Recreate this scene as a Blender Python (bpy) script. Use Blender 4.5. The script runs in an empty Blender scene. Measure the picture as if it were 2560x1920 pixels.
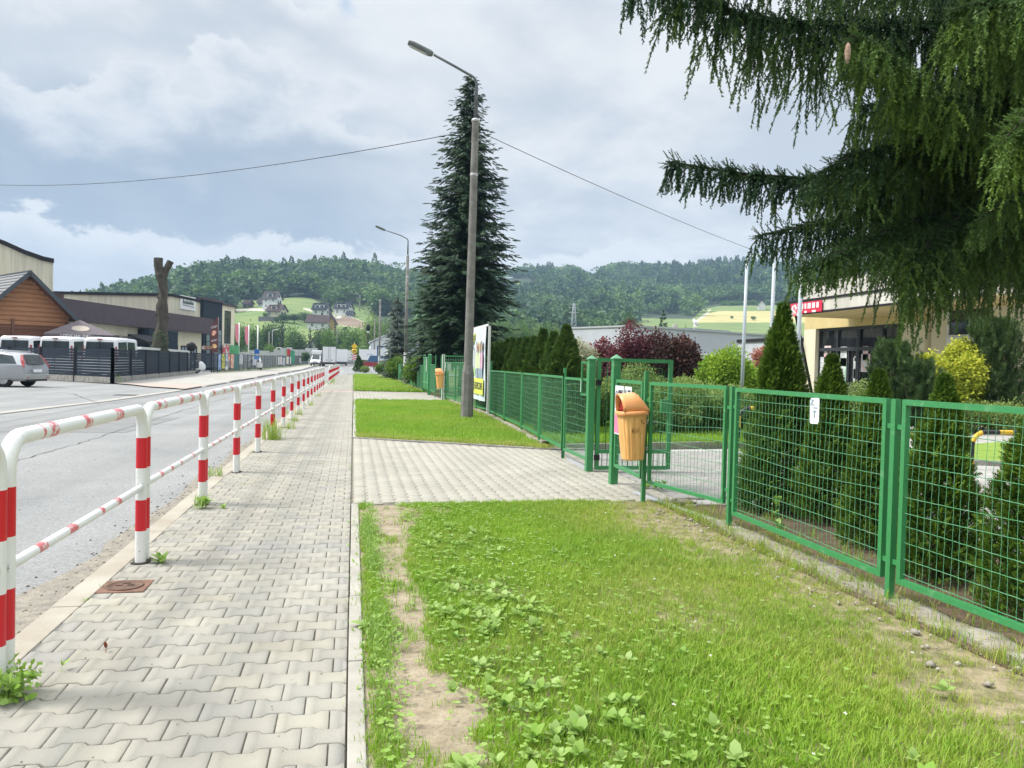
import bpy, bmesh, math, random
import numpy as np
from mathutils import Vector, Matrix
rad = math.radians
SC = bpy.context.scene
COL = SC.collection
random.seed(7); RNG = np.random.default_rng(7)

# ------------------------------------------------------------------ camera
CR = Vector((0.97970866, -0.19893307, 0.02442499))
CU = Vector((-0.01910181, 0.02863431, 0.99940742))
CF = Vector((0.19951458, 0.97959467, -0.0242533))
EYE = Vector((0, 0, 1.4))
cam = bpy.data.cameras.new('camera'); cam.sensor_width = 36; cam.lens = 1950 / 2560 * 36
cam.clip_start = 0.05; cam.clip_end = 6000
camo = bpy.data.objects.new('camera', cam); COL.objects.link(camo)
m3 = Matrix((CR, CU, -CF)).transposed()
camo.matrix_world = Matrix.Translation(EYE) @ m3.to_4x4()
SC.camera = camo

# ------------------------------------------------------------------ world, sun, exposure
EXPO = 0.35
SUN_EL, SUN_AZ = 50, -78          # azimuth clockwise from +Y
SC.view_settings.view_transform = 'Standard'; SC.view_settings.look = 'None'
SC.view_settings.exposure = EXPO; SC.view_settings.gamma = 1
W = bpy.data.worlds.new('World'); SC.world = W; W.use_nodes = True
def build_world():
    nt = W.node_tree; nt.nodes.clear(); N = nt.nodes.new; L = nt.links.new
    out = N('ShaderNodeOutputWorld'); bg = N('ShaderNodeBackground'); bg.inputs[1].default_value = 0.1
    L(bg.outputs[0], out.inputs[0])
    sky = N('ShaderNodeTexSky'); sky.sky_type = 'NISHITA'; sky.sun_disc = False
    sky.sun_elevation = rad(SUN_EL); sky.sun_rotation = rad(SUN_AZ)
    tc = N('ShaderNodeTexCoord'); sep = N('ShaderNodeSeparateXYZ'); L(tc.outputs['Generated'], sep.inputs[0])
    def M(op, a, b=None, c=None, clamp=False):
        n = N('ShaderNodeMath'); n.operation = op; n.use_clamp = clamp
        for i, v in enumerate((a, b, c)):
            if v is None: continue
            if isinstance(v, (int, float)): n.inputs[i].default_value = v
            else: L(v, n.inputs[i])
        return n.outputs[0]
    def MR(v, a, b, c=0., d=1.):
        n = N('ShaderNodeMapRange'); n.interpolation_type = 'SMOOTHSTEP'; L(v, n.inputs[0])
        for i, x in enumerate((a, b, c, d)): n.inputs[i + 1].default_value = x
        return n.outputs[0]
    def noise(vec, sc, det=6, ro=.55, dist=0.):
        n = N('ShaderNodeTexNoise'); L(vec, n.inputs['Vector']); n.inputs['Scale'].default_value = sc
        n.inputs['Detail'].default_value = det; n.inputs['Roughness'].default_value = ro; n.inputs['Distortion'].default_value = dist
        return n.outputs[0]
    def comb(x, y, z=0.):
        n = N('ShaderNodeCombineXYZ')
        for i, v in enumerate((x, y, z)):
            if isinstance(v, (int, float)): n.inputs[i].default_value = v
            else: L(v, n.inputs[i])
        return n.outputs[0]
    def mix(f, a, b):
        n = N('ShaderNodeMix'); n.data_type = 'RGBA'
        if isinstance(f, (int, float)): n.inputs[0].default_value = f
        else: L(f, n.inputs[0])
        for i, v in ((6, a), (7, b)):
            if isinstance(v, tuple): n.inputs[i].default_value = (*v, 1)
            else: L(v, n.inputs[i])
        return n.outputs[2]
    X, Y, Z = sep.outputs
    az = M('ARCTAN2', X, Y)
    zz = M('MAXIMUM', Z, 0.0)
    den = M('ADD', zz, 0.22)
    pv = comb(M('DIVIDE', X, den), M('DIVIDE', Y, den))
    n1 = noise(pv, 2.2, 8, .56, .25)
    n2 = noise(pv, .8, 4, .5, .3)
    soft = M('ADD', M('MULTIPLY', n1, .6), M('MULTIPLY', n2, .5))
    base = mix(MR(soft, .43, .63), (.63, .69, .76), (.91, .93, .945))
    # dark soft-bottomed layer on the left
    wob = noise(pv, 1.1, 5, .5, .3)
    e2 = M('ADD', zz, M('MULTIPLY', M('SUBTRACT', wob, .5), .16))
    band = M('MULTIPLY', MR(e2, .10, .15), MR(e2, .34, .19))
    band = M('MULTIPLY', band, MR(az, .16, -.12))
    base = mix(M('MULTIPLY', band, .78), base, (.36, .45, .565))
    # puffy cumulus banks with crisp tops
    ev = comb(M('MULTIPLY', az, 1.0), M('MULTIPLY', zz, 1.7), 3.3)
    big = noise(ev, 3.4, 2, .5)
    puff = noise(ev, 15., 7, .62, .25)
    def bank(h0, amp, lo, hi, offs):
        top = M('ADD', h0, M('ADD', M('MULTIPLY', M('SUBTRACT', big, .5), amp), M('MULTIPLY', M('SUBTRACT', puff, .5), .12 if offs else .10)))
        d = M('SUBTRACT', top, zz)
        edge = MR(d, 0., .012)
        body = MR(M('ADD', d, M('MULTIPLY', M('SUBTRACT', n1, .5), .09)), .0, .09)
        col = mix(body, hi, lo)
        return M('MULTIPLY', edge, MR(d, .16, .04)), col
    e0, c0 = bank(.40, .42, (.55, .62, .70), (.93, .945, .955), 1)
    base = mix(M('MULTIPLY', M('MULTIPLY', e0, MR(az, .30, -.10)), .70), base, c0)
    e1, c1 = bank(.275, .5, (.40, .49, .60), (.90, .92, .94), 1)
    base = mix(M('MULTIPLY', M('MULTIPLY', e1, MR(az, .22, -.08)), .85), base, c1)
    eb, cb = bank(.135, .16, (.54, .62, .72), (.92, .935, .95), 0)
    base = mix(M('MULTIPLY', eb, .92), base, cb)
    # a hole of blue
    hole = M('MULTIPLY', MR(M('ADD', M('ABSOLUTE', M('SUBTRACT', az, -.018)), M('MULTIPLY', M('SUBTRACT', puff, .5), .05)), .020, .0), MR(M('ABSOLUTE', M('SUBTRACT', zz, .405)), .022, .0))
    base = mix(M('MULTIPLY', hole, .45), base, (.22, .45, .78))
    # overcast light grows towards the zenith
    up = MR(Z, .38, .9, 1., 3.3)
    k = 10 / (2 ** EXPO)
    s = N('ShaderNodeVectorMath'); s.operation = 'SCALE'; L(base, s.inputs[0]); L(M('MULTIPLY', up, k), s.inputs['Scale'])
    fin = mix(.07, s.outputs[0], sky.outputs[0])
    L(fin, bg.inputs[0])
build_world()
sl = bpy.data.lights.new('sun', 'SUN'); sl.energy = 3.7; sl.angle = rad(13); sl.color = (1, .95, .86)
slo = bpy.data.objects.new('sun', sl); COL.objects.link(slo)
_sd = Vector((math.sin(rad(SUN_AZ)) * math.cos(rad(SUN_EL)), math.cos(rad(SUN_AZ)) * math.cos(rad(SUN_EL)), math.sin(rad(SUN_EL))))
slo.rotation_euler = (-_sd).to_track_quat('-Z', 'Y').to_euler()
SC.cycles.max_bounces = 6; SC.cycles.transparent_max_bounces = 8

# ------------------------------------------------------------------ photograph measurements -> world
KD = 2560 / 2212
def ray(x, y):
    return CF + CR * ((x * KD - 1280) / 1950) - CU * ((y * KD - 960) / 1950)
def P(x, y, Y):
    r = ray(x, y); return EYE + r * (Y / r.y)
def G(x, y, z=0.):
    r = ray(x, y); return EYE + r * ((z - 1.4) / r.z)
def XY(x, Y, y=780):            # point at forward distance Y seen at column x, on the ground
    p = P(x, y, Y); return Vector((p.x, Y, 0))
def gz(Y): return max(0., (Y - 110) * .0075)
def PX(p):
    d = Vector(p) - EYE; z = d.dot(CF)
    return ((1280 + 1950 * d.dot(CR) / z) / KD, (960 - 1950 * d.dot(CU) / z) / KD)
def on_line(x, A, B):           # where column x meets the vertical plane through A and B
    r = ray(x, 780); A = Vector(A[:2]); B = Vector(B[:2]); d = B - A
    den = r.x * d.y - r.y * d.x
    t = (A.x * d.y - A.y * d.x) / den
    return Vector((r.x * t, r.y * t, 0))

# ------------------------------------------------------------------ materials
def _n(nt, t): return nt.nodes.new(t)
def mat(name, col, rough=.7, col2=None, sc=8., det=5, bump=0., bsc=None, metal=0., spec=.4, attr=False, c3=None,
        stretch=None, lo=.35, hi=.65, trans=0., coord='Object', emit=0., attr_amt=1., coat=0.):
    m = bpy.data.materials.new(name); m.use_nodes = True; nt = m.node_tree; b = nt.nodes['Principled BSDF']
    out = nt.nodes['Material Output']
    b.inputs['Roughness'].default_value = rough; b.inputs['Metallic'].default_value = metal
    b.inputs['Specular IOR Level'].default_value = spec; b.inputs['Coat Weight'].default_value = coat
    L = nt.links.new
    if col2 is None: col2 = tuple(c * .86 for c in col)
    tc = _n(nt, 'ShaderNodeTexCoord'); vec = tc.outputs[coord]
    if stretch:
        mp = _n(nt, 'ShaderNodeMapping'); mp.inputs['Scale'].default_value = stretch; L(vec, mp.inputs[0]); vec = mp.outputs[0]
    no = _n(nt, 'ShaderNodeTexNoise'); no.inputs['Scale'].default_value = sc; no.inputs['Detail'].default_value = det; no.inputs['Roughness'].default_value = .6
    L(vec, no.inputs['Vector'])
    mr = _n(nt, 'ShaderNodeMapRange'); mr.inputs[1].default_value = lo; mr.inputs[2].default_value = hi; L(no.outputs[0], mr.inputs[0])
    mx = _n(nt, 'ShaderNodeMix'); mx.data_type = 'RGBA'; mx.inputs[6].default_value = (*col, 1); mx.inputs[7].default_value = (*col2, 1)
    L(mr.outputs[0], mx.inputs[0]); c = mx.outputs[2]
    if attr:
        at = _n(nt, 'ShaderNodeAttribute'); at.attribute_name = 'rnd'
        m2 = _n(nt, 'ShaderNodeMix'); m2.data_type = 'RGBA'; L(c, m2.inputs[6]); m2.inputs[7].default_value = (*(c3 or tuple(x * .6 for x in col)), 1)
        if attr_amt != 1.:
            mm = _n(nt, 'ShaderNodeMath'); mm.operation = 'MULTIPLY'; mm.inputs[1].default_value = attr_amt; L(at.outputs['Fac'], mm.inputs[0]); L(mm.outputs[0], m2.inputs[0])
        else: L(at.outputs['Fac'], m2.inputs[0])
        c = m2.outputs[2]
    L(c, b.inputs['Base Color'])
    if bump:
        bn = _n(nt, 'ShaderNodeTexNoise'); bn.inputs['Scale'].default_value = bsc or sc * 4; bn.inputs['Detail'].default_value = 4; L(vec, bn.inputs['Vector'])
        bu = _n(nt, 'ShaderNodeBump'); bu.inputs['Strength'].default_value = bump; bu.inputs['Distance'].default_value = .02
        L(bn.outputs[0], bu.inputs['Height']); L(bu.outputs[0], b.inputs['Normal'])
    if trans:
        tr = _n(nt, 'ShaderNodeBsdfTranslucent'); L(c, tr.inputs[0])
        ms = _n(nt, 'ShaderNodeMixShader'); ms.inputs[0].default_value = trans
        L(b.outputs[0], ms.inputs[1]); L(tr.outputs[0], ms.inputs[2]); L(ms.outputs[0], out.inputs[0])
    if emit:
        L(c, b.inputs['Emission Color']); b.inputs['Emission Strength'].default_value = emit
    return m
def glassy(name, col=(.02, .03, .035), rough=.06):
    return mat(name, col, rough, spec=.9)

# ------------------------------------------------------------------ object helpers
def tag(o, label=None, cat=None, group=None, kind=None):
    if label: o['label'] = label
    if cat: o['category'] = cat
    if group: o['group'] = group
    if kind: o['kind'] = kind
    return o
def thing(name, label, cat, loc=(0, 0, 0), rz=0., group=None):
    o = bpy.data.objects.new(name, None); o.empty_display_size = .1; COL.objects.link(o)
    o.location = loc; o.rotation_euler = (0, 0, rz); return tag(o, label, cat, group)
class MB:
    def __init__(s): s.v = []; s.f = []; s.m = []; s.sm = []; s.M = Matrix.Identity(4)
    def at(s, loc=(0, 0, 0), rz=0., rx=0., ry=0.):
        s.M = Matrix.Translation(loc) @ Matrix.Rotation(rz, 4, 'Z') @ Matrix.Rotation(ry, 4, 'Y') @ Matrix.Rotation(rx, 4, 'X'); return s
    def add(s, vs, fs, mi=0, smooth=False):
        n = len(s.v); s.v += [tuple(s.M @ Vector(v)) for v in vs]
        s.f += [tuple(n + i for i in f) for f in fs]; s.m += [mi] * len(fs); s.sm += [smooth] * len(fs); return s
    def box(s, x0, x1, y0, y1, z0, z1, mi=0):
        return s.add([(x0, y0, z0), (x1, y0, z0), (x1, y1, z0), (x0, y1, z0), (x0, y0, z1), (x1, y0, z1), (x1, y1, z1), (x0, y1, z1)],
                     [(0, 3, 2, 1), (4, 5, 6, 7), (0, 1, 5, 4), (1, 2, 6, 5), (2, 3, 7, 6), (3, 0, 4, 7)], mi)
    def bar(s, a, b, w, h, mi=0):        # square bar between two points (w sideways, h upward)
        a = Vector(a); b = Vector(b); d = (b - a).normalized()
        u = Vector((0, 0, 1)) if abs(d.z) < .9 else Vector((0, 1, 0))
        sd = d.cross(u).normalized(); up = sd.cross(d).normalized()
        vs = [p + sd * (sx * w / 2) + up * (sz * h / 2) for p in (a, b) for sx, sz in ((-1, -1), (1, -1), (1, 1), (-1, 1))]
        return s.add(vs, [(0, 3, 2, 1), (4, 5, 6, 7), (0, 1, 5, 4), (1, 2, 6, 5), (2, 3, 7, 6), (3, 0, 4, 7)], mi)
    def tube(s, pts, r, n=10, mi=0, cap=True, smooth=True):
        pts = [Vector(p) for p in pts]; k = len(pts)
        rs = r if isinstance(r, (list, tuple)) else [r] * k
        ms = mi if isinstance(mi, (list, tuple)) else [mi] * (k - 1)
        rings = []; prev = None
        for i, p in enumerate(pts):
            d = (pts[min(i + 1, k - 1)] - pts[max(i - 1, 0)])
            d = d.normalized() if d.length > 1e-9 else Vector((0, 0, 1))
            if prev is None:
                u = Vector((0, 0, 1)) if abs(d.z) < .9 else Vector((1, 0, 0)); x = d.cross(u).normalized()
            else: x = (prev - d * prev.dot(d)).normalized()
            prev = x; y = d.cross(x)
            rings.append([p + (x * math.cos(t) + y * math.sin(t)) * rs[i] for t in [2 * math.pi * j / n for j in range(n)]])
        vs = [v for r_ in rings for v in r_]
        for i in range(k - 1):
            pass
        n0 = len(s.v); s.v += [tuple(s.M @ v) for v in vs]
        for i in range(k - 1):
            for j in range(n):
                a = i * n + j; b = i * n + (j + 1) % n
                s.f.append((n0 + a, n0 + b, n0 + b + n, n0 + a + n)); s.m.append(ms[i]); s.sm.append(smooth)
        if cap:
            s.f.append(tuple(n0 + j for j in range(n - 1, -1, -1))); s.m.append(ms[0]); s.sm.append(False)
            s.f.append(tuple(n0 + (k - 1) * n + j for j in range(n))); s.m.append(ms[-1]); s.sm.append(False)
        return s
    def lathe(s, prof, n=16, mi=0, smooth=True):
        vs = []; fs = []
        for r, z in prof: vs += [(r * math.cos(2 * math.pi * j / n), r * math.sin(2 * math.pi * j / n), z) for j in range(n)]
        k = len(prof)
        for i in range(k - 1):
            for j in range(n): fs.append((i * n + j, i * n + (j + 1) % n, (i + 1) * n + (j + 1) % n, (i + 1) * n + j))
        fs.append(tuple(range(n - 1, -1, -1))); fs.append(tuple((k - 1) * n + j for j in range(n)))
        return s.add(vs, fs, mi, smooth)
    def prism(s, poly, a, b, axis='y', mi=0, smooth=False):   # polygon in the two other axes, extruded a..b
        n = len(poly)
        def mk(p, t):
            return {'y': (p[0], t, p[1]), 'x': (t, p[0], p[1]), 'z': (p[0], p[1], t)}[axis]
        vs = [mk(p, a) for p in poly] + [mk(p, b) for p in poly]
        fs = [tuple(range(n)), tuple(range(2 * n - 1, n - 1, -1))] + [(j, j + n, (j + 1) % n + n, (j + 1) % n) for j in range(n)]
        return s.add(vs, fs, mi, smooth)
    def build(s, name, mats, parent=None, bevel=0., **kw):
        me = bpy.data.meshes.new(name); me.from_pydata(s.v, [], s.f)
        if not isinstance(mats, (list, tuple)): mats = [mats]
        for m in mats: me.materials.append(m)
        me.polygons.foreach_set('material_index', s.m); me.polygons.foreach_set('use_smooth', s.sm)
        bm = bmesh.new(); bm.from_mesh(me); bmesh.ops.recalc_face_normals(bm, faces=bm.faces); bm.to_mesh(me); bm.free()
        o = bpy.data.objects.new(name, me); COL.objects.link(o)
        if parent: o.parent = parent
        if bevel:
            bv = o.modifiers.new('bevel', 'BEVEL'); bv.width = bevel; bv.segments = 2; bv.limit_method = 'ANGLE'
        return tag(o, **kw) if kw else o
def tri_obj(name, V, T, mats, parent=None, rnd=None, mi=None, smooth=False, **kw):
    V = np.asarray(V, np.float32); T = np.asarray(T, np.int32)
    me = bpy.data.meshes.new(name); me.vertices.add(len(V)); me.vertices.foreach_set('co', V.ravel())
    k = T.shape[1]
    me.loops.add(T.size); me.loops.foreach_set('vertex_index', T.ravel())
    me.polygons.add(len(T)); me.polygons.foreach_set('loop_start', np.arange(0, T.size, k, dtype=np.int32))
    if mi is not None: me.polygons.foreach_set('material_index', np.asarray(mi, np.int32))
    if smooth: me.polygons.foreach_set('use_smooth', np.ones(len(T), bool))
    me.update(calc_edges=True)
    if rnd is not None:
        a = me.attributes.new('rnd', 'FLOAT', 'POINT'); a.data.foreach_set('value', np.asarray(rnd, np.float32))
    for m in (mats if isinstance(mats, (list, tuple)) else [mats]): me.materials.append(m)
    o = bpy.data.objects.new(name, me); COL.objects.link(o)
    if parent: o.parent = parent
    return tag(o, **kw) if kw else o
def scatter(temps, pick, R, T, rnd):
    """temps: list of (V,F[,r]) templates; R (n,3,3) T (n,3)"""
    Vs = []; Fs = []; Rn = []; off = 0
    for k, tp in enumerate(temps):
        idx = np.nonzero(pick == k)[0]
        if not len(idx): continue
        tv, tf = tp[0], tp[1]
        v = np.einsum('nij,vj->nvi', R[idx], tv) + T[idx][:, None, :]
        Vs.append(v.reshape(-1, 3))
        f = tf[None] + (np.arange(len(idx)) * len(tv))[:, None, None] + off
        Fs.append(f.reshape(-1, tf.shape[1])); off += len(idx) * len(tv)
        rr = np.repeat(rnd[idx], len(tv))
        if len(tp) > 2: rr = rr + np.tile(tp[2], len(idx))
        Rn.append(rr)
    return np.concatenate(Vs), np.concatenate(Fs), np.clip(np.concatenate(Rn), 0, 1)
def rotz(a):
    c, s = np.cos(a), np.sin(a); R = np.zeros((len(a), 3, 3)); R[:, 0, 0] = c; R[:, 0, 1] = -s; R[:, 1, 0] = s; R[:, 1, 1] = c; R[:, 2, 2] = 1; return R
def rotx(a):
    c, s = np.cos(a), np.sin(a); R = np.zeros((len(a), 3, 3)); R[:, 1, 1] = c; R[:, 1, 2] = -s; R[:, 2, 1] = s; R[:, 2, 2] = c; R[:, 0, 0] = 1; return R
def roty(a):
    c, s = np.cos(a), np.sin(a); R = np.zeros((len(a), 3, 3)); R[:, 0, 0] = c; R[:, 0, 2] = s; R[:, 2, 0] = -s; R[:, 2, 2] = c; R[:, 1, 1] = 1; return R
def frames(d, up=None, roll=None):
    """rotation matrices whose +Y column is d"""
    d = d / np.linalg.norm(d, axis=1, keepdims=True)
    u = np.tile([0, 0, 1.], (len(d), 1)) if up is None else up
    par = np.abs((d * u).sum(1)) > .98; u = u.copy(); u[par] = [1, 0, 0]
    x = np.cross(d, u); x /= np.linalg.norm(x, axis=1, keepdims=True); z = np.cross(x, d)
    if roll is not None:
        c, s = np.cos(roll)[:, None], np.sin(roll)[:, None]; x, z = x * c + z * s, z * c - x * s
    return np.stack([x, d, z], axis=2)
def copy_thing(root, loc, rz=None, label=None, group=None, scale=None):
    r = root.copy(); COL.objects.link(r); r.location = loc
    if rz is not None: r.rotation_euler = (0, 0, rz)
    if scale is not None: r.scale = scale if isinstance(scale, tuple) else (scale,) * 3
    if label: r['label'] = label
    if group: r['group'] = group
    for ch in list(root.children):
        c = ch.copy(); COL.objects.link(c); c.parent = r
        for g in list(ch.children):
            d = g.copy(); COL.objects.link(d); d.parent = c
    return r
def text(s, size, mtx, m, parent, name='lettering', ext=.002, sx=1., align='CENTER'):
    cu = bpy.data.curves.new(name, 'FONT'); cu.body = s; cu.size = size; cu.extrude = ext; cu.align_x = align; cu.align_y = 'CENTER'
    t = bpy.data.objects.new(name, cu); COL.objects.link(t); bpy.context.view_layer.update()
    me = bpy.data.meshes.new_from_object(t.evaluated_get(bpy.context.evaluated_depsgraph_get()))
    bpy.data.objects.remove(t); bpy.data.curves.remove(cu)
    me.transform(Matrix.Diagonal((sx, 1, 1, 1))); me.transform(mtx)
    me.materials.clear(); me.materials.append(m)
    o = bpy.data.objects.new(name, me); COL.objects.link(o); o.parent = parent; return o
def face_m(origin, right, up=(0, 0, 1)):   # matrix taking text plane to a plane with given right and up
    r = Vector(right).normalized(); u = Vector(up).normalized(); n = r.cross(u).normalized(); u = n.cross(r)
    m = Matrix((r, u, n)).transposed().to_4x4(); m.translation = Vector(origin); return m
ORD = ['first', 'second', 'third', 'fourth', 'fifth', 'sixth', 'seventh', 'eighth', 'ninth', 'tenth', 'eleventh', 'twelfth', 'thirteenth',
       'fourteenth', 'fifteenth', 'sixteenth', 'seventeenth', 'eighteenth', 'nineteenth', 'twentieth']
# ================================================================== GROUND
M_conc = mat('concrete_kerb', (.385, .365, .32), .85, (.28, .265, .23), sc=3, bump=.15, bsc=60)
M_concd = mat('weathered_concrete', (.33, .32, .30), .9, (.20, .19, .17), sc=5, bump=.4, bsc=40)
M_pave = mat('paving_block', (.37, .35, .29), .85, (.285, .265, .215), sc=1.7, det=8, bump=.3, bsc=160, attr=True, c3=(.26, .255, .24), attr_amt=.8)
M_pavex = mat('crossing_block', (.385, .365, .31), .85, (.30, .285, .235), sc=1.3, det=8, bump=.3, bsc=160, attr=True, c3=(.31, .295, .26), attr_amt=.6)
M_pink = mat('pink_block', (.42, .33, .29), .85, (.37, .29, .255), sc=2, attr=True, c3=(.42, .33, .30))
M_sand = mat('joint_sand', (.20, .18, .145), .95, (.12, .11, .085), sc=9)
M_soil = mat('bare_soil', (.36, .30, .215), .95, (.23, .19, .13), sc=7, det=8, bump=.7, bsc=45)
M_soild = mat('needle_litter', (.17, .12, .08), .95, (.10, .075, .05), sc=9, det=8, bump=.8, bsc=60)
M_field = mat('lawn_soil', (.10, .13, .03), .95, (.16, .15, .06), sc=2, det=6)

def asphalt():
    m = mat('asphalt', (.275, .278, .272), .9, (.225, .23, .23), sc=.45, det=8, bump=.5, bsc=140)
    nt = m.node_tree; b = nt.nodes['Principled BSDF']; src = b.inputs['Base Color'].links[0].from_socket
    tc = _n(nt, 'ShaderNodeTexCoord')
    n2 = _n(nt, 'ShaderNodeTexNoise'); n2.inputs['Scale'].default_value = 55; n2.inputs['Detail'].default_value = 3; nt.links.new(tc.outputs['Object'], n2.inputs['Vector'])
    mr = _n(nt, 'ShaderNodeMapRange'); mr.inputs[1].default_value = .3; mr.inputs[2].default_value = .7; mr.inputs[3].default_value = .72; mr.inputs[4].default_value = 1.22; nt.links.new(n2.outputs[0], mr.inputs[0])
    # long soft wear streaks along the driving direction
    mp = _n(nt, 'ShaderNodeMapping'); mp.inputs['Scale'].default_value = (1.1, .035, 1); nt.links.new(tc.outputs['Object'], mp.inputs[0])
    n3 = _n(nt, 'ShaderNodeTexNoise'); n3.inputs['Scale'].default_value = 1.; n3.inputs['Detail'].default_value = 5; nt.links.new(mp.outputs[0], n3.inputs['Vector'])
    m3_ = _n(nt, 'ShaderNodeMapRange'); m3_.inputs[1].default_value = .35; m3_.inputs[2].default_value = .65; m3_.inputs[3].default_value = .88; m3_.inputs[4].default_value = 1.08; nt.links.new(n3.outputs[0], m3_.inputs[0])
    mu = _n(nt, 'ShaderNodeMath'); mu.operation = 'MULTIPLY'; nt.links.new(mr.outputs[0], mu.inputs[0]); nt.links.new(m3_.outputs[0], mu.inputs[1])
    vm = _n(nt, 'ShaderNodeVectorMath'); vm.operation = 'SCALE'; nt.links.new(src, vm.inputs[0]); nt.links.new(mu.outputs[0], vm.inputs['Scale'])
    nt.links.new(vm.outputs[0], b.inputs['Base Color']); return m
M_asph = asphalt()
M_seam = mat('tar_seam', (.085, .085, .085), .85, (.13, .13, .12), sc=6)

def sheet(name, poly, z, m, kind='structure', th=0., far=False, **kw):
    mb = MB(); n = len(poly)
    if not th: mb.add([(x, y, z + (gz(y) if far else 0)) for x, y in poly], [tuple(range(n))])
    else: mb.prism([(x, y) for x, y in poly], z - th, z, 'z')
    return mb.build(name, m, kind=kind, **kw)
def strip(name, left, right, ys, z, m, kind='structure'):    # long strip that follows the gentle rise
    mb = MB(); vs = []; fs = []
    for y in ys: vs += [(left(y), y, z + gz(y)), (right(y), y, z + gz(y))]
    for i in range(len(ys) - 1): fs.append((2 * i, 2 * i + 1, 2 * i + 3, 2 * i + 2))
    return mb.add(vs, fs).build(name, m, kind=kind)

# ---- terrain: ground to r=250, hills beyond
def ae(x, y):
    r = ray(x, y); return math.atan2(r.x, r.y), r.z / math.hypot(r.x, r.y)
_crest = [(-420, 720, 600), (-60, 690, 600), (120, 684, 600), (190, 672, 600), (260, 658, 590), (340, 637, 590), (400, 614, 600), (450, 601, 610), (520, 596, 620), (600, 595, 620), (700, 588, 640),
          (765, 588, 650), (850, 604, 680), (900, 606, 720), (1000, 606, 800), (1100, 606, 850), (1150, 598, 880), (1260, 588, 920), (1350, 588, 950), (1420, 590, 950),
          (1520, 588, 960), (1600, 582, 980), (1750, 580, 1000), (2000, 600, 1000), (2300, 640, 1000), (2700, 720, 1000)]
_ca = np.array([(ae(a, b)[0], ae(a, b)[1], c) for a, b, c in _crest])
R0 = 250.
def hill_z(az, r):
    az = np.asarray(az, float); r = np.asarray(r, float)
    ec = np.interp(az, _ca[:, 0], _ca[:, 1]); rc = np.interp(az, _ca[:, 0], _ca[:, 2])
    t = np.clip((r - R0) / (rc - R0), 0, None)
    sh = np.where(t <= 1, np.power(np.minimum(t, 1), .64), 1 - .5 * (t - 1) ** 1.2)
    e = ec * sh
    side = np.clip((1.15 - np.abs(az)) / .35, 0, 1)
    z = (1.4 + e * r) * side + 1.05 * (1 - side)
    und = 1.6 * np.sin(az * 23 + r * .011) * np.clip(t * 3, 0, 1) + 1.0 * np.sin(az * 51 - r * .017) * np.clip(t * 3, 0, 1)
    base = np.clip((r - 110) * .0075, 0, None)
    return np.where(t <= 0, base, np.maximum(z + und * side, base * .5) * np.clip(t * 25, 0, 1) + base * (1 - np.clip(t * 25, 0, 1)))
def hit(x, y):                       # point of the hillside seen at a photo position
    a, e = ae(x, y)
    for r in np.arange(R0, 1300, 2.):
        if hill_z(a, r) >= 1.4 + e * r: break
    return Vector((math.sin(a) * r, math.cos(a) * r, float(hill_z(a, r))))
def inpoly(px, py, poly):
    c = np.zeros(px.shape, bool); j = len(poly) - 1
    for i in range(len(poly)):
        xi, yi = poly[i]; xj, yj = poly[j]
        c ^= ((yi > py) != (yj > py)) & (px < (xj - xi) * (py - yi) / (yj - yi + 1e-9) + xi); j = i
    return c
def PXn(V):
    d = V - np.array(EYE); z = d @ np.array(CF)
    return (1280 + 1950 * (d @ np.array(CR)) / z) / KD, (960 - 1950 * (d @ np.array(CU)) / z) / KD
MEAD = [[(490, 648), (575, 648), (640, 641), (675, 645), (705, 662), (770, 655), (800, 655), (815, 700), (800, 760), (640, 740), (490, 750)],
        [(1080, 606), (1120, 609), (1178, 626), (1165, 640), (1084, 634)], [(1252, 592), (1295, 592), (1292, 607), (1250, 606)],
        [(1366, 687), (1498, 689), (1512, 668), (1560, 660), (2000, 655), (2000, 760), (1366, 760)]]
GOLD = [(1504, 697), (1528, 677), (1555, 672), (1760, 671), (2000, 671), (2000, 697)]
ROADP = [[(508, 668), (560, 666), (600, 668), (600, 671), (508, 673)], [(655, 664), (700, 674), (722, 682), (722, 690), (696, 680), (655, 668)], [(722, 690), (745, 668), (751, 668), (735, 688)],
         [(1498, 706), (1500, 694), (1525, 676), (1533, 668), (1536, 668), (1530, 677), (1506, 696), (1506, 706)]]
DIRT = [[(722, 684), (755, 684), (800, 700), (795, 712), (760, 706), (720, 700)], [(735, 720), (800, 726), (800, 736), (735, 730)]]
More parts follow.
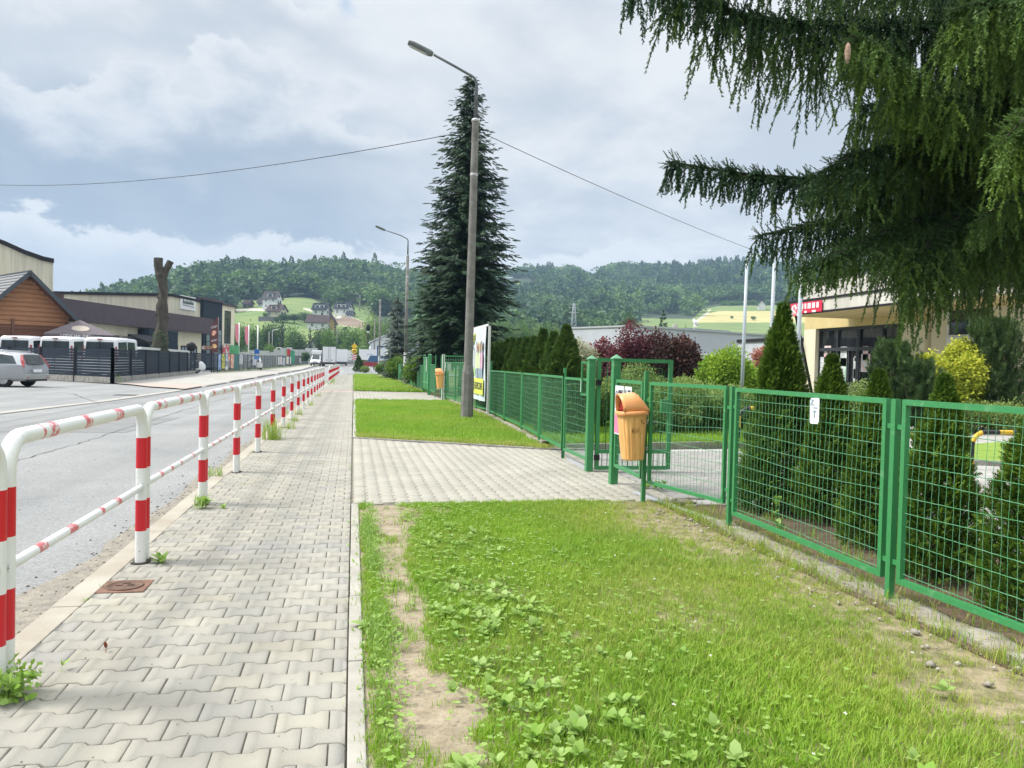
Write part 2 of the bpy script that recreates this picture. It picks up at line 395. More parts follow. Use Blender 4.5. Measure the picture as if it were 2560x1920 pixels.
def build_terrain():
    az = np.concatenate([np.linspace(-math.pi, -1.2, 25)[:-1], np.linspace(-1.2, -.62, 40)[:-1], np.linspace(-.62, 1.0, 900), np.linspace(1.0, 1.2, 10)[1:], np.linspace(1.2, math.pi, 25)[1:]])
    r = np.concatenate([np.linspace(R0, 700, 150), np.linspace(706, 1150, 75)[1:], np.array([1300, 1600, 2200, 3200, 4500])])
    A, Rr = np.meshgrid(az, r, indexing='ij')
    Z = hill_z(A, Rr)
    Z = np.where(Rr > 1300, np.minimum(Z, 20), Z)
    V = np.stack([np.sin(A) * Rr, np.cos(A) * Rr, Z], -1).reshape(-1, 3)
    na, nr = A.shape
    i = np.arange(na - 1)[:, None] * nr + np.arange(nr - 1)[None]
    F = np.stack([i, i + 1, i + nr + 1, i + nr], -1).reshape(-1, 4)
    px, py = PXn(V); fr = (V @ np.array(CF)) > 0
    land = np.zeros(len(V))
    for p in MEAD: land[inpoly(px, py, p) & fr] = .25
    land[inpoly(px, py, GOLD) & fr] = .5
    for p in DIRT: land[inpoly(px, py, p) & fr] = 1.
    for p in ROADP: land[inpoly(px, py, p) & fr] = .75
    m = bpy.data.materials.new('hillside'); m.use_nodes = True; nt = m.node_tree; b = nt.nodes['Principled BSDF']; b.inputs['Roughness'].default_value = .95
    at = _n(nt, 'ShaderNodeAttribute'); at.attribute_name = 'rnd'
    tc = _n(nt, 'ShaderNodeTexCoord'); mp = _n(nt, 'ShaderNodeMapping'); mp.inputs['Scale'].default_value = (.035, .09, .3); nt.links.new(tc.outputs['Object'], mp.inputs[0])
    no = _n(nt, 'ShaderNodeTexNoise'); no.inputs['Scale'].default_value = 1.; no.inputs['Detail'].default_value = 8; nt.links.new(mp.outputs[0], no.inputs['Vector'])
    def ramp(cols):
        r_ = _n(nt, 'ShaderNodeValToRGB'); r_.color_ramp.interpolation = 'LINEAR'
        e = r_.color_ramp.elements
        while len(e) < len(cols): e.new(1)
        for k, (p, c) in enumerate(cols): e[k].position = p; e[k].color = (*c, 1)
        nt.links.new(at.outputs['Fac'], r_.inputs[0]); return r_.outputs[0]
    a = ramp([(0, (.03, .05, .02)), (.12, (.05, .08, .02)), (.25, (.11, .175, .045)), (.38, (.12, .185, .05)), (.5, (.36, .32, .12)), (.62, (.40, .37, .20)), (.75, (.36, .35, .31)), (1, (.16, .115, .08))])
    c = ramp([(0, (.03, .05, .02)), (.12, (.05, .08, .02)), (.25, (.16, .205, .06)), (.38, (.17, .21, .065)), (.5, (.42, .37, .16)), (.62, (.45, .42, .25)), (.75, (.42, .41, .37)), (1, (.21, .16, .11))])
    mx = _n(nt, 'ShaderNodeMix'); mx.data_type = 'RGBA'
    mr = _n(nt, 'ShaderNodeMapRange'); mr.inputs[1].default_value = .4; mr.inputs[2].default_value = .6; nt.links.new(no.outputs[0], mr.inputs[0])
    nt.links.new(mr.outputs[0], mx.inputs[0]); nt.links.new(a, mx.inputs[6]); nt.links.new(c, mx.inputs[7]); nt.links.new(mx.outputs[2], b.inputs['Base Color'])
    tri_obj('hills', V, F, m, rnd=land, smooth=True, kind='structure')
    # flat ground inside the ring
    az2 = az; r2 = np.array([0.01, 30, 60, 90, 110, 130, 150, 175, 200, 225, R0])
    A, Rr = np.meshgrid(az2, r2, indexing='ij'); Z = np.clip((Rr - 110) * .0075, 0, None) - .09 * (Rr < 249)
    V = np.stack([np.sin(A) * Rr, np.cos(A) * Rr, Z], -1).reshape(-1, 3); nr = len(r2)
    i = np.arange(len(az2) - 1)[:, None] * nr + np.arange(nr - 1)[None]
    F = np.stack([i, i + 1, i + nr + 1, i + nr], -1).reshape(-1, 4)
    tri_obj('ground', V, F, mat('verge_ground', (.12, .17, .05), .95, (.20, .20, .10), sc=.6, det=8, bump=.3), smooth=True, kind='structure')
build_terrain()

# ---- road and asphalt lots
ysr = [-6, 10, 40, 80, 110, 130, 150, 170, 190, 215, 240]
strip('road', lambda y: -7.05 + max(0, y - 120) * .012, lambda y: -1.62 if y < 82 else min(6., -1.62 + (y - 82) * .4), ysr[:4] + [82, 90, 101, 110, 130, 150, 170, 190, 215, 240], -.03, M_asph)
sheet('parking_lot', [(-60, -6), (-7.06, -6), (-7.06, 37), (-11.9, 42.0), (-15.2, 45.4), (-26, 55), (-60, 70)], -.028, M_asph)
sheet('yard', [(-12.0, 42.6), (-13.2, 70), (-13.2, 78), (-15, 92), (-45, 92), (-45, 62), (-15.5, 45.8)], -.02, M_asph)
sheet('side_road', [(3.3, 88), (9, 88), (30, 84), (30, 104), (3.6, 104)], -.024, M_asph)
# dark tar seam that runs along the far edge of the road
mb = MB(); pts = [(-8.6, 12), (-8.0, 19.9), (-7.35, 26.2), (-7.12, 34), (-7.07, 39.9)]
for k in range(len(pts) - 1):
    (x0, y0), (x1, y1) = pts[k], pts[k + 1]
    mb.add([(x0 - .09, y0, -.021), (x0 + .05, y0, -.021), (x1 + .05, y1, -.021), (x1 - .09, y1, -.021)], [(0, 1, 2, 3)])
mb.build('seam', M_seam, kind='structure')
mb = MB()
for k in range(len(pts) - 1):
    (x0, y0), (x1, y1) = pts[k], pts[k + 1]
    mb.add([(x0 - .42, y0, -.022), (x0 - .10, y0, -.022), (x1 - .10, y1, -.022), (x1 - .36, y1, -.022)], [(0, 1, 2, 3)])
mb.build('gutter', mat('dusty_gutter', (.40, .38, .33), .95, (.30, .29, .27), sc=1.5), kind='structure')

# ---- far pavement with its raised kerb
FA, FB = Vector((-13.0, 78.3, 0)), Vector((-8.9, 190, 0))        # line of the mesh fence with banners
def fence_x(y):
    if y < 69: return -11.8 - (y - 42.2) * .0455
    if y < 78.3: return -13.0
    return -13.0 + (y - 78.3) * (4.1 / 111.7)
strip('pavement', lambda y: max(fence_x(max(y, 42.3)) - .1, -7.1 - (y - 35.8) * .72 if y < 42.4 else -99), lambda y: -7.15, [36, 39, 42.3, 55, 69, 78.3, 95, 110, 130, 150, 175, 190], .02, mat('far_pavement', (.36, .345, .31), .85, (.31, .30, .27), sc=1.5, stretch=(1, .3, 1)))
sheet('path', [(-7.2, 36.2), (-7.2, 42.5), (-11.5, 42.4), (-9.2, 38.2)], .026, M_pink)
mb = MB()
for y0, y1, h in [(39.5, 47, .06), (47, 54, .10), (60, 74, .11), (76, 92, .12), (92, 110, .12), (110, 135, .12), (135, 165, .12)]:
    z0 = gz(y0); z1 = gz(y1)
    for a, b, za, zb, ha, hb in [(y0, y0 + 1.2, z0, z0, .01, h), (y0 + 1.2, y1 - 1.2, z0, z1, h, h), (y1 - 1.2, y1, z1, z1, h, .01)]:
        mb.add([(-7.15, a, za - .05), (-7.0, a, za - .05), (-7.0, b, zb - .05), (-7.15, b, zb - .05), (-7.15, a, za + ha - .01), (-7.0, a, za + ha - .03), (-7.0, b, zb + hb - .03), (-7.15, b, zb + hb - .01)],
               [(0, 3, 2, 1), (4, 5, 6, 7), (0, 1, 5, 4), (1, 2, 6, 5), (2, 3, 7, 6), (3, 0, 4, 7)])
mb.build('kerb', M_concd, kind='structure')

# ---- block paving: real double-T blocks with chamfered edges
def tpaver(L=.2, pitch=.14):
    g = .0022; a = .0125; hl = L / 2 - g
    up = [(-hl, pitch / 2 + a - g), (-.062, pitch / 2 + a - g), (-.040, pitch / 2 - a - g), (.040, pitch / 2 - a - g), (.062, pitch / 2 + a - g), (hl, pitch / 2 + a - g)]
    out = up + [(x, -y) for x, y in reversed(up)]
    c = .0032
    inn = []
    for x, y in out: inn.append((x - math.copysign(c, x) if abs(x) > .08 else x, y - math.copysign(c, y)))
    n = len(out)
    V = [(x, y, 0) for x, y in inn] + [(x, y, -.0032) for x, y in out] + [(x, y, -.02) for x, y in out]
    T = [(0, 5, 6), (0, 6, 11), ]
    # top as quads -> triangles over columns
    T = []
    for k in range(5): a_, b_, c_, d_ = k, k + 1, n - 2 - k, n - 1 - k; T += [(a_, c_, b_), (a_, d_, c_)]
    for lv in (0, 1):
        for k in range(n):
            p, q = k, (k + 1) % n
            T += [(lv * n + p, lv * n + q, (lv + 1) * n + q), (lv * n + p, (lv + 1) * n + q, (lv + 1) * n + p)]
    return np.array(V, float), np.array(T)
def pave(name, x0, x1, y0, y1, m, rot=False, keep=None, z=0., slope=None, tint=None):
    tv, tf = tpaver()
    lx, ly = (.2, .14) if not rot else (.14, .2)
    C = []
    if not rot:
        for j in range(int((y1 - y0) / .14)):
            for i in range(-1, int((x1 - x0) / .2) + 2): C.append((x0 + i * .2 + (.1 if j % 2 else 0), y0 + .07 + j * .14))
    else:
        for i in range(int((x1 - x0) / .14) + 1):
            for j in range(-1, int((y1 - y0) / .2) + 2): C.append((x0 + .07 + i * .14, y0 + j * .2 + (.1 if i % 2 else 0)))
    C = np.array(C)
    k = (C[:, 0] > x0 - .06) & (C[:, 0] < x1 + .06) & (C[:, 1] > y0) & (C[:, 1] < y1)
    if keep is not None: k &= keep(C[:, 0], C[:, 1])
    C = C[k]; n = len(C)
    R = rotz(RNG.normal(0, .006, n) + (math.pi / 2 if rot else 0))
    R = R @ rotx(RNG.normal(0, .004, n)) @ roty(RNG.normal(0, .003, n))
    T = np.zeros((n, 3)); T[:, :2] = C + RNG.normal(0, .0012, (n, 2)); T[:, 2] = z + RNG.normal(0, .0011, n)
    rnd = np.clip(RNG.normal(.42, .2, n), 0, 1)
    if tint is not None: rnd = tint(C, rnd)
    V, F, r = scatter([(tv, tf)], np.zeros(n, int), R, T, rnd)
    if slope is None:
        V[:, 0] = np.clip(V[:, 0], x0, x1)
    else: V[:, 0] = np.clip(V[:, 0], x0, x1)
    return tri_obj(name, V, F, m, rnd=r, kind='structure')
def tint(C, r):
    d = np.exp(-((C[:, 1] - 6.05 - .1 * C[:, 0]) / .16) ** 2) * (C[:, 0] > -.9); return np.clip(r + d * .8, 0, 1)
pave('pavement', -1.466, -.005, 1.2, 82, M_pave, tint=tint, keep=lambda x, y: ~((y > 35.6) & (y < 37.8)))
pave('crossing', -1.466, -.005, 35.7, 37.7, M_pink)
sheet('pavement_bed', [(-1.47, 0), (0.0, 0), (0.0, 83), (-1.47, 83)], -.012, M_sand, th=.05)
KX = 3.25
def cr1(x, y): return (y < 14.35 - .57 * (x - .1) * .97 + .0) & (y > 7.76)
pave('path', .02, 3.45, 7.75, 14.5, M_pavex, rot=True, keep=cr1)
sheet('path_bed', [(.0, 7.70), (3.6, 7.70), (3.6, 12.6), (.0, 14.55)], -.013, M_sand, th=.04)
pave('path', .02, 3.4, 28.75, 37.1, M_pavex, rot=True)
sheet('path_bed', [(.0, 28.7), (3.6, 28.7), (3.6, 37.2), (.0, 37.2)], -.013, M_sand, th=.04)
# school yard paving
sheet('school_yard', [(3.46, 1.0), (30, 1.0), (30, 33), (9, 33), (9, 13.4), (3.46, 12.7)], -.03, mat('yard_blocks', (.40, .39, .37), .9, (.30, .29, .28), sc=2.2, det=8, bump=.4, bsc=30), th=.03)
pave('school_path', 3.46, 8.2, 7.4, 12.6, mat('yard_block', (.35, .34, .32), .9, (.27, .26, .25), sc=1.5, attr=True, c3=(.25, .24, .23), bump=.3, bsc=120), rot=False, z=-.008, keep=lambda x, y: (x > 4.9) | (y > 7.9))
# kerbs of the near pavement
def kerb_run(name, p, q, w, h, seg=1., m=M_conc, zb=-.08):
    p = Vector((*p, 0)); q = Vector((*q, 0)); d = (q - p); L = d.length; d.normalize(); n = max(1, round(L / seg)); s = L / n
    mb = MB()
    for k in range(n):
        a = p + d * (k * s + .0035); b = p + d * ((k + 1) * s - .0035); j = random.uniform(-.003, .003)
        mb.bar(a + Vector((random.uniform(-.002, .002), 0, (zb + h) / 2 + j)), b + Vector((random.uniform(-.002, .002), 0, (zb + h) / 2 + j)), w, h - zb)
    return mb.build(name, m, bevel=.006, kind='structure')
kerb_run('kerb', (.038, .6), (.038, 7.74), .068, .012)
kerb_run('kerb', (.045, 14.5), (.06, 28.7), .07, .015)
kerb_run('kerb', (.06, 37.2), (.10, 88), .07, .015)
kerb_run('kerb', (.0, 14.47), (3.0, 12.72), .06, .025, m=M_concd)
kerb_run('kerb', (3.0, 12.72), (3.9, 12.65), .06, .02, m=M_concd)
kerb_run('kerb', (.1, 28.64), (3.3, 28.9), .06, .02, m=M_concd)
kerb_run('kerb', (.1, 37.25), (3.3, 37.5), .06, .025, m=M_concd)
kerb_run('kerb', (3.46, 13.05), (9.5, 14.2), .08, .05, m=M_concd)
# slabs between pavement and road
kerb_run('kerb', (-1.545, .8), (-1.545, 36), .15, -.004, seg=2.0, m=mat('edge_slab', (.40, .375, .32), .9, (.31, .27, .215), sc=1.6, det=7, bump=.3, bsc=80))
kerb_run('kerb', (-1.545, 36), (-1.545, 82), .15, -.004, seg=2.0, m=M_conc)
# sandy dirt strewn along the road edge
mb = MB(); ys = np.arange(1.5, 36, .35); vs = []; fs = []
for i, y in enumerate(ys):
    w = .10 + .12 * (.5 + .5 * math.sin(y * 2.1)) * random.uniform(.4, 1) + max(0, .35 - abs(y - 4.2) * .2)
    vs += [(-1.63 - w, y, -.0262), (-1.61, y, -.0262)]
for i in range(len(ys) - 1): fs.append((2 * i, 2 * i + 1, 2 * i + 3, 2 * i + 2))
mb.add(vs, fs).build('roadside_grit', mat('roadside_grit', (.32, .29, .235), .95, (.21, .195, .17), sc=14, det=8, bump=.8, bsc=70), kind='structure')
# lawns: soil sheets
sheet('bare_soil', [(.073, .3)] + [(.50 + .07 * math.sin(y * 2.3) + .03 * math.sin(y * 7), y) for y in np.arange(.3, 7.75, .1)] + [(.073, 7.72)], -.006, M_soil, th=.05)
sheet('lawn_soil', [(.36, .3), (3.14, .3), (3.14, 7.72), (.36, 7.72)], -.010, mat('turf_soil', (.17, .16, .07), .95, (.33, .275, .175), sc=6, det=9, bump=.9, bsc=45, lo=.42, hi=.60), th=.05)
sheet('lawn_soil', [(.09, 14.5), (3.0, 12.77), (3.75, 12.7), (3.75, 28.85), (.09, 28.62)], -.004, M_field, th=.05)
sheet('lawn_soil', [(.13, 37.3), (3.35, 37.5), (3.4, 60), (3.0, 75), (1.8, 84), (.15, 88)], -.004, M_field, th=.05)
sheet('hedge_soil', [(3.12, .3), (5.2, .3), (5.2, 7.35), (3.55, 7.5), (3.12, 7.2)], .004, M_soild, th=.05)
sheet('garden_soil', [(3.46, 13.12), (9.5, 14.28), (14, 16), (14, 33), (3.76, 33)], .006, mat('garden_lawn', (.07, .13, .02), .95, (.12, .17, .04), sc=1.5), th=.04)
sheet('island_lawn', [(8.8, 11.3), (10.5, 10.6), (14.6, 12.6), (13.5, 14.2), (10.4, 13.0)], .012, mat('island_grass', (.14, .24, .03), .95, (.22, .32, .05), sc=3, det=8, bump=1, bsc=30), th=.08)
kerb_run('kerb', (8.8, 11.25), (10.5, 10.55), .08, .05, m=M_concd); kerb_run('kerb', (10.5, 10.55), (14.6, 12.55), .08, .05, m=M_concd)

# rough concrete footing under the fence, broken in places
def footing(x0, y0, x1, y1, w, h, name='fence_footing'):
    d = Vector((x1 - x0, y1 - y0, 0)); n = int(d.length / .16); s = d / n; q = Vector((d.y, -d.x, 0)).normalized(); vs = []; fs = []
    for i in range(n + 1):
        c = Vector((x0, y0, 0)) + s * i
        hh = h * (1 if random.random() > .18 else random.uniform(.15, .7)) + random.uniform(-.008, .008)
        wl = w / 2 + random.uniform(-.03, .02); wr = w / 2 + random.uniform(-.02, .02)
        vs += [tuple(c - q * wl + Vector((0, 0, -.03))), tuple(c - q * wl * .95 + Vector((0, 0, hh))), tuple(c + q * wr * .95 + Vector((0, 0, hh + random.uniform(-.01, .006)))), tuple(c + q * wr + Vector((0, 0, -.03)))]
    for i in range(n):
        a = 4 * i
        for k in range(3): fs.append((a + k, a + k + 1, a + k + 5, a + k + 4))
    MB().add(vs, fs).build(name, mat('footing_concrete', (.40, .37, .32), .95, (.22, .19, .15), sc=6, det=8, bump=.8, bsc=30), kind='structure')
footing(3.25, .4, 3.29, 6.6, .22, .035)
footing(3.3, 13.2, 3.62, 20.8, .14, .08)
footing(3.62, 20.8, 3.5, 28.4, .14, .09)
footing(3.33, 37.8, 3.36, 100, .14, .1)
# steel drain strip at the gates
M_galv = mat('galvanised_steel', (.50, .51, .52), .45, (.42, .43, .44), sc=12, metal=.4)
for a, b in (((3.32, 6.62), (3.12, 8.3)), ((3.16, 10.2), (3.2, 11.35))):
    mb = MB(); mb.bar((a[0], a[1], .004), (b[0], b[1], .004), .09, .012); mb.build('drain_channel', M_galv, label='steel drain channel strip in the paving ' + ('behind the waste bin post' if a[1] < 8 else 'left of the open gate'), cat='drain cover', group='steel drain channels at the gate')
# manhole
t = thing('water_valve_cover', 'small rusty square water valve cover set in the pavement edge', 'valve cover', (-1.33, 5.06, .0))
mb = MB(); mb.box(-.135, .135, -.13, .13, -.01, .006); mb.build('frame', mat('rusty_iron', (.24, .13, .085), .8, (.12, .07, .05), sc=20, bump=.4), t, bevel=.003)
mb = MB(); mb.lathe([(.105, .006), (.105, .012), (.095, .013), (.093, .009), (.02, .010)], 24); mb.box(-.05, -.015, -.008, .008, .010, .016); mb.box(.015, .05, -.008, .008, .010, .016); mb.box(-.02, .02, .035, .05, .010, .015)
mb.build('lid', mat('rusty_lid', (.17, .10, .07), .8, (.10, .06, .045), sc=25, bump=.4), t)
t = thing('drain_grate', 'dark rectangular street drain grate in the asphalt in front of the slatted fence', 'drain grate', (*G(273, 852)[:2], -.026))
mb = MB(); mb.box(-.4, .4, -.3, .3, 0, .006)
for k in range(7): mb.box(-.34, .34, -.24 + k * .08 - .02, -.24 + k * .08 + .02, .006, .012)
mb.build('grate', M_seam, t)
# repair patches and cracks in the old asphalt
M_patch = mat('asphalt_patch', (.225, .228, .225), .92, (.185, .19, .187), sc=1.2, det=8, bump=.5, bsc=150)
for x0, y0, x1, y1 in ((-6.6, 15.5, -4.1, 19.5), (-3.3, 23, -1.9, 31), (-6.9, 33, -3.6, 35.2), (-5.2, 44, -2.3, 60)):
    w = .12; sheet('road_patch', [(x0, y0), (x1, y0 + w), (x1 + w, y1), (x0 + w, y1 - w)], -.0255, M_patch)
def crack(pts, w=.018):
    mb = MB(); p = [Vector((*pts[0], 0))]
    for a, b in zip(pts[:-1], pts[1:]):
        n = int(math.dist(a, b) / .25)
        for i in range(1, n + 1): u = i / n; p.append(Vector((a[0] + (b[0] - a[0]) * u + random.uniform(-.035, .035), a[1] + (b[1] - a[1]) * u, 0)))
    for a, b in zip(p[:-1], p[1:]):
        d = (b - a).normalized(); s = Vector((-d.y, d.x, 0)) * w * random.uniform(.3, .7)
        mb.add([tuple(a - s + Vector((0, 0, -.0215))), tuple(a + s + Vector((0, 0, -.0215))), tuple(b + s + Vector((0, 0, -.0215))), tuple(b - s + Vector((0, 0, -.0215)))], [(0, 1, 2, 3)])
    mb.build('road_crack', M_seam, kind='structure')
crack([(-4.4, 6), (-4.3, 14), (-4.45, 22), (-4.3, 40)], .016); crack([(-7.0, 17.2), (-4.4, 17.6), (-1.7, 17.4)], .02); crack([(-7, 28.6), (-1.7, 28.9)], .022); crack([(-9.5, 30), (-14, 29.2), (-20, 30.5)], .03); crack([(-7.2, 24.5), (-10, 31), (-13, 34)], .03)
# loose grit and crumbs of asphalt
def crumbs():
    P_ = []
    n = 420
    x = -1.62 - np.abs(RNG.normal(0, .13, n)); y = RNG.uniform(2.2, 14, n)
    P_ += [(a, b, -.025, RNG.uniform(.004, .014)) for a, b in zip(x, y)]
    for _ in range(90): P_.append((RNG.uniform(-1.4, 0), RNG.uniform(2.3, 9), .002, RNG.uniform(.002, .005)))
    for _ in range(60): P_.append((RNG.uniform(-4, -1.7), RNG.uniform(3, 14), -.027, RNG.uniform(.004, .009)))
    P_ = np.array(P_); n = len(P_)
    o = np.array([(1, 0, 0), (-1, 0, 0), (0, 1, 0), (0, -1, 0), (0, 0, .7), (0, 0, -.7)], float); f = np.array([(0, 2, 4), (2, 1, 4), (1, 3, 4), (3, 0, 4), (2, 0, 5), (1, 2, 5), (3, 1, 5), (0, 3, 5)])
    R = rotz(RNG.uniform(0, 6.3, n)) * P_[:, 3][:, None, None]
    V, F, r = scatter([(o, f)], np.zeros(n, int), R, P_[:, :3], RNG.uniform(0, 1, n))
    tri_obj('grit', V, F, mat('grit', (.09, .085, .08), .95, (.2, .18, .15), sc=5, attr=True, c3=(.30, .26, .20)), rnd=r, kind='stuff', label='dark crumbs of grit along the road edge', cat='grit')
crumbs()
def stones():
    n = 230; y = RNG.uniform(1.2, 7.2, n); x = 3.0 + RNG.normal(0, .16, n) ; s = RNG.uniform(.006, .022, n) * (1 + (RNG.uniform(0, 1, n) > .9) * 1.0)
    o = np.array([(1, 0, 0), (-1, .1, 0), (0, .8, 0), (.1, -.7, 0), (0, 0, .5), (0, 0, -.5)], float); f = np.array([(0, 2, 4), (2, 1, 4), (1, 3, 4), (3, 0, 4), (2, 0, 5), (1, 2, 5), (3, 1, 5), (0, 3, 5)])
    R = rotz(RNG.uniform(0, 6.3, n)) * s[:, None, None]; T = np.stack([x, y, np.full(n, .004)], 1)
    V, F, r = scatter([(o, f)], np.zeros(n, int), R, T, RNG.uniform(0, 1, n))
    tri_obj('rubble', V, F, mat('rubble', (.30, .28, .25), .95, (.20, .17, .14), sc=5, attr=True, c3=(.42, .39, .35)), rnd=r, kind='stuff', label='pale stones and rubble at the foot of the fence', cat='rubble')
stones()
# ================================================================== VEGETATION
def leafmat(name, a, b, c, trans=.3, rough=.55, sc=1.5):
    return mat(name, a, rough, b, sc=sc, det=3, attr=True, c3=c, trans=trans, spec=.3)
M_bark = mat('bark', (.10, .075, .055), .95, (.05, .04, .03), sc=7, det=8, bump=.9, bsc=18, stretch=(1, 1, .3))
M_barkl = mat('bark_grey', (.085, .075, .06), .95, (.045, .04, .03), sc=5, det=8, bump=1., bsc=12, stretch=(1, 1, .4))

def t_leaf(w=.5, l=1., fold=.12):      # one leaf along +Y, unit length
    V = np.array([(0, 0, 0), (w * .5, .35 * l, fold), (-w * .5, .35 * l, fold), (w * .42, .7 * l, fold * .7), (-w * .42, .7 * l, fold * .7), (0, l, -.05)])
    F = np.array([(0, 1, 2), (1, 3, 2), (2, 3, 4), (3, 5, 4)]); return V, F
def t_cluster(n, ls, w=.55, seed=0, spread=.5, up=.3, simple=False):
    g = np.random.default_rng(seed)
    if simple: V0 = np.array([(0, 0, 0), (w * .5, .5, .08), (0, 1, 0), (-w * .5, .5, .08)], float); F0 = np.array([(0, 1, 2), (0, 2, 3)])
    else: V0, F0 = t_leaf(w)
    p = g.normal(0, spread * .5, (n, 3)); d = p + g.normal(0, .45, (n, 3)); d[:, 2] += up * .5
    R = frames(d, roll=g.uniform(-1.2, 1.2, n)) * (ls * g.uniform(.7, 1.3, n))[:, None, None]
    V, F, r = scatter([(V0, F0)], np.zeros(n, int), R, p, np.zeros(n))
    return V, F, np.repeat(g.uniform(-.18, .18, n), len(V0))

# ---- grass
def t_tuft(n, h, w, seed, spread=.02, lean=.5, segs=2):
    g = np.random.default_rng(seed); V = []; F = []
    for i in range(n):
        a = g.uniform(0, 6.28); b = np.array([g.normal(0, spread), g.normal(0, spread), 0]); hh = h * g.uniform(.5, 1.25); ln = g.uniform(.1, lean) * hh
        d = np.array([math.cos(a), math.sin(a), 0]); s = np.array([-d[1], d[0], 0]) * w * g.uniform(.7, 1.2) / 2
        m = b + d * ln * .35 + np.array([0, 0, hh * .62]); t = b + d * ln * 1.15 + np.array([0, 0, hh * g.uniform(.85, 1)])
        k = len(V); V += [b - s, b + s, m - s * .8, m + s * .8, t]; F += [(k, k + 1, k + 3), (k, k + 3, k + 2), (k + 2, k + 3, k + 4)]
    return np.array(V), np.array(F), np.repeat(g.uniform(-.12, .12, n), 5)
def nz(x, y, s, k=0):     # cheap smooth value noise
    x = x * s + k * 17.3; y = y * s - k * 9.1
    return (np.sin(x * 1.7 + 1.3 * np.sin(y * 1.1 + k)) + np.sin(y * 2.3 + 1.7 * np.sin(x * .9 - k)) + np.sin((x + y) * 1.3 + k)) / 6 + .5
M_grass = leafmat('grass_blade', (.265, .46, .030), (.19, .375, .027), (.52, .49, .15), trans=.42, rough=.5, sc=1.2)
def grass():
    n = 32000
    x = RNG.uniform(.09, 3.3, n); y = .9 + 6.84 * RNG.uniform(0, 1, n) ** .95
    # bare soil beside the kerb and by the fence
    edge = .41 + .16 * (nz(x * 0, y, 1.3, 2) - .5) + .2 * np.exp(-((y - 3.15) / .2) ** 2) + .03 * np.sin(y * 3.1) + .1 * np.clip(y - 6.4, 0, 1)
    tl = np.exp(-((x - .35) / .28) ** 2 - ((y - 7.1) / .55) ** 2)
    bare = (x > .15 + .06 * nz(x, y, 5, 3)) & (x < edge)
    pr = np.where(bare, .05 + .4 * (nz(x, y, 4.1, 9) > .72), 1.) * np.where(tl > .3, .12, 1)
    fx = np.clip((x - 2.35 + .9 * (nz(x, y, .9, 11) - .5)) / .6, 0, 1); pr *= 1 - .80 * fx
    pr *= np.where(nz(x, y, 2.1, 5) < .16, .35, 1)
    k = RNG.uniform(0, 1, n) < pr; x, y = x[k], y[k]; n = len(x)
    dry = np.clip(.10 + .35 * (nz(x, y, 1.1, 1) - .45) + .70 * np.clip((x - 1.6) / 1.4, 0, 1) * nz(x, y, 1.6, 4) + RNG.normal(0, .1, n) + .5 * (RNG.uniform(0, 1, n) > .965), 0, 1)
    lush = np.clip(nz(x, y, 1.4, 7), 0, 1)
    temps = [t_tuft(11, .048, .0046, s, spread=.026, lean=1.0) for s in range(6)] + [t_tuft(13, .060, .0036, 20, spread=.014, lean=.6)]
    R = rotz(RNG.uniform(0, 6.28, n)) * (RNG.uniform(.6, 1.15, n) * (.65 + .6 * lush) * np.where(x > 2.7, .75, 1))[:, None, None]
    V, F, r = scatter(temps, RNG.integers(0, 7, n), R, np.stack([x, y, np.full(n, -.004)], 1), dry)
    tri_obj('grass', V, F, M_grass, rnd=r, kind='stuff', label='bright green grass of the nearest verge beside the green fence', cat='grass')
    # second and third verge
    n = 12500
    y = 12.7 + 15.9 * RNG.uniform(0, 1, n) ** 1.25; x = RNG.uniform(.11, 3.7, n)
    k = (y > 14.55 - .57 * x) & ((x < 3.25) | (y > 14.5)); x, y = x[k], y[k]; n = len(x)
    temps = [t_tuft(10, .085, .010, 40 + s, spread=.05, lean=.8) for s in range(4)]
    dry = np.clip(.08 + .3 * (nz(x, y, .8, 1) - .4) + .45 * np.exp(-((y - (14.7 - .57 * x)) / .3) ** 2) + .3 * np.clip((x - 3.1) / .5, 0, 1) + RNG.normal(0, .08, n), 0, 1)
    R = rotz(RNG.uniform(0, 6.28, n)) * RNG.uniform(.7, 1.2, n)[:, None, None]
    V, F, r = scatter(temps, RNG.integers(0, 4, n), R, np.stack([x, y, np.full(n, -.004)], 1), dry)
    tri_obj('grass', V, F, M_grass, rnd=r, kind='stuff', label='mown grass of the second verge around the concrete lamp post', cat='grass')
    n = 9000
    y = 37.35 + 49 * RNG.uniform(0, 1, n) ** 1.4; x = RNG.uniform(.16, 3.3, n)
    k = x < 3.3 - np.clip(y - 60, 0, 99) * .055; x, y = x[k], y[k]; n = len(x)
    temps = [t_tuft(8, .11, .028, 60 + s, spread=.1, lean=.8) for s in range(3)]
    R = rotz(RNG.uniform(0, 6.28, n)) * RNG.uniform(.7, 1.1, n)[:, None, None]
    V, F, r = scatter(temps, RNG.integers(0, 3, n), R, np.stack([x, y, np.full(n, -.004)], 1), np.clip(.12 + .3 * (nz(x, y, .4, 3) - .4) + RNG.normal(0, .06, n), 0, 1))
    tri_obj('grass', V, F, M_grass, rnd=r, kind='stuff', label='grass of the third verge beyond the second paved gateway', cat='grass')
    # garden grass behind the fence
    n = 9000; x = RNG.uniform(3.55, 10.5, n); y = 13.15 + .162 * (x - 3.46) + RNG.uniform(0, 1, n) ** 1.5 * 6
    temps = [t_tuft(9, .11, .011, 80 + s, spread=.06, lean=.7) for s in range(3)]
    R = rotz(RNG.uniform(0, 6.28, n)) * RNG.uniform(.7, 1.2, n)[:, None, None]
    V, F, r = scatter(temps, RNG.integers(0, 3, n), R, np.stack([x, y, np.full(n, .0)], 1), np.clip(RNG.normal(.06, .06, n), 0, 1))
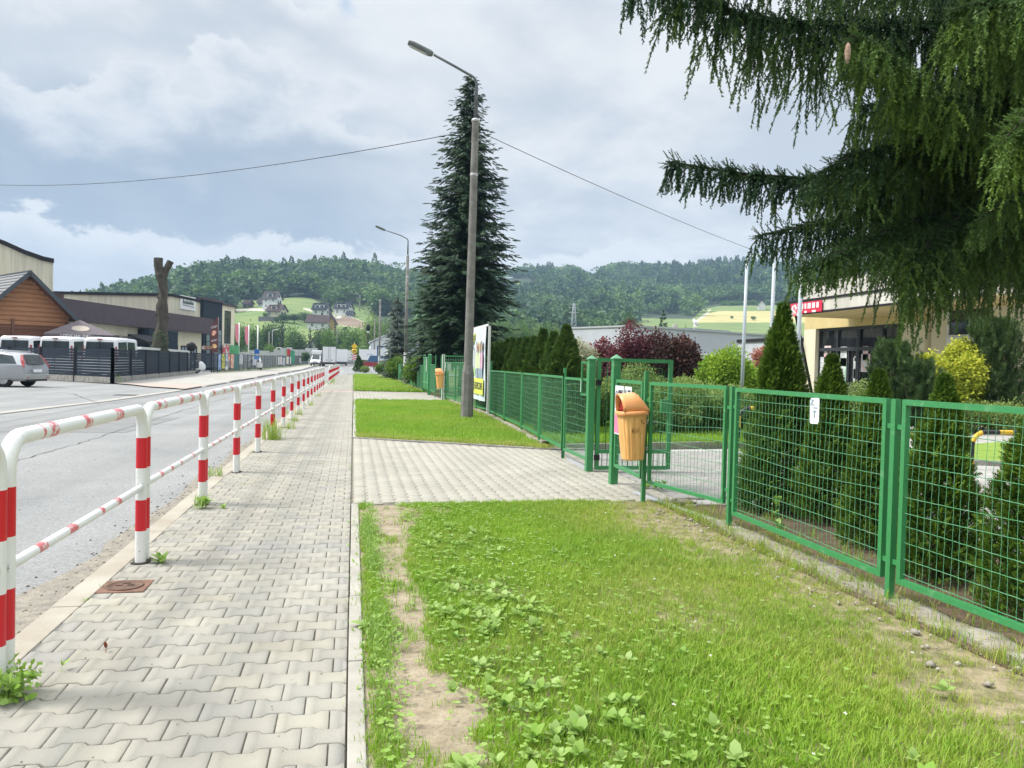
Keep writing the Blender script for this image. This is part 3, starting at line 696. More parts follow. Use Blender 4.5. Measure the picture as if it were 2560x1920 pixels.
    tri_obj('grass', V, F, M_grass, rnd=r, kind='stuff', label='lawn grass of the school garden behind the open gate', cat='grass')
    # sparse tufts in the litter under the hedge and along the footing
    n = 900; x = 3.1 + RNG.exponential(.28, n); y = RNG.uniform(1.2, 7.6, n)
    temps = [t_tuft(9, .09, .004, 90 + s, spread=.03, lean=.8) for s in range(3)]
    R = rotz(RNG.uniform(0, 6.28, n)) * RNG.uniform(.5, 1.2, n)[:, None, None]
    V, F, r = scatter(temps, RNG.integers(0, 3, n), R, np.stack([x, y, np.full(n, .0)], 1), np.clip(RNG.normal(.45, .25, n), 0, 1))
    tri_obj('grass', V, F, M_grass, rnd=r, kind='stuff', label='straggly dry grass along the foot of the near fence', cat='grass')
grass()
M_weed = leafmat('weed_leaf', (.27, .44, .06), (.19, .36, .045), (.38, .50, .18), trans=.35, rough=.45)
def t_rosette(n, ls, w, seed, tilt=.5):
    g = np.random.default_rng(seed); V0, F0 = t_leaf(w, 1, .06)
    a = np.arange(n) * 2.4 + g.uniform(0, .5, n); el = g.uniform(tilt * .3, tilt * 1.6, n)
    d = np.stack([np.cos(a) * np.cos(el), np.sin(a) * np.cos(el), np.sin(el)], 1)
    R = frames(d) * (ls * g.uniform(.6, 1.2, n))[:, None, None]
    V, F, r = scatter([(V0, F0)], np.zeros(n, int), R, np.zeros((n, 3)), np.zeros(n)); return V, F, np.repeat(g.uniform(-.2, .2, n), len(V0))
def weeds():
    temps = [t_rosette(6, .055, .62, s, .75) for s in range(3)] + [t_rosette(7, .04, .7, 9, .8)]
    cs = []
    for cx, cy, sx, sy, n in ((.80, 4.3, .2, .42, 85), (.85, 5.9, .2, .4, 45), (.75, 3.0, .16, .3, 35), (.72, 2.45, .18, .18, 30), (1.3, 3.4, .3, .5, 10), (2.0, 2.5, .5, .3, 8), (1.7, 2.15, .25, .2, 6)):
        cs.append(np.stack([RNG.normal(cx, sx, n), RNG.normal(cy, sy, n)], 1))
    C = np.concatenate(cs); C = C[(C[:, 0] > .42) & (C[:, 0] < 3.1) & (C[:, 1] < 7.6)]; n = len(C)
    T = np.column_stack([C, RNG.uniform(.015, .04, n)]); R = rotz(RNG.uniform(0, 6.3, n)) * RNG.uniform(.5, 1.15, n)[:, None, None]
    V, F, r = scatter(temps, RNG.integers(0, 4, n), R, T, RNG.uniform(.1, .7, n))
    tri_obj('weeds', V, F, M_weed, rnd=r, kind='stuff', label='broad leaved weeds spread through the nearest verge', cat='weeds')
    # clover and creeping weeds
    t3 = [t_rosette(3, .02, .9, 30 + s, .3) for s in range(2)]
    n = 3600; x = np.abs(RNG.normal(0, .9, n)) + .12; y = RNG.uniform(1.5, 7.6, n)
    k = (x < 3.2) & ((x < .26) | (x > .42 + .1 * (nz(x * 0, y, 1.3, 2) - .5)) | (RNG.uniform(0, 1, n) < .10)); x, y = x[k], y[k]; n = len(x)
    T = np.column_stack([x, y, RNG.uniform(.006, .05, n)]); R = rotz(RNG.uniform(0, 6.3, n)) * RNG.uniform(.6, 1.3, n)[:, None, None]
    V, F, r = scatter(t3, RNG.integers(0, 2, n), R, T, RNG.uniform(0, .5, n))
    tri_obj('clover', V, F, M_weed, rnd=r, kind='stuff', label='small clover leaves among the grass of the nearest verge', cat='clover')
    # little white flower heads
    o = []; g = np.random.default_rng(3)
    n = 55; T = np.column_stack([RNG.uniform(.9, 3.1, n), RNG.uniform(1.9, 7.3, n), RNG.uniform(.055, .08, n)])
    v, f = t_leaf(.5); nn = 10; d = g.normal(0, 1, (nn, 3)); d[:, 2] = np.abs(d[:, 2]); V0, F0, _ = scatter([(v, f)], np.zeros(nn, int), frames(d) * .009, np.zeros((nn, 3)), np.zeros(nn))
    V, F, r = scatter([(V0, F0)], np.zeros(n, int), rotz(RNG.uniform(0, 6, n)), T, RNG.uniform(0, 1, n))
    tri_obj('clover_flowers', V, F, mat('clover_flower', (.75, .74, .70), .7), rnd=r, kind='stuff', label='scattered small white clover flowers in the grass', cat='flowers')
    # dry straw and leaf litter on the bare strip
    n = 6500; x = np.where(RNG.uniform(0, 1, n) < .4, RNG.normal(.30, .10, n), RNG.normal(2.95, .30, n)); y = RNG.uniform(1.3, 7.7, n)
    k = (x > .08) & (x < 3.9); x, y = x[k], y[k]; n = len(x)
    st = (np.array([(-.5, 0, 0), (.5, 0, .06), (0, .04, .03)]), np.array([(0, 1, 2)]))
    R = rotz(RNG.uniform(0, 6.3, n)) * RNG.uniform(.015, .06, n)[:, None, None]
    V, F, r = scatter([st], np.zeros(n, int), R, np.column_stack([x, y, np.full(n, .003)]), RNG.uniform(0, 1, n))
    tri_obj('straw', V, F, mat('straw', (.50, .42, .27), .9, (.38, .30, .18), sc=4, attr=True, c3=(.30, .22, .13)), rnd=r, kind='stuff', label='dry straw and leaf litter on the bare soil', cat='straw')
weeds()
def plant(label, loc, temps, n, spread, size, m=None, cat='weed', h=0., dry=.3, name='weed', group=None):
    x = RNG.normal(0, spread, n); y = RNG.normal(0, spread, n); z = RNG.uniform(0, max(h, .001), n)
    R = rotz(RNG.uniform(0, 6.3, n)) * (size * RNG.uniform(.6, 1.2, n))[:, None, None]
    V, F, r = scatter(temps, RNG.integers(0, len(temps), n), R, np.column_stack([x, y, z]), np.clip(RNG.normal(dry, .15, n), 0, 1))
    k0 = len(V); sv = []; sf = []
    for i in range(n):       # a stalk from the root to every shoot
        p = np.array([x[i], y[i], z[i] + .004]); j = k0 + len(sv); sv += [(-.003, 0, -.01), (.003, 0, -.01), (0, .003, -.01), tuple(p)]; sf += [(j, j + 1, j + 3), (j + 1, j + 2, j + 3), (j + 2, j, j + 3)]
    V = np.concatenate([V, np.array(sv)]); F = np.concatenate([F, np.array(sf)]); r = np.concatenate([r, np.full(len(sv), .4)])
    o = tri_obj(name, V, F, m or M_weed, rnd=r); o.location = loc; return tag(o, label, cat, group)
tall = [t_tuft(14, .33, .007, 200 + s, spread=.03, lean=.7) for s in range(2)]; small = [t_tuft(9, .1, .006, 210, spread=.02, lean=1.)]
ros = [t_rosette(9, .1, .4, 220, .7)]
plant('bushy weed with round leaves growing against the foot of the nearest red and white post', (-1.34, 3.44, 0), [t_cluster(16, .03, .6, 5, .06), t_rosette(6, .05, .6, 4, .9)], 26, .045, 1., h=.12)
plant('thin leaved sprig sprouting from a joint beside the nearest post', (-1.24, 3.72, 0), [t_rosette(5, .05, .4, 6, 1.2)], 1, .02, 1., h=.05)
plant('small reddish seedling in a paving joint near the first post', (-1.12, 3.95, 0), [t_rosette(5, .04, .4, 7, 1.2)], 2, .01, 1., m=mat('red_leaf', (.25, .07, .04), .7), h=.03)
plant('small weed beside the foot of the second white post', (-1.27, 5.62, 0), ros, 2, .02, .8, h=.02)
plant('green dandelion rosette at the foot of the third post of the guard rail', (-1.38, 7.62, 0), ros + small, 7, .05, 1.25, h=.03)
plant('tiny weed in the paving joint right of the third post', (-1.15, 7.6, 0), small + ros, 3, .02, .5)
plant('thin grass tuft on the edge slab left of the fourth post', (-1.55, 9.75, 0), small, 6, .06, 1.)
plant('tall bushy grass clump around the foot of the sixth post', (-1.36, 14.15, 0), tall, 12, .07, 1.25, m=M_grass, dry=.3)
plant('lower grass clump right of the tall grass at the guard rail', (-1.28, 16.2, 0), tall, 8, .09, .75, m=M_grass, dry=.35)
for k, (y, w) in enumerate(((18.3, .5), (20.6, .6), (24.8, .55), (31., .5), (47.4, .8), (50, .9), (53, .8), (57, .8))):
    plant('ragged weeds at the guard rail foot, %s clump beyond the tall grass' % ORD[k], (-1.32, y, 0), tall, 8, .12, w, m=M_grass, dry=.4, group='weed clumps along the guard rail')
plant('grey green dock weed leaning over the kerb of the nearest verge', (.1, 4.12, .01), [t_rosette(7, .13, .42, 230, .45)], 1, .01, 1., dry=.7)
plant('dark leaved dock weed in the bare strip at the bottom of the picture', (.36, 2.66, .0), [t_rosette(7, .085, .5, 231, .6)], 1, .02, 1., dry=.6)
plant('light green upright broad leaves among the grass at the bottom middle', (1.95, 2.35, .02), [t_rosette(5, .07, .5, 232, .9)], 1, .02, 1., dry=.1)
plant('climbing leafy seedling between the hedge and the near fence', (3.55, 6.0, 0), [t_rosette(5, .06, .7, 234, .8)], 9, .06, 1., h=.4, dry=.2)
plant('green weeds inside the school gate beside the gate post', (3.5, 8.55, 0), [t_rosette(7, .07, .6, 235, .8)], 12, .1, 1., h=.05, dry=.2)
plant('leafy weed against the plinth of the slatted fence', (-11.9, 42.6, 0), [t_rosette(8, .2, .5, 236, .9)] + tall, 14, .2, 1., h=.4, dry=.3)
# creeping weeds between kerb and soil
def joints():
    n = 900; k = RNG.integers(0, 3, n); y = RNG.uniform(1.5, 30, n) ; x = np.where(k == 0, RNG.normal(-.012, .008, n), np.where(k == 1, -1.47 + RNG.normal(0, .012, n), -1.1 - np.abs(RNG.normal(0, .15, n)))); 
    ok = nz(x * 0, y, 1.9, 4) + RNG.normal(0, .15, n) > .55; ok &= (k < 2) | (RNG.uniform(0, 1, n) < .10); x = x[ok]; y = y[ok]; n = len(x)
    temps = [t_tuft(7, .022, .003, 300, spread=.012, lean=1.2), t_rosette(4, .012, .6, 301, .6)]
    R = rotz(RNG.uniform(0, 6.3, n)) * RNG.uniform(.5, 1.4, n)[:, None, None]
    V, F, r = scatter(temps, RNG.integers(0, 2, n), R, np.column_stack([x, y, np.full(n, -.006)]), RNG.uniform(.2, .9, n))
    tri_obj('moss', V, F, M_weed, rnd=r, kind='stuff', label='tiny weeds and moss in the joints of the paving', cat='moss')
joints()
def creep():
    n = 620; y = RNG.uniform(1.4, 7.7, n); y = y[(nz(y * 0, y, 2.2, 3) + RNG.normal(0, .12, n)) > .5]; n = len(y); x = .085 + np.abs(RNG.normal(0, .035, n)) + .06 * nz(y * 0, y, 3, 2)
    temps = [t_cluster(9, .02, .4, s, .06, up=1.5) for s in range(3)] + [t_tuft(8, .06, .004, 95, spread=.02, lean=.9)]
    R = rotz(RNG.uniform(0, 6.3, n)) * RNG.uniform(.7, 1.5, n)[:, None, None]
    V, F, r = scatter(temps, RNG.integers(0, 4, n), R, np.column_stack([x, y, RNG.uniform(.0, .03, n)]), RNG.uniform(0, .6, n))
    tri_obj('weeds', V, F, M_weed, rnd=r, kind='stuff', label='creeping weeds along the inner edge of the near kerb', cat='weeds')
creep()

# ---- conifers
def t_spray(seed, n=9, droop=.25, fine=1.):      # flat feathery spray along +Y
    g = np.random.default_rng(seed); V = []; F = []
    def tri(a, b, w):
        a = np.array(a); b = np.array(b); d = b - a; s = np.cross(d, [0, 0, 1.]); s = s / (np.linalg.norm(s) + 1e-9) * w / 2; u = np.array([0, 0, w * .5])
        k = len(V); V.extend([a - s, a + s, b, a + (b - a) * .4 + u]); F.extend([(k, k + 1, k + 3), (k + 1, k + 2, k + 3), (k, k + 3, k + 2)])
    tri((0, 0, 0), (0, 1, -droop), .11 * fine)
    for i in range(n):
        t = .08 + .85 * i / n; s = 1 if i % 2 else -1; L = (.52 * (1 - t * .65)) * g.uniform(.7, 1.2)
        a = (0, t, -droop * t * t); b = (s * L * .75, t + L * .55, -droop * t * t - droop * L * g.uniform(.5, 1.6)); tri(a, b, .10 * fine)
    return np.array(V), np.array(F), np.repeat(g.uniform(-.15, .15, n + 1), 4)
def spruce_crown(h, r, levels, per, z0=.06, seed=1, droop=.35, sl=.5, power=.85, irregular=.25, step=.3):
    g = np.random.default_rng(seed); T = []; D = []; S = []; rn = []
    for i in range(levels):
        f = (i + g.uniform(-.4, .4)) / levels; f = min(max(f, 0), .995); z = h * (z0 + (1 - z0) * f)
        L0 = r * (1 - f) ** power * (.60 + .40 * min(1, f * 3.4)) + .02 * h * (1 - f) + .1
        for j in range(max(3, int(per * (1 - f * .55)))):
            a = g.uniform(0, 6.283); L = L0 * g.uniform(1 - irregular * 1.6, 1 + irregular * .5); rise = g.uniform(-.05, .25) + f * .4
            m = max(2, int(L / step) + 1); br = g.uniform(0, .25)
            for k in range(m):
                u = (k + .6) / m; rr = L * u
                z_ = z + rise * L * u - droop * L * u * u + .16 * L * max(0, u - .65)
                for s in ((-1, 1) if u < .85 else (0,)):
                    aa = a + s * g.uniform(.25, .8) * (1.1 - u)
                    px = math.cos(a) * rr; py = math.sin(a) * rr
                    T.append((px + g.normal(0, .03), py + g.normal(0, .03), z_ + g.normal(0, .04)))
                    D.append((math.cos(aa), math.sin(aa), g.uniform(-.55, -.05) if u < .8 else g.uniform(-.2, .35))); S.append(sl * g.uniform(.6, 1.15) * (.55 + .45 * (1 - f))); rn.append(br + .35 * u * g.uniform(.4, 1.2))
    for k in range(10):      # leader
        a = g.uniform(0, 6.28); T.append((0, 0, h * (.965 + .004 * k))); D.append((math.cos(a) * .5, math.sin(a) * .5, 1)); S.append(sl * .35); rn.append(.3)
    T = np.array(T); D = np.array(D); S = np.array(S); rn = np.array(rn)
    temps = [t_spray(seed * 10 + q, fine=1.55) for q in range(4)]
    R = frames(D, roll=g.normal(0, .35, len(T))) * S[:, None, None]
    return scatter(temps, g.integers(0, 4, len(T)), R, T, rn)
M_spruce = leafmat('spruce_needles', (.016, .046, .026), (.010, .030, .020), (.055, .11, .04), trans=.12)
M_spruceb = leafmat('blue_spruce_needles', (.075, .105, .085), (.05, .08, .06), (.14, .17, .12), trans=.12)
def conifer(name, label, cat, loc, h, r, m, levels, per, seed, trunk_r, z0=.08, group=None, parent_kw=None, **kw):
    t = thing(name, label, cat, loc, group=group)
    V, F, rn = spruce_crown(h, r, levels, per, z0=z0, seed=seed, **kw)
    tri_obj('crown', V, F, m, t, rn)
    MB().tube([(0, 0, -.1), (trunk_r * .1, 0, h * .3), (0, .02, h * .96)], [trunk_r, trunk_r * .75, trunk_r * .12], 10).build('trunk', M_bark, t)
    return t
b = P(1003, 765, 36)
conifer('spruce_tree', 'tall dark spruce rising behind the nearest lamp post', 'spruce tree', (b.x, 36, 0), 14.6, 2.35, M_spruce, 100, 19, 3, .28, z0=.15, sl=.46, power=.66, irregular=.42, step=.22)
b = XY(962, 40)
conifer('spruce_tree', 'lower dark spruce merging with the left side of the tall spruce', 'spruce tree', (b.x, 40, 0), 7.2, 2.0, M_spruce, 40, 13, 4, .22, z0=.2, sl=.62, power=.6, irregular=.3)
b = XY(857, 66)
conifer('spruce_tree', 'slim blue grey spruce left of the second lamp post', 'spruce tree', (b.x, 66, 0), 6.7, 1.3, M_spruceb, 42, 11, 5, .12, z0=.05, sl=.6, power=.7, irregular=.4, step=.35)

# ---- thujas
def thuja_mesh(h, w, seed, n=5200, fr=.055, tip=1.0, M=None, name='foliage'):
    g = np.random.default_rng(seed)
    f = g.uniform(0, 1, n) ** .8; a = g.uniform(0, 6.283, n)
    prof = (1 - f) ** (.50 + .25 * f) * (.82 + .18 * np.minimum(1, f * 7)) * np.where(f > .8, .55 + .45 * (1 - f) / .2, 1)
    lump = 1 + .13 * np.sin(a * 3 + f * 9 + seed) + .10 * np.sin(a * 7 - f * 17 + seed * 2) + .08 * np.sin(f * 40 + a * 2)
    rad_ = w * prof * lump * np.where(g.uniform(0, 1, n) < .38, g.uniform(.3, .9, n), g.uniform(.86, 1.1, n))
    T = np.stack([np.cos(a) * rad_, np.sin(a) * rad_, .02 + f * h * .97], 1)
    D = np.stack([np.cos(a + g.normal(0, .5, n)) * .8, np.sin(a + g.normal(0, .5, n)) * .8, g.uniform(.3, 1.3, n)], 1)
    temps = [t_spray(seed + 300 + q, 7, .05, 1.5) for q in range(4)]
    R = frames(D, roll=g.normal(0, 1.2, n)) * (fr * g.uniform(.7, 1.4, n))[:, None, None]
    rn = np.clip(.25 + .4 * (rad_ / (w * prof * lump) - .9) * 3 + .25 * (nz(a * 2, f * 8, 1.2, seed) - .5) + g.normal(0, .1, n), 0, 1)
    return scatter(temps, g.integers(0, 4, n), R, T, rn)
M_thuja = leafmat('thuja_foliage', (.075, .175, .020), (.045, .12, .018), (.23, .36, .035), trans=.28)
M_thujad = leafmat('hedge_foliage', (.055, .125, .022), (.034, .09, .018), (.15, .25, .035), trans=.25)
def thuja(label, loc, h, w, seed, n, fr, m=M_thuja, group=None):
    t = thing('thuja', label, 'thuja', loc, group=group)
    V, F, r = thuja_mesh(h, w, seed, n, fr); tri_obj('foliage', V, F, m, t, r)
    MB().tube([(0, 0, -.05), (0, 0, h * .6)], [.035, .015], 7).build('stem', M_bark, t); return t
GR = 'thuja bushes behind the near wire fence'
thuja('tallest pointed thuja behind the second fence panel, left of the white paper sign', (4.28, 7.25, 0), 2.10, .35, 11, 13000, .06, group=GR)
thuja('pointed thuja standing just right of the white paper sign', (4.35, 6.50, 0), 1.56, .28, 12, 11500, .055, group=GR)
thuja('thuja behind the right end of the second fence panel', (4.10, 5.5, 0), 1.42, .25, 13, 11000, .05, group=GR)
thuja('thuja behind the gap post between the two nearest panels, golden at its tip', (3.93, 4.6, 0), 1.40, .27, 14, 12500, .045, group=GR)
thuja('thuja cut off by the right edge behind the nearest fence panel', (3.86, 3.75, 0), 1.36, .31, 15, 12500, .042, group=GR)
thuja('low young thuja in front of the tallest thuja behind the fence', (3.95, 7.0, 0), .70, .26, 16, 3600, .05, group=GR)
hedge = [(1222, 2.32, .62), (1195, 2.2, .40), (1172, 2.2, .45), (1153, 2.15, .45), (1136, 2.15, .45), (1121, 2.1, .45), (1108, 2.1, .45), (1096, 2.05, .45), (1085, 2.0, .45), (1075, 2.0, .45), (1066, 2.0, .45)]
HB = ['big rounded thuja closing the hedge at its right end', 'slim hedge thuja next to the big rounded one']
th0 = None
for i, (px, h, w) in enumerate(hedge):
    r = ray(px, 780); Yh = 4.2 * r.y / r.x
    lb = HB[i] if i < 2 else '%s thuja of the hedge row counted from its big right end' % ORD[i]
    if i == 0: thuja(lb, (4.2, Yh, 0), h * .96, w * .88, 31, 9000, .09, M_thujad, 'hedge row of thujas behind the left fence')
    elif i == 1: th0 = thuja(lb, (4.2, Yh, 0), h * .97, w * 1.0, 32, 6500, .09, M_thujad, 'hedge row of thujas behind the left fence')
    else: copy_thing(th0, (4.2, Yh, 0), rz=i * 1.3, label=lb, scale=(1, 1, h / 2.15 * random.uniform(.96, 1.05)))

# ---- broadleaf trees and shrubs
def crown_mesh(h0, h1, r, n, ls, seed, lobes=9, per=8, w=.6, simple=False, flat=1.):
    g = np.random.default_rng(seed); zc = (h0 + h1) / 2; rz = (h1 - h0) / 2
    C = []; 
    for i in range(lobes):
        d = g.normal(0, 1, 3); d /= np.linalg.norm(d); q = g.uniform(.35, .78)
        C.append((d[0] * r * q, d[1] * r * q, zc + d[2] * rz * q, g.uniform(.32, .55)))
    C.append((0, 0, zc, .6)); C = np.array(C)
    k = g.integers(0, len(C), n); d = g.normal(0, 1, (n, 3)); d /= np.linalg.norm(d, axis=1, keepdims=True)
    q = g.uniform(.55, 1.08, n) ** .6
    T = np.stack([C[k, 0] + d[:, 0] * C[k, 3] * r * q, C[k, 1] + d[:, 1] * C[k, 3] * r * q, C[k, 2] + d[:, 2] * C[k, 3] * rz * q * flat], 1)
    temps = [t_cluster(per, 1., w, seed * 7 + s, 1.6, simple=simple) for s in range(4)]
    R = frames(d + g.normal(0, .4, (n, 3)), roll=g.uniform(-3, 3, n)) * (ls * g.uniform(.7, 1.3, n))[:, None, None]
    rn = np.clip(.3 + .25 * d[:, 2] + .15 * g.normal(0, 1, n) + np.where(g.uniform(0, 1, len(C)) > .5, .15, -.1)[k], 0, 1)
    return scatter(temps, g.integers(0, 4, n), R, T, rn)
def limbs(t, h0, h1, r, tr, seed, m, forks=5):
    g = random.Random(seed); mb = MB(); mb.tube([(0, 0, -.1), (.03, 0, h0), (0, .02, (h0 + h1) * .55)], [tr, tr * .75, tr * .3], 8)
    for i in range(forks):
        a = i * 2.4 + g.uniform(0, .6); z = h0 * g.uniform(.6, 1.1); L = r * g.uniform(.5, .8)
        mb.tube([(0, 0, z), (math.cos(a) * L * .5, math.sin(a) * L * .5, z + (h1 - h0) * .25), (math.cos(a) * L, math.sin(a) * L, z + (h1 - h0) * g.uniform(.4, .6))], [tr * .5, tr * .32, tr * .12], 6)
    mb.build('trunk', m, t)
def leafy(name, label, cat, loc, h, r, m, seed, n=2500, ls=.12, base=.25, tr=.1, group=None, bark=M_bark, **kw):
    t = thing(name, label, cat, loc, group=group)
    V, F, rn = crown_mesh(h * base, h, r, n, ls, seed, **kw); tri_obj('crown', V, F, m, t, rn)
    limbs(t, h * base, h, r, tr, seed, bark); return t
M_purple = leafmat('purple_leaves', (.12, .026, .045), (.07, .02, .034), (.25, .07, .075), trans=.25)
M_purpled = leafmat('dark_purple_leaves', (.045, .022, .026), (.028, .016, .02), (.15, .065, .045), trans=.2)
M_lime = leafmat('lime_leaves', (.22, .38, .03), (.14, .28, .03), (.38, .52, .06), trans=.35)
M_green = leafmat('green_leaves', (.095, .20, .045), (.065, .15, .038), (.19, .31, .07), trans=.3)
M_greend = leafmat('dark_green_leaves', (.055, .12, .045), (.038, .09, .038), (.12, .20, .065), trans=.25)
M_pale = leafmat('pale_leaves', (.17, .27, .08), (.12, .21, .07), (.26, .36, .12), trans=.3)
M_gold = leafmat('golden_foliage', (.34, .42, .03), (.20, .30, .03), (.60, .60, .07), trans=.3)
M_shrub = leafmat('shrub_leaves', (.13, .25, .045), (.08, .17, .035), (.34, .42, .13), trans=.3)
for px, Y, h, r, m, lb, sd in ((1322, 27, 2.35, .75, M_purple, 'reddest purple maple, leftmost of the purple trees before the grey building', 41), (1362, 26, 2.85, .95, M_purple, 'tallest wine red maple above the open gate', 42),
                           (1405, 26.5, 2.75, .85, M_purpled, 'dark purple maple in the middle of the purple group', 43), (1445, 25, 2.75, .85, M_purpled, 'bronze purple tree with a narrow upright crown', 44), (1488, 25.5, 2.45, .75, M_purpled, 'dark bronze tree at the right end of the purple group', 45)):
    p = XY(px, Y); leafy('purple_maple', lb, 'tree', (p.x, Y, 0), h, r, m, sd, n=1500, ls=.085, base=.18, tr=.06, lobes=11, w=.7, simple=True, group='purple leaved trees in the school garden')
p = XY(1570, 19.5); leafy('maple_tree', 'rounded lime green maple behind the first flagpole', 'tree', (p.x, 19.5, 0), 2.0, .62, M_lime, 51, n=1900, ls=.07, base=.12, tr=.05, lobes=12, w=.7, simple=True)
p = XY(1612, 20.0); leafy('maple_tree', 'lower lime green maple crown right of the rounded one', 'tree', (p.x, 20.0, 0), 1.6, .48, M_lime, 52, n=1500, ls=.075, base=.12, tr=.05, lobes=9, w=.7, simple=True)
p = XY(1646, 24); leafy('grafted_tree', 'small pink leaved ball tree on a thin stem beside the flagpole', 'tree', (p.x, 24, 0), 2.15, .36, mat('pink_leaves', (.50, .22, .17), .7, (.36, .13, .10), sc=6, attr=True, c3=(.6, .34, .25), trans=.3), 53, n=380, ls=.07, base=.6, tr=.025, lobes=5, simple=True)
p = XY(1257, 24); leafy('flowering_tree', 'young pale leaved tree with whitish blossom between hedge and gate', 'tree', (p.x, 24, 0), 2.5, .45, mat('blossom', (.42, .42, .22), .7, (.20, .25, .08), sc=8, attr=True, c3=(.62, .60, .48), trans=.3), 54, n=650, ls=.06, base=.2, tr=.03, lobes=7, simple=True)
def shrub(label, loc, h, r, m, seed, n=1500, ls=.06, cat='shrub', name='shrub', group=None, **kw):
    t = thing(name, label, cat, loc, group=group); V, F, rn = crown_mesh(-.05, h, r, n, ls, seed, lobes=10, simple=True, **kw); tri_obj('foliage', V, F, m, t, rn)
    mb = MB()
    for k in range(5): a = k * 1.3; mb.tube([(0, 0, -.05), (math.cos(a) * r * .4, math.sin(a) * r * .4, h * .6)], [.015, .006], 5)
    mb.build('stems', M_bark, t); return t
for i, (px, Y, h, r, lb) in enumerate(((1305, 16.8, 1.15, .55, 'dense leafy shrub directly behind the open gate leaf'), (1350, 17.2, 1.25, .75, 'flowering shrub seen between the gate posts'), (1432, 15.6, 1.12, .72, 'white flecked shrub left behind the third fence panel'),
                                   (1492, 15.8, 1.15, .75, 'white flecked shrub in the middle behind the third fence panel'), (1548, 16.0, 1.12, .75, 'dark based shrub at the right end behind the third fence panel'), (1605, 16.8, 1.0, .7, 'shrub behind the yellow and black barrier hoop'), (1470, 18.6, 1.3, .9, 'taller yellowish shrub in the second row behind the gate'), (1400, 19.5, 1.35, .9, 'loose shrub in front of the purple trees'))):
    p = XY(px, Y); shrub(lb, (p.x, Y, 0), h, r, M_shrub, 60 + i, n=2300, ls=.05, group='garden shrubs behind the open gate')
p = XY(1488, 26); q = XY(1430, 27)
shrub('clipped yellow shrub row under the purple trees, right part', (p.x, 26, 0), 1.0, .9, M_gold, 71, n=1200, ls=.05, flat=.7); shrub('clipped yellow shrub row under the purple trees, left part', (q.x, 27, 0), .95, .8, M_gold, 72, n=1000, ls=.05, flat=.7)
# shrubs by the entrance
p = XY(2055, 18.2); shrub('golden yellow conifer shrub above the fence at the right', (p.x, 18.2, 0), 2.4, .78, M_gold, 73, n=4200, ls=.075, name='golden_shrub')
p = XY(1998, 18.0); shrub('smaller golden shrub left of the big golden one', (p.x, 18.0, 0), 1.85, .48, M_gold, 74, n=1700, ls=.075, name='golden_shrub')
def pine(label, loc, h, r, seed, n, m):
    g = np.random.default_rng(seed); t = thing('pine_shrub', label, 'pine shrub', loc); T = []; D = []; mb = MB()
    for i in range(n):
        a = g.uniform(0, 6.28); f = g.uniform(.05, 1) ; q = g.uniform(.2, 1) ** .6 * r * (1 - .60 * f) * (.78 + .30 * math.sin(a * 3 + seed + f * 7) + .14 * math.sin(a * 8 - f * 13))
        T.append((math.cos(a) * q, math.sin(a) * q, f * h)); D.append((math.cos(a) * .5, math.sin(a) * .5, 1.1))
    for i in range(14):
        a = g.uniform(0, 6.28); q = r * g.uniform(.2, .75); z = h * g.uniform(.5, 1.02) * (1 - .35 * q / r)
        mb.tube([(0, 0, 0), (math.cos(a) * q * .7, math.sin(a) * q * .7, z * .5), (math.cos(a) * q, math.sin(a) * q, z)], [.03, .018, .006], 6)
        for k in range(16): u = .55 + .45 * k / 15; T.append((math.cos(a) * q * u, math.sin(a) * q * u, z * (.5 + (u - .55) / .45 * .5))); D.append((g.normal(0, .5), g.normal(0, .5), 1))
    for i in range(46):          # upright candles that break the outline
        a = g.uniform(0, 6.28); f = g.uniform(.35, .97); q = r * (1 - .60 * f) * g.uniform(.5, 1.1); L_ = g.uniform(.15, .42) * h / 2.4; dx, dy = math.cos(a) * .25, math.sin(a) * .25
        for k in range(7): u = k / 6; T.append((math.cos(a) * q + dx * L_ * u, math.sin(a) * q + dy * L_ * u, f * h + L_ * u)); D.append((dx + g.normal(0, .25), dy + g.normal(0, .25), 1))
    mb.build('stems', M_bark, t)
    gg = np.random.default_rng(seed + 1); nn = 26; d = gg.normal(0, .55, (nn, 3)); d[:, 2] = np.abs(d[:, 2]); d[:, 1] += 1.
    v = np.array([(-.05, 0, 0), (.05, 0, 0), (0, 1, 0)]); tv, tf, _ = scatter([(v, np.array([(0, 1, 2)]))], np.zeros(nn, int), frames(d) * .55, np.stack([gg.normal(0, .05, nn), gg.uniform(0, .6, nn), gg.normal(0, .05, nn)], 1), np.zeros(nn))
    T = np.array(T); D = np.array(D); k = len(T)
    V, F, rn = scatter([(tv, tf)], np.zeros(k, int), frames(D, roll=g.uniform(0, 6, k)) * (.17 * g.uniform(.7, 1.3, k))[:, None, None], T, np.clip(.3 + .5 * T[:, 2] / h * g.uniform(.3, 1, k), 0, 1))
    tri_obj('needles', V, F, m, t, rn); return t
M_pine = leafmat('pine_needles', (.030, .075, .022), (.020, .052, .018), (.10, .17, .05), trans=.1)
p = XY(2145, 18.0); pine('dark pine with upright candles at the right edge above the fence', (p.x, 18.0, 0), 2.9, 1.25, 81, 4200, M_pine)
p = XY(1935, 17.6); pine('spreading dwarf pine in front of the school doors', (p.x, 17.6, 0), 2.15, .95, 82, 2000, M_pine)
p = XY(1985, 17.0); pine('lower dwarf pine right of the one before the doors', (p.x, 17.0, 0), 1.7, .8, 83, 1500, M_pine)
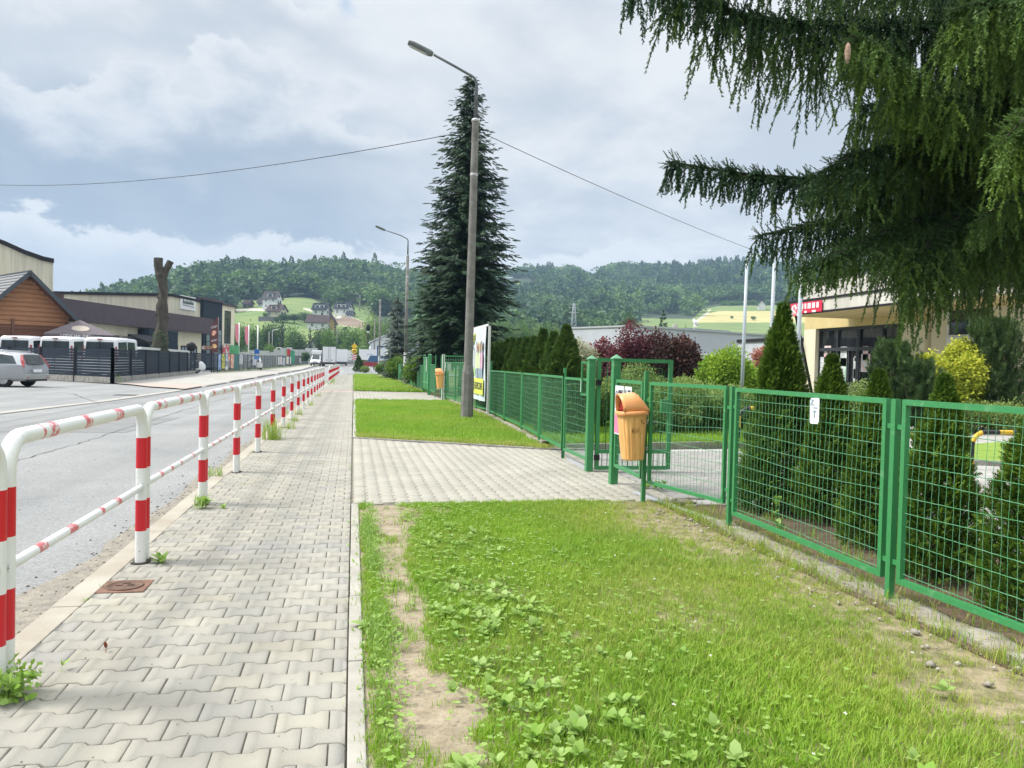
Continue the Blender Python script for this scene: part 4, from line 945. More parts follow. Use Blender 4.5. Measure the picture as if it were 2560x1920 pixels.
for px, Y, h, r, lb, sd in ((2080, 17.2, .9, .9, 'low ground covering shrub behind the yard road', 84), (2170, 16.8, .9, 1.0, 'low shrub under the dark pine', 85), (1865, 17, 1.2, .6, 'leafy shrub beside the entrance steps', 86)):
    p = XY(px, Y); shrub(lb, (p.x, Y, 0), h, r, M_shrub, sd, n=1300, ls=.05)

# ---- the big weeping spruce in the foreground
def fg_spruce():
    TR = Vector((7.9, 6.6, 0))
    t = thing('spruce_tree', 'big foreground spruce whose weeping branches hang over the school entrance', 'spruce tree', TR)
    g = np.random.default_rng(99)
    # needle twig, unit length along +Y (hanging part)
    def twig(seed, nn=44, w=.030, ln=.11):
        q = np.random.default_rng(seed); V = []; F = []
        for i in range(nn):
            u = i / nn; a = q.uniform(0, 6.283); d = np.array([math.cos(a) * .9, .75, math.sin(a) * .9]); d /= np.linalg.norm(d)
            b = np.array([0, u * .95, 0]); s = np.cross(d, q.normal(0, 1, 3)); s = s / np.linalg.norm(s) * w; k = len(V)
            V += [b - s, b + s, b + d * ln * q.uniform(.7, 1.2) * (1.15 - .45 * u)]; F.append((k, k + 1, k + 2))
        for s in ((.012, 0, 0), (0, 0, .012)):
            k = len(V); V += [np.array((0, 0, 0)) - s, np.array((0, 0, 0)) + s, np.array((0, 1, 0))]; F.append((k, k + 1, k + 2))
        return np.array(V), np.array(F)
    tw = [twig(s) for s in range(5)]
    T = []; D = []; S = []; Rn = []; mb = MB()
    def strand(p, L, br, out=(0, 0, 0), step=.17):
        d = Vector((g.normal(0, .16), g.normal(0, .16), -1)) + Vector(out) * .8; d.normalize(); n = max(1, int(L / step)); p = Vector(p)
        for i in range(n):
            u = i / max(n - 1, 1)
            T.append(tuple(p)); D.append(tuple(d)); S.append(step * 1.45); Rn.append(br + .25 * u)
            if n > 1 and u < .95:
                for q in range(2 if g.uniform() < .75 else 1):
                    a = g.uniform(0, 6.28); sd = (d + Vector((math.cos(a) * .62, math.sin(a) * .62, g.uniform(-.2, .15)))).normalized()
                    T.append(tuple(p + d * g.uniform(0, step))); D.append(tuple(sd)); S.append(step * g.uniform(.7, 1.35) * (1.15 - .55 * u)); Rn.append(br + .15 + .3 * g.uniform())
            p = p + d * step; d = (d + Vector((g.normal(0, .07), g.normal(0, .07), -.14))).normalized()
    def limb(pts, hang, br=.1, dens=34, wid=.35, r0=.032, tipb=0., fan=.35, side=0.):
        """pts: list of (px,py,Y); hang: (tip, middle, root) curtain lengths"""
        W_ = [P(*q) for q in pts]; seg = []; tot = 0
        for a, b in zip(W_[:-1], W_[1:]): seg.append((b - a).length); tot += seg[-1]
        k = len(W_)
        mb.tube([w - TR for w in W_], [r0 * (1 - .85 * i / (k - 1)) for i in range(k)], 7)
        n = int(tot * dens * 1.6); ph_ = g.uniform(0, 6.28)
        for i in range(n):
            s = (i + g.uniform()) / n; x = s * tot; j = 0
            while j < len(seg) - 1 and x > seg[j]: x -= seg[j]; j += 1
            c = W_[j].lerp(W_[j + 1], x / seg[j]); d = (W_[j + 1] - W_[j]).normalized(); sd = d.cross(Vector((0, 0, 1))).normalized()
            u = 1 - s       # 0 at the tip
            cl_ = math.cos((x + j) * 6.283 / .27 + ph_); L = np.interp(u, [0, .5, 1], hang) * g.uniform(.55, 1.1) * (.78 + .38 * cl_); c = c + d * (-.055 * math.sin((x + j) * 6.283 / .27 + ph_))
            off = g.normal(0, wid * min(1, .25 + u * 1.5)); q = c + sd * off + Vector((0, 0, -abs(off) * .45))
            for q2 in range(2):
                T.append(tuple(c + sd * g.normal(0, .03))); D.append(tuple((d * .8 + sd * g.choice([-1, 1]) * g.uniform(.3, 1) + Vector((0, 0, g.uniform(-.5, .25)))).normalized())); S.append(g.uniform(.12, .26) * min(1., .4 + u * 3)); Rn.append(br + .05)
            # side branchlet from the limb to the strand
            if abs(off) > .08 and g.uniform() < .6:
                T.append(tuple(c)); D.append(tuple((q - c).normalized())); S.append(min((q - c).length, .4)); Rn.append(br + .1)
            strand(q, L, br + tipb * (1 - u) + g.uniform(0, .12), out=d * fan * g.uniform(0, 1) + sd * side)
            if g.uniform() < .25:   # short shoots standing on top of the limb
                T.append(tuple(c)); D.append(tuple((d * .7 + Vector((g.normal(0, .3), g.normal(0, .3), .7))).normalized())); S.append(.13); Rn.append(br + .2)
    Z = 2.0
    # upper long limb and its neighbours above the frame
    limb([(2330, 60, 6.4), (2050, 50, 6.2), (1880, 50, 6.0), (1700, 48, 5.8), (1600, 32, 5.6), (1520, 0, 5.5), (1430, -30, 5.4)], (.42, .85, 1.15), br=.02, dens=62, wid=.28)
    limb([(2330, -60, 5.9), (2000, -110, 5.6), (1700, -110, 5.4), (1480, -75, 5.3), (1350, -35, 5.2)], (.30, .55, .9), br=.02, dens=55, wid=.3)
    limb([(2350, -100, 7.2), (2100, -60, 7.0), (1900, -30, 6.8), (1760, -30, 6.6)], (.35, .6, 1.3), br=.0, dens=60, wid=.4)
    # lower left limb
    limb([(2330, 430, 6.9), (2100, 410, 6.7), (1900, 395, 6.5), (1720, 385, 6.3), (1620, 378, 6.2), (1520, 362, 6.1), (1438, 348, 6.0)], (.14, .55, .6), br=.03, dens=62, wid=.22, fan=.5)
    # bright middle bough that comes towards the viewer
    limb([(2300, 330, 7.0), (2120, 270, 6.2), (1990, 210, 5.6), (1900, 120, 5.1), (1840, 75, 4.9)], (.25, .7, 1.15), br=.22, dens=80, wid=.30, tipb=.25, fan=.7)
    limb([(2330, 420, 7.2), (2150, 330, 6.6), (2000, 300, 6.2), (1850, 330, 5.9), (1760, 380, 5.8)], (.4, .9, .7), br=.10, dens=75, wid=.38, fan=.6)
    limb([(2330, 470, 6.6), (2120, 440, 6.2), (1960, 480, 5.9), (1830, 540, 5.7), (1730, 580, 5.6)], (.25, .62, .6), br=.14, dens=70, wid=.3, tipb=.15, fan=.6)
    limb([(2330, 470, 7.4), (2130, 430, 7.1), (1930, 450, 6.9), (1780, 480, 6.7), (1640, 510, 6.6)], (.3, .75, .65), br=.0, dens=60, wid=.4)
    # dense dark interior and lower curtains
    limb([(2420, 480, 7.6), (2200, 470, 7.4), (2050, 480, 7.2), (1930, 520, 7.0)], (.75, 1.0, .5), br=.0, dens=90, wid=.5)
    limb([(2400, 380, 6.2), (2230, 400, 5.9), (2100, 450, 5.7), (2020, 510, 5.6), (1975, 560, 5.5)], (.72, 1.0, .65), br=.10, dens=80, wid=.22, tipb=.1)
    limb([(2350, 150, 7.6), (2150, 170, 7.4), (2000, 200, 7.2), (1860, 230, 7.0)], (.6, 1.0, 1.5), br=.0, dens=70, wid=.5)
    limb([(2350, 560, 5.9), (2230, 400, 5.6), (2150, 330, 5.5)], (.7, .55, .35), br=.08, dens=45, wid=.3)
    # right hand yellow green curtains
    limb([(2480, -40, 5.2), (2300, -20, 5.0), (2180, -10, 4.9), (2060, 20, 4.8)], (.55, .95, 1.3), br=.22, dens=75, wid=.3, tipb=.15)
    limb([(2560, 260, 5.0), (2330, 200, 4.7), (2230, 240, 4.5), (2170, 300, 4.4)], (.45, .8, .9), br=.38, dens=80, wid=.22, tipb=.2)
    limb([(2560, 420, 5.4), (2330, 380, 5.2), (2200, 420, 5.0), (2120, 470, 4.9)], (.2, .35, .5), br=.30, dens=60, wid=.22, tipb=.1)
    limb([(2480, 60, 6.6), (2300, 110, 6.4), (2150, 170, 6.2)], (.9, 1.2, 1.6), br=.12, dens=90, wid=.4)
    limb([(2480, -120, 6.6), (2300, -60, 6.4), (2180, -40, 6.2)], (.9, 1.3, 1.6), br=.12, dens=80, wid=.45)
    T_ = np.array(T) - np.array(TR); D_ = np.array(D); S_ = np.array(S); n = len(T_)
    # upper unseen part of the tree, coarse
    R = frames(D_, roll=g.uniform(0, 6.28, n)) * S_[:, None, None]
    V, F, r = scatter(tw, g.integers(0, 5, n), R, T_, np.clip(np.array(Rn), 0, 1))
    print('fg spruce twigs', n, 'tris', len(F))
    m = leafmat('weeping_spruce_needles', (.022, .068, .034), (.016, .050, .028), (.18, .29, .045), trans=.18, sc=2)
    tri_obj('crown', V, F, m, t, r)
    V, F, r = spruce_crown(17, 3.4, 46, 9, z0=.30, seed=8, sl=.8, step=.5)
    k = (V[F[:, 0], 2] > 5.6); tri_obj('treetop', V, F[k], M_spruce, t, r)
    mb.tube([(0, 0, -.1), (0, 0, 3), (.05, 0, 8), (0, 0, 16)], [.30, .26, .18, .03], 12)
    mb.build('trunk', mat('spruce_bark', (.045, .036, .028), .95, (.025, .02, .016), sc=7, bump=.8), t)
    # one pale cone on the bright bough
    c = MB(); c.lathe([(.004, 0), (.016, -.02), (.021, -.06), (.017, -.11), (.004, -.145)], 10)
    q = P(1832, 92, 4.85) - TR; o = c.build('cone', mat('spruce_cone', (.46, .33, .26), .8, (.26, .16, .11), sc=45, bump=.6), t); o.location = q
fg_spruce()

# ---- forest on the hills
def forest():
    g = np.random.default_rng(5)
    def blob(seed, n=180, conifer=False):
        q = np.random.default_rng(seed); V = []; 
        if conifer:
            f = q.uniform(0, 1, n) ** 1.2; a = q.uniform(0, 6.28, n); rr = .26 * (1 - f) * q.uniform(.8, 1.15, n) + .01
            T = np.stack([np.cos(a) * rr, np.sin(a) * rr, .1 + f * .92], 1); D = np.stack([np.cos(a), np.sin(a), np.full(n, -.35)], 1); s = .10 + .08 * (1 - f)
        else:
            C = np.concatenate([q.normal(0, .18, (7, 3)) * [1, 1, .9] + [0, 0, .58], [[0, 0, .5]]]); k = q.integers(0, 8, n); d = q.normal(0, 1, (n, 3)); d /= np.linalg.norm(d, axis=1, keepdims=True)
            T = C[k] + d * .24 * q.uniform(.8, 1.1, n)[:, None]; D = d + q.normal(0, .5, (n, 3)); s = np.full(n, .12)
        v = np.array([(-.5, 0, 0), (.5, 0, .1), (.35, .9, 0), (-.4, .8, .15)]); f_ = np.array([(0, 1, 2), (0, 2, 3)])
        V, F, r = scatter([(v, f_)], np.zeros(n, int), frames(D, roll=q.uniform(-1, 1, n)) * (s * q.uniform(.7, 1.3, n))[:, None, None], T, np.zeros(n))
        return V, F, np.repeat(q.uniform(-.12, .12, n), 4)
    tb = [blob(s) for s in range(5)] + [blob(20 + s, 150, True) for s in range(2)]
    X = []; Yv = []
    n = 26000; az = g.uniform(-.52, .86, n); t = g.uniform(.02, 1.13, n); rc = np.interp(az, _ca[:, 0], _ca[:, 2]); r = R0 + t * (rc - R0)
    k = g.uniform(0, 1, n) < (r / 1000) ; az, r, t = az[k], r[k], t[k]
    z = hill_z(az, r); B = np.stack([np.sin(az) * r, np.cos(az) * r, z], 1); px, py = PXn(B)
    left = px < 905
    ok = np.ones(len(B), bool)
    for m_ in MEAD: ok &= ~inpoly(px, py, m_)
    for dx, dy in ((0, 6),):
        for m_ in MEAD[1:]: ok &= ~inpoly(px, py + dy, m_)
    ok &= np.where(left, (t > .40), (t > .12))
    ok &= ~((px > 480) & (px < 900) & (py > 700) & (t < .40))
    # thin out so spacing stays natural
    order = g.permutation(np.nonzero(ok)[0]); cell = {}; keep = []
    for i in order:
        s = 6.5 if r[i] < 650 else 8.5
        c = (int(B[i, 0] / s), int(B[i, 1] / s))
        if c in cell: continue
        cell[c] = 1; keep.append(i)
    keep = np.array(keep); B = B[keep]; px = px[keep]; py = py[keep]; az = az[keep]; r = r[keep]; n = len(B); left = left[keep]; t = t[keep]
    pc = np.where(left, .12, np.where((px > 1420) & (py < 640), .75, .10)); con = g.uniform(0, 1, n) < pc
    pick = np.where(con, g.integers(5, 7, n), g.integers(0, 5, n))
    H = np.where(left, g.uniform(7, 14.5, n), g.uniform(7, 14, n)) * np.where(con, 1.25, 1.); Wd = H * np.where(con, g.uniform(.55, .75, n), g.uniform(.95, 1.25, n))
    R = rotz(g.uniform(0, 6.3, n)); S = np.zeros((n, 3, 3)); S[:, 0, 0] = Wd; S[:, 1, 1] = Wd; S[:, 2, 2] = H
    rn = np.clip(.35 + .5 * (nz(B[:, 0], B[:, 1], .02, 3) - .5) + g.normal(0, .24, n) - .25 * con, 0, 1)
    V, F, rr = scatter(tb, pick, R @ S, B - np.array([0, 0, .6]), rn)
    print('forest trees', n, 'tris', len(F))
    tri_obj('forest', V, F, leafmat('forest_foliage', (.037, .092, .038), (.026, .068, .034), (.165, .28, .07), trans=.3, sc=.05), rnd=rr, kind='stuff', label='dense mixed wood covering the hills behind the village', cat='forest')
forest()

# ---- single trees of the valley and the hillside
protos = []
def proto(seed, m, conifer_=False, **kw):
    if conifer_:
        V, F, r = spruce_crown(10, 2.2, 30, 8, z0=.05, seed=seed, sl=1.2, step=.8)
    else:
        V, F, r = crown_mesh(1.5, 10, 3.6, 520, .55, seed, lobes=11, per=5, simple=True)
    return V, F, r, m
PR = {'round_green': [proto(101, M_green), proto(102, M_green)], 'dark': [proto(103, M_greend), proto(104, M_greend)], 'pale': [proto(105, M_pale)], 'conifer': [proto(106, M_spruce, True)], 'lime': [proto(107, M_lime)]}
PM = {}
def far_tree(kind, px, Y, top, wid, label, base=None, group='trees along the valley behind the road', v=0):
    key = (kind, v % len(PR[kind]))
    p = XY(px, Y); zb = gz(Y) if base is None else base
    r = ray(px, top); zt = 1.4 + r.z / r.y * Y; h = zt - zb; w = wid / 1685 * Y / 7.2
    names = {'conifer': 'conifer_tree'}; nm = names.get(kind, 'leafy_tree')
    t = thing(nm, label, 'tree', (p.x, Y, zb), rz=random.uniform(0, 6), group=group)
    if key not in PM:
        V, F, rn, m = PR[kind][key[1]]; o = tri_obj('crown', V, F, m, t, rn)
        b = MB().tube([(0, 0, -.5), (0, .1, 4), (.1, 0, 8)], [.25, .18, .06], 6).build('trunk', M_bark, t); PM[key] = (o.data, b.data)
    else:
        for nm2, d in zip(('crown', 'trunk'), PM[key]):
            o = bpy.data.objects.new(nm2, d); COL.objects.link(o); o.parent = t
    t.scale = (w, w, h / 10.4); return t
VT = [('dark', 520, 205, 692, 38, 'dark tree just right of the cream tower, left end of the valley trees'), ('round_green', 548, 215, 700, 44, 'green tree behind the second pink flag'), ('dark', 575, 190, 692, 40, 'dark leafy tree right of the white flagpole'),
      ('dark', 600, 210, 697, 40, 'dark tree in the valley below the hillside hedge'), ('conifer', 609, 180, 690, 20, 'pointed dark spruce left of the white gabled roof in the valley'), ('round_green', 628, 200, 705, 40, 'green tree partly hiding the white house roof'), ('dark', 648, 185, 712, 44, 'dense dark tree behind the red and green totem'),
      ('conifer', 668, 195, 704, 22, 'slim dark conifer in front of the small white gable'), ('dark', 690, 200, 700, 46, 'broad dark tree below the small white gable'), ('round_green', 712, 190, 706, 36, 'green tree behind the white truck, left of its box'), ('dark', 735, 210, 702, 40, 'dark tree above the white truck'), ('conifer', 722, 205, 694, 16, 'narrow conifer beside the valley utility pole'),
      ('round_green', 762, 200, 706, 52, 'bright rounded tree above the yellow road signs'), ('round_green', 790, 215, 715, 44, 'green tree left of the white barn'), ('pale', 805, 170, 672, 50, 'tall pale willow behind the thin lamp posts'), ('round_green', 830, 180, 688, 46, 'leafy tree right of the pale willow'),
      ('dark', 875, 150, 690, 50, 'dark tree right of the second lamp post'), ('pale', 845, 140, 735, 30, 'pale bushy tree above the white barn roof'), ('round_green', 505, 185, 708, 30, 'green tree hugging the edge of the cream tower'), ('round_green', 587, 150, 742, 30, 'bright small tree behind the mesh fence near the pink flags'),
      ('lime', 625, 150, 758, 20, 'lime green bushy tree under the red and green totem'), ('round_green', 780, 120, 740, 34, 'loose tree left of the blue framed sign'), ('dark', 700, 215, 715, 46, 'dark filler tree left of the truck box')]
for i, a in enumerate(VT): far_tree(*a, v=i)
for i, (k, x, y, w, lb) in enumerate([('dark', 598, 697, 16, 'small dark tree at the left end of the hillside hedge'), ('dark', 612, 697, 26, 'first round bush of the dark hillside hedge'), ('dark', 634, 698, 30, 'second round bush of the dark hillside hedge'), ('dark', 656, 697, 30, 'third round bush of the dark hillside hedge'), ('dark', 676, 695, 24, 'last bush of the dark hillside hedge below the cream house'),
       ('round_green', 707, 700, 26, 'round free standing tree left of the brown roofed house'), ('round_green', 600, 668, 8, 'tiny bush on the meadow beside the lane'), ('dark', 580, 665, 10, 'small bush in the meadow below the brown shed'), ('round_green', 572, 686, 14, 'low bush at the end of the grey garden fence'),
       ('dark', 1130, 628, 26, 'round dark tree in the small meadow high on the right hill'), ('dark', 1108, 626, 22, 'dark tree at the edge of the small high meadow'), ('round_green', 1578, 688, 8, 'lone small tree standing in the golden field'), ('round_green', 1625, 692, 12, 'round bush at the lower edge of the golden field'), ('round_green', 745, 712, 10, 'young tree on the slope right of the brown roofed house')]):
    q = hit(x, y); s = 1685 / q.y; top = PX(q)[1] - w * .75
    far_tree(k, x, q.y, top, w, lb, base=q.z - .3, group='trees on the hillside meadows', v=i)
for i, (x0, y0, x1, y1, k, lb) in enumerate([(1560, 661, 1690, 658, 9, 'hillside field hedge')]):
    for j in range(k):
        x = x0 + (x1 - x0) * j / (k - 1); y = y0 + (y1 - y0) * j / (k - 1); q = hit(x, y)
        far_tree('round_green', x, q.y, PX(q)[1] - random.uniform(8, 12), 20, '%s bush from the left in the hedge above the golden field' % ORD[j], base=q.z - .5, group='bushes of the hedge above the golden field', v=j)
q = P(1430, 715, 95); far_tree('conifer', 1430, 95, 668, 62, 'broad dark pine rising behind the grey school roof', base=1., group='trees behind the grey building'); far_tree('dark', 1357, 100, 665, 34, 'brownish tree left of the broad pine above the grey roof', base=1., group='trees behind the grey building')
far_tree('round_green', 1478, 120, 704, 14, 'small round tree behind the grey roof near the field track', base=1., group='trees behind the grey building')
far_tree('dark', 1850, 70, 700, 60, 'dark tree seen under the canopy of the school entrance', base=0., group='trees behind the grey building')
for j in range(7): far_tree('round_green' if j % 2 else 'pale', 1070 + j * 22, 190, 690 - 3 * (j % 2) + j, 34, '%s tree from the left in the row above the thuja hedge' % ORD[j], group='trees in the row above the thuja hedge', v=j)
# pollarded trunk
def stump():
    p = XY(345, 60); t = thing('pollarded_tree', 'tall bare pollarded tree trunk forking in two cut stubs', 'tree trunk', (p.x, 60, 0))
    s = 60 / 1685 * 1.03
    def q(x, y): r = ray(x, y); return (P(x, y, 60).x - p.x, random.uniform(-.04, .04), 1.4 + r.z / r.y * 60)
    mb = MB()
    def rough(P0, R0_, n):
        a = np.array(P0); L_ = len(a); u = np.linspace(0, L_ - 1, L_ * 5); pp = np.stack([np.interp(u, range(L_), a[:, k]) for k in range(3)], 1); rr = np.interp(u, range(L_), R0_)
        k0 = len(mb.v); mb.tube([tuple(x) for x in pp], list(rr), n)
        for i in range(k0, len(mb.v)):
            x, y, z = mb.v[i]; j = (i - k0) // n; c_ = pp[min(j, len(pp) - 1)]; f = 1 + .10 * math.sin(z * 3.1 + math.atan2(y - c_[1], x - c_[0]) * 3) + random.uniform(-.05, .05); mb.v[i] = (c_[0] + (x - c_[0]) * f, c_[1] + (y - c_[1]) * f, z)
    rough([q(345, 775), q(344, 752), q(346, 735), q(350, 715), q(352, 700), q(351, 680), q(350, 665), q(352, 650), q(353, 635), q(351, 615), q(350, 598), q(350, 590)], [.75, .56, .48, .42, .36, .38, .40, .32, .29, .31, .34, .34], 14)
    rough([q(348, 598), q(345, 585), q(342, 572), q(341, 558)], [.34, .31, .29, .32], 12); rough([q(352, 598), q(357, 588), q(362, 577), q(368, 564)], [.30, .24, .22, .24], 12)
    for x, y, dx, r_ in ((360, 682, 9, .2), (340, 676, -6, .16), (358, 690, 8, .16), (340, 600, -4, .10), (356, 612, 5, .1), (342, 640, -4, .1)): mb.tube([q(x - dx * .6, y + 3), q(x + dx * .5, y)], [r_ * 1.4, r_], 8)
    mb.build('trunk', M_barkl, t)
    V, F, r = crown_mesh(.3, 3.4, .75, 240, .12, 77, lobes=8, simple=True); tri_obj('ivy', V, F, M_greend, t, r)
stump()
# ================================================================== STREET FURNITURE
def worn(name, base, wear, sc=22, lo=.46, hi=.52):
    return mat(name, base, .4, wear, sc=sc, det=8, lo=lo, hi=hi, spec=.5)
M_white = worn('white_paint', (.72, .73, .71), (.42, .40, .36), sc=34, lo=.67, hi=.72)
M_red = worn('red_paint', (.56, .008, .02), (.50, .01, .02), lo=.66, hi=.74)
M_redworn = worn('worn_red_paint', (.60, .13, .14), (.72, .70, .69), sc=26, lo=.50, hi=.64)
M_chip = worn('chipped_white_paint', (.74, .74, .72), (.30, .28, .26), sc=30, lo=.60, hi=.64)
M_rubber = mat('rubber', (.02, .02, .02), .8)
M_dirt = mat('dark_dirt', (.06, .05, .04), .95, (.03, .03, .02), sc=20, bump=.6)
def rail_frame(label, y0, L, group, detail=True, seed=0):
    g = random.Random(seed); t = thing('guard_rail', label, 'guard rail', (-1.39, y0, 0), group=group)
    r = .036; H = 1.045; c = .13; e = g.uniform(-.006, .006)
    n = 12 if detail else 6
    def zs(): return [(-.05, .0, 2), (.0, .14, 2 if detail else 0), (.14, .22, 0), (.22, .43, 1), (.43, .645, 0), (.645, .85, 1), (.85, H - c, 0)]
    pts = []; ms = []
    for a, b, m_ in zs(): pts.append((0, 0, a)); ms.append(m_)
    pts.append((0, 0, H - c)); k = 5 if detail else 3
    for i in range(1, k + 1): a = math.pi / 2 * i / k; pts.append((0, c - c * math.cos(a), H - c + c * math.sin(a))); ms.append(0)
    s0 = c; tops = [.30, .36, .44, .52, .86, 1.0, 1.10, 1.20, 1.58, 1.68] if detail else []
    marks = [(.27, .36, 3), (.40, .47, 3), (.92, 1.03, 3), (1.42, 1.52, 3), (1.70, 1.75, 3)]
    marks = [(a + g.uniform(-.06, .06), b + g.uniform(-.06, .06), m_) for a, b, m_ in marks if g.random() > .12]
    y = c
    for a, b, m_ in marks:
        if b <= a + .02 or a <= y: continue
        pts.append((0, a, H)); ms.append(0); pts.append((0, b, H)); ms.append(3); y = b
    for i in range(0, k + 1): a = math.pi / 2 * i / k; pts.append((0, L - c + c * math.sin(a), H - c + c * math.cos(a))); ms.append(0)
    for a, b, m_ in reversed(zs()): pts.append((0, L, a)); ms.append(m_)
    mb = MB(); mb.tube(pts, r, n, mi=ms); mb.build('hoop', [M_white, M_red, M_chip, M_redworn], t)
    mb = MB(); z = .52; pts = [(0, -.055, z)]; ms = []; y = -.03
    for a in (.30, .72, 1.12, 1.55):
        a += g.uniform(-.08, .08); b = a + g.uniform(.05, .12); pts += [(0, a, z), (0, b, z)]; ms += [0, 3]
    pts.append((0, L + .05, z)); ms.append(0)
    mb.tube([(p[0] + .004, p[1], p[2] + e) for p in pts], .023, 10 if detail else 6, mi=ms); mb.build('mid_rail', [M_white, M_red, M_chip, M_redworn], t)
    if detail:
        for yy in (-.037, L + .035): mb = MB(); mb.at((0, yy, z), rx=math.pi / 2); mb.lathe([(.026, -.003), (.028, 0), (.026, .003)], 14); mb.build('weld_ring', M_rubber, t)
        for yy in (0, L): mb = MB(); mb.at((0, yy, 0)); mb.lathe([(.060 + g.uniform(0, .012), .001), (.050, .005), (.040, .008)], 12); mb.build('base_dirt', M_dirt, t)
    return t
RL = ['red and white guard rail frame cut off by the left edge, nearest to the camera', 'nearest complete red and white guard rail frame']
for i in range(17):
    lb = RL[i] if i < 2 else '%s red and white guard rail frame counted from the nearest cut off one' % ORD[i]
    rail_frame(lb, 1.36 + i * 2.185, 2.10, 'red and white guard rails along the pavement, near row', i < 9, i)
for i in range(15):
    rail_frame('%s guard rail frame of the far row beyond the pavement gap' % ORD[i], 47.2 + i * 2.13, 2.045, 'red and white guard rails along the pavement, far row', False, 50 + i)

# ---- green fence
M_gr = mat('green_paint', (.045, .245, .085), .42, (.12, .31, .15), sc=11, det=9, lo=.58, hi=.72, spec=.5, bump=.15, bsc=40)
M_grw = mat('green_wire', (.06, .29, .11), .42, (.16, .36, .22), sc=14, spec=.6)
M_grd = mat('dark_green_paint', (.03, .19, .06), .45, (.025, .15, .05), sc=9)
def panel(t, a, b, z0, z1, seed=0, wav=.5, detail=2, fr=.034, sub='panel', warp_top=0.):
    """framed panel of crimped wire between ground points a and b (local to t)"""
    a = Vector(a); b = Vector(b); d = (b - a); L = d.length; d.normalize(); g = random.Random(seed); nrm = Vector((d.y, -d.x, 0))
    def q(s, z, o=0.): return tuple(a + d * s + Vector((0, 0, z)) + nrm * o)
    mb = MB(); h = fr / 2
    mb.bar(q(0, z1 - h), q(L, z1 - h), fr, fr); mb.bar(q(0, z0 + h), q(L, z0 + h), fr, fr)
    mb.bar(q(h, z0 + fr), q(h, z1 - fr), fr, fr); mb.bar(q(L - h, z0 + fr), q(L - h, z1 - fr), fr, fr)
    f = mb.build('panel_frame', M_gr, t)
    mb = MB(); step = .052 if detail > 0 else .11; rr = .0019 if detail > 1 else (.0028 if detail else .006)
    n = int((L - 2 * fr) / step); ph = g.uniform(0, 6); nh = int((z1 - z0 - 2 * fr) / .092)
    bow = [g.uniform(-.5, 1) * wav for _ in range(nh + 1)]
    def hz(k, s): # height of horizontal wire k at s
        z = z0 + fr + (k + .5) * (z1 - z0 - 2 * fr) / (nh + 0) - .02
        return z + .03 * bow[k] * math.sin(s / L * 5.2 + ph + k * .25) * (.4 + .6 * math.sin(k * .8 + ph) ** 2)
    for k in range(nh):
        m_ = max(6, int(L / (.05 if detail > 1 else .2)))
        mb.tube([q(fr + (L - 2 * fr) * i / m_, hz(k, L * i / m_), (.0025 if i % 2 else -.0025) * (detail > 1) + .01 * bow[k] * math.sin(i * .2)) for i in range(m_ + 1)], rr * 1.15, 4, cap=False)
    for i in range(1, n):
        s = fr + (L - 2 * fr) * i / n; wv = g.uniform(-.006, .006) * wav * 2; m_ = nh * 2 if detail > 1 else (4 if detail else 1)
        mb.tube([q(s + wv * math.sin(j / m_ * 6 + i) + (.0016 if j % 2 else -.0016) * (detail > 1), z0 + fr + (z1 - z0 - 2 * fr) * j / m_, 0) for j in range(m_ + 1)], rr, 4 if detail > 1 else 3, cap=False)
    o = mb.build('wire_mesh', M_grw, f)
    return f
def fence(label, pts, z0, z1, post_h, detail=2, seed=0, first_panel=True, gap=.05, pw=.04, group=None, wav=.5, skip=()):
    o = Vector((*pts[0], 0)); t = thing('wire_fence', label, 'fence', o, group=group)
    P_ = [Vector((*p, 0)) - o for p in pts]
    for i, p in enumerate(P_):
        MB().at(p).box(-pw / 2, pw / 2, -pw / 2, pw / 2, -.1, post_h if not isinstance(post_h, (list, tuple)) else post_h[i]).build('post', M_gr, t)
    for i in range(len(P_) - 1):
        if i in skip: continue
        d = (P_[i + 1] - P_[i]).normalized(); g_ = gap + pw / 2
        panel(t, P_[i] + d * g_, P_[i + 1] - d * g_, z0, z1, seed + i, wav, detail)
        if detail > 1:
            for z in (z0 + .12, z1 - .17):
                mb = MB(); mb.bar(P_[i] + d * (pw / 2) + Vector((0, 0, z)), P_[i] + d * (g_ + .01) + Vector((0, 0, z)), .012, .03); mb.build('bracket', M_gr, t)
                mb = MB(); mb.bar(P_[i + 1] - d * (pw / 2) + Vector((0, 0, z)), P_[i + 1] - d * (g_ + .01) + Vector((0, 0, z)), .012, .03); mb.build('bracket', M_gr, t)
    return t
fence('near green wire fence with three panels between the gate post and the right edge', [(3.36, 2.02), (3.27, 4.22), (3.30, 6.38), (3.02, 7.74 + .55)][:3], .13, 1.25, [1.28, 1.25, 1.26], seed=3, wav=.8)
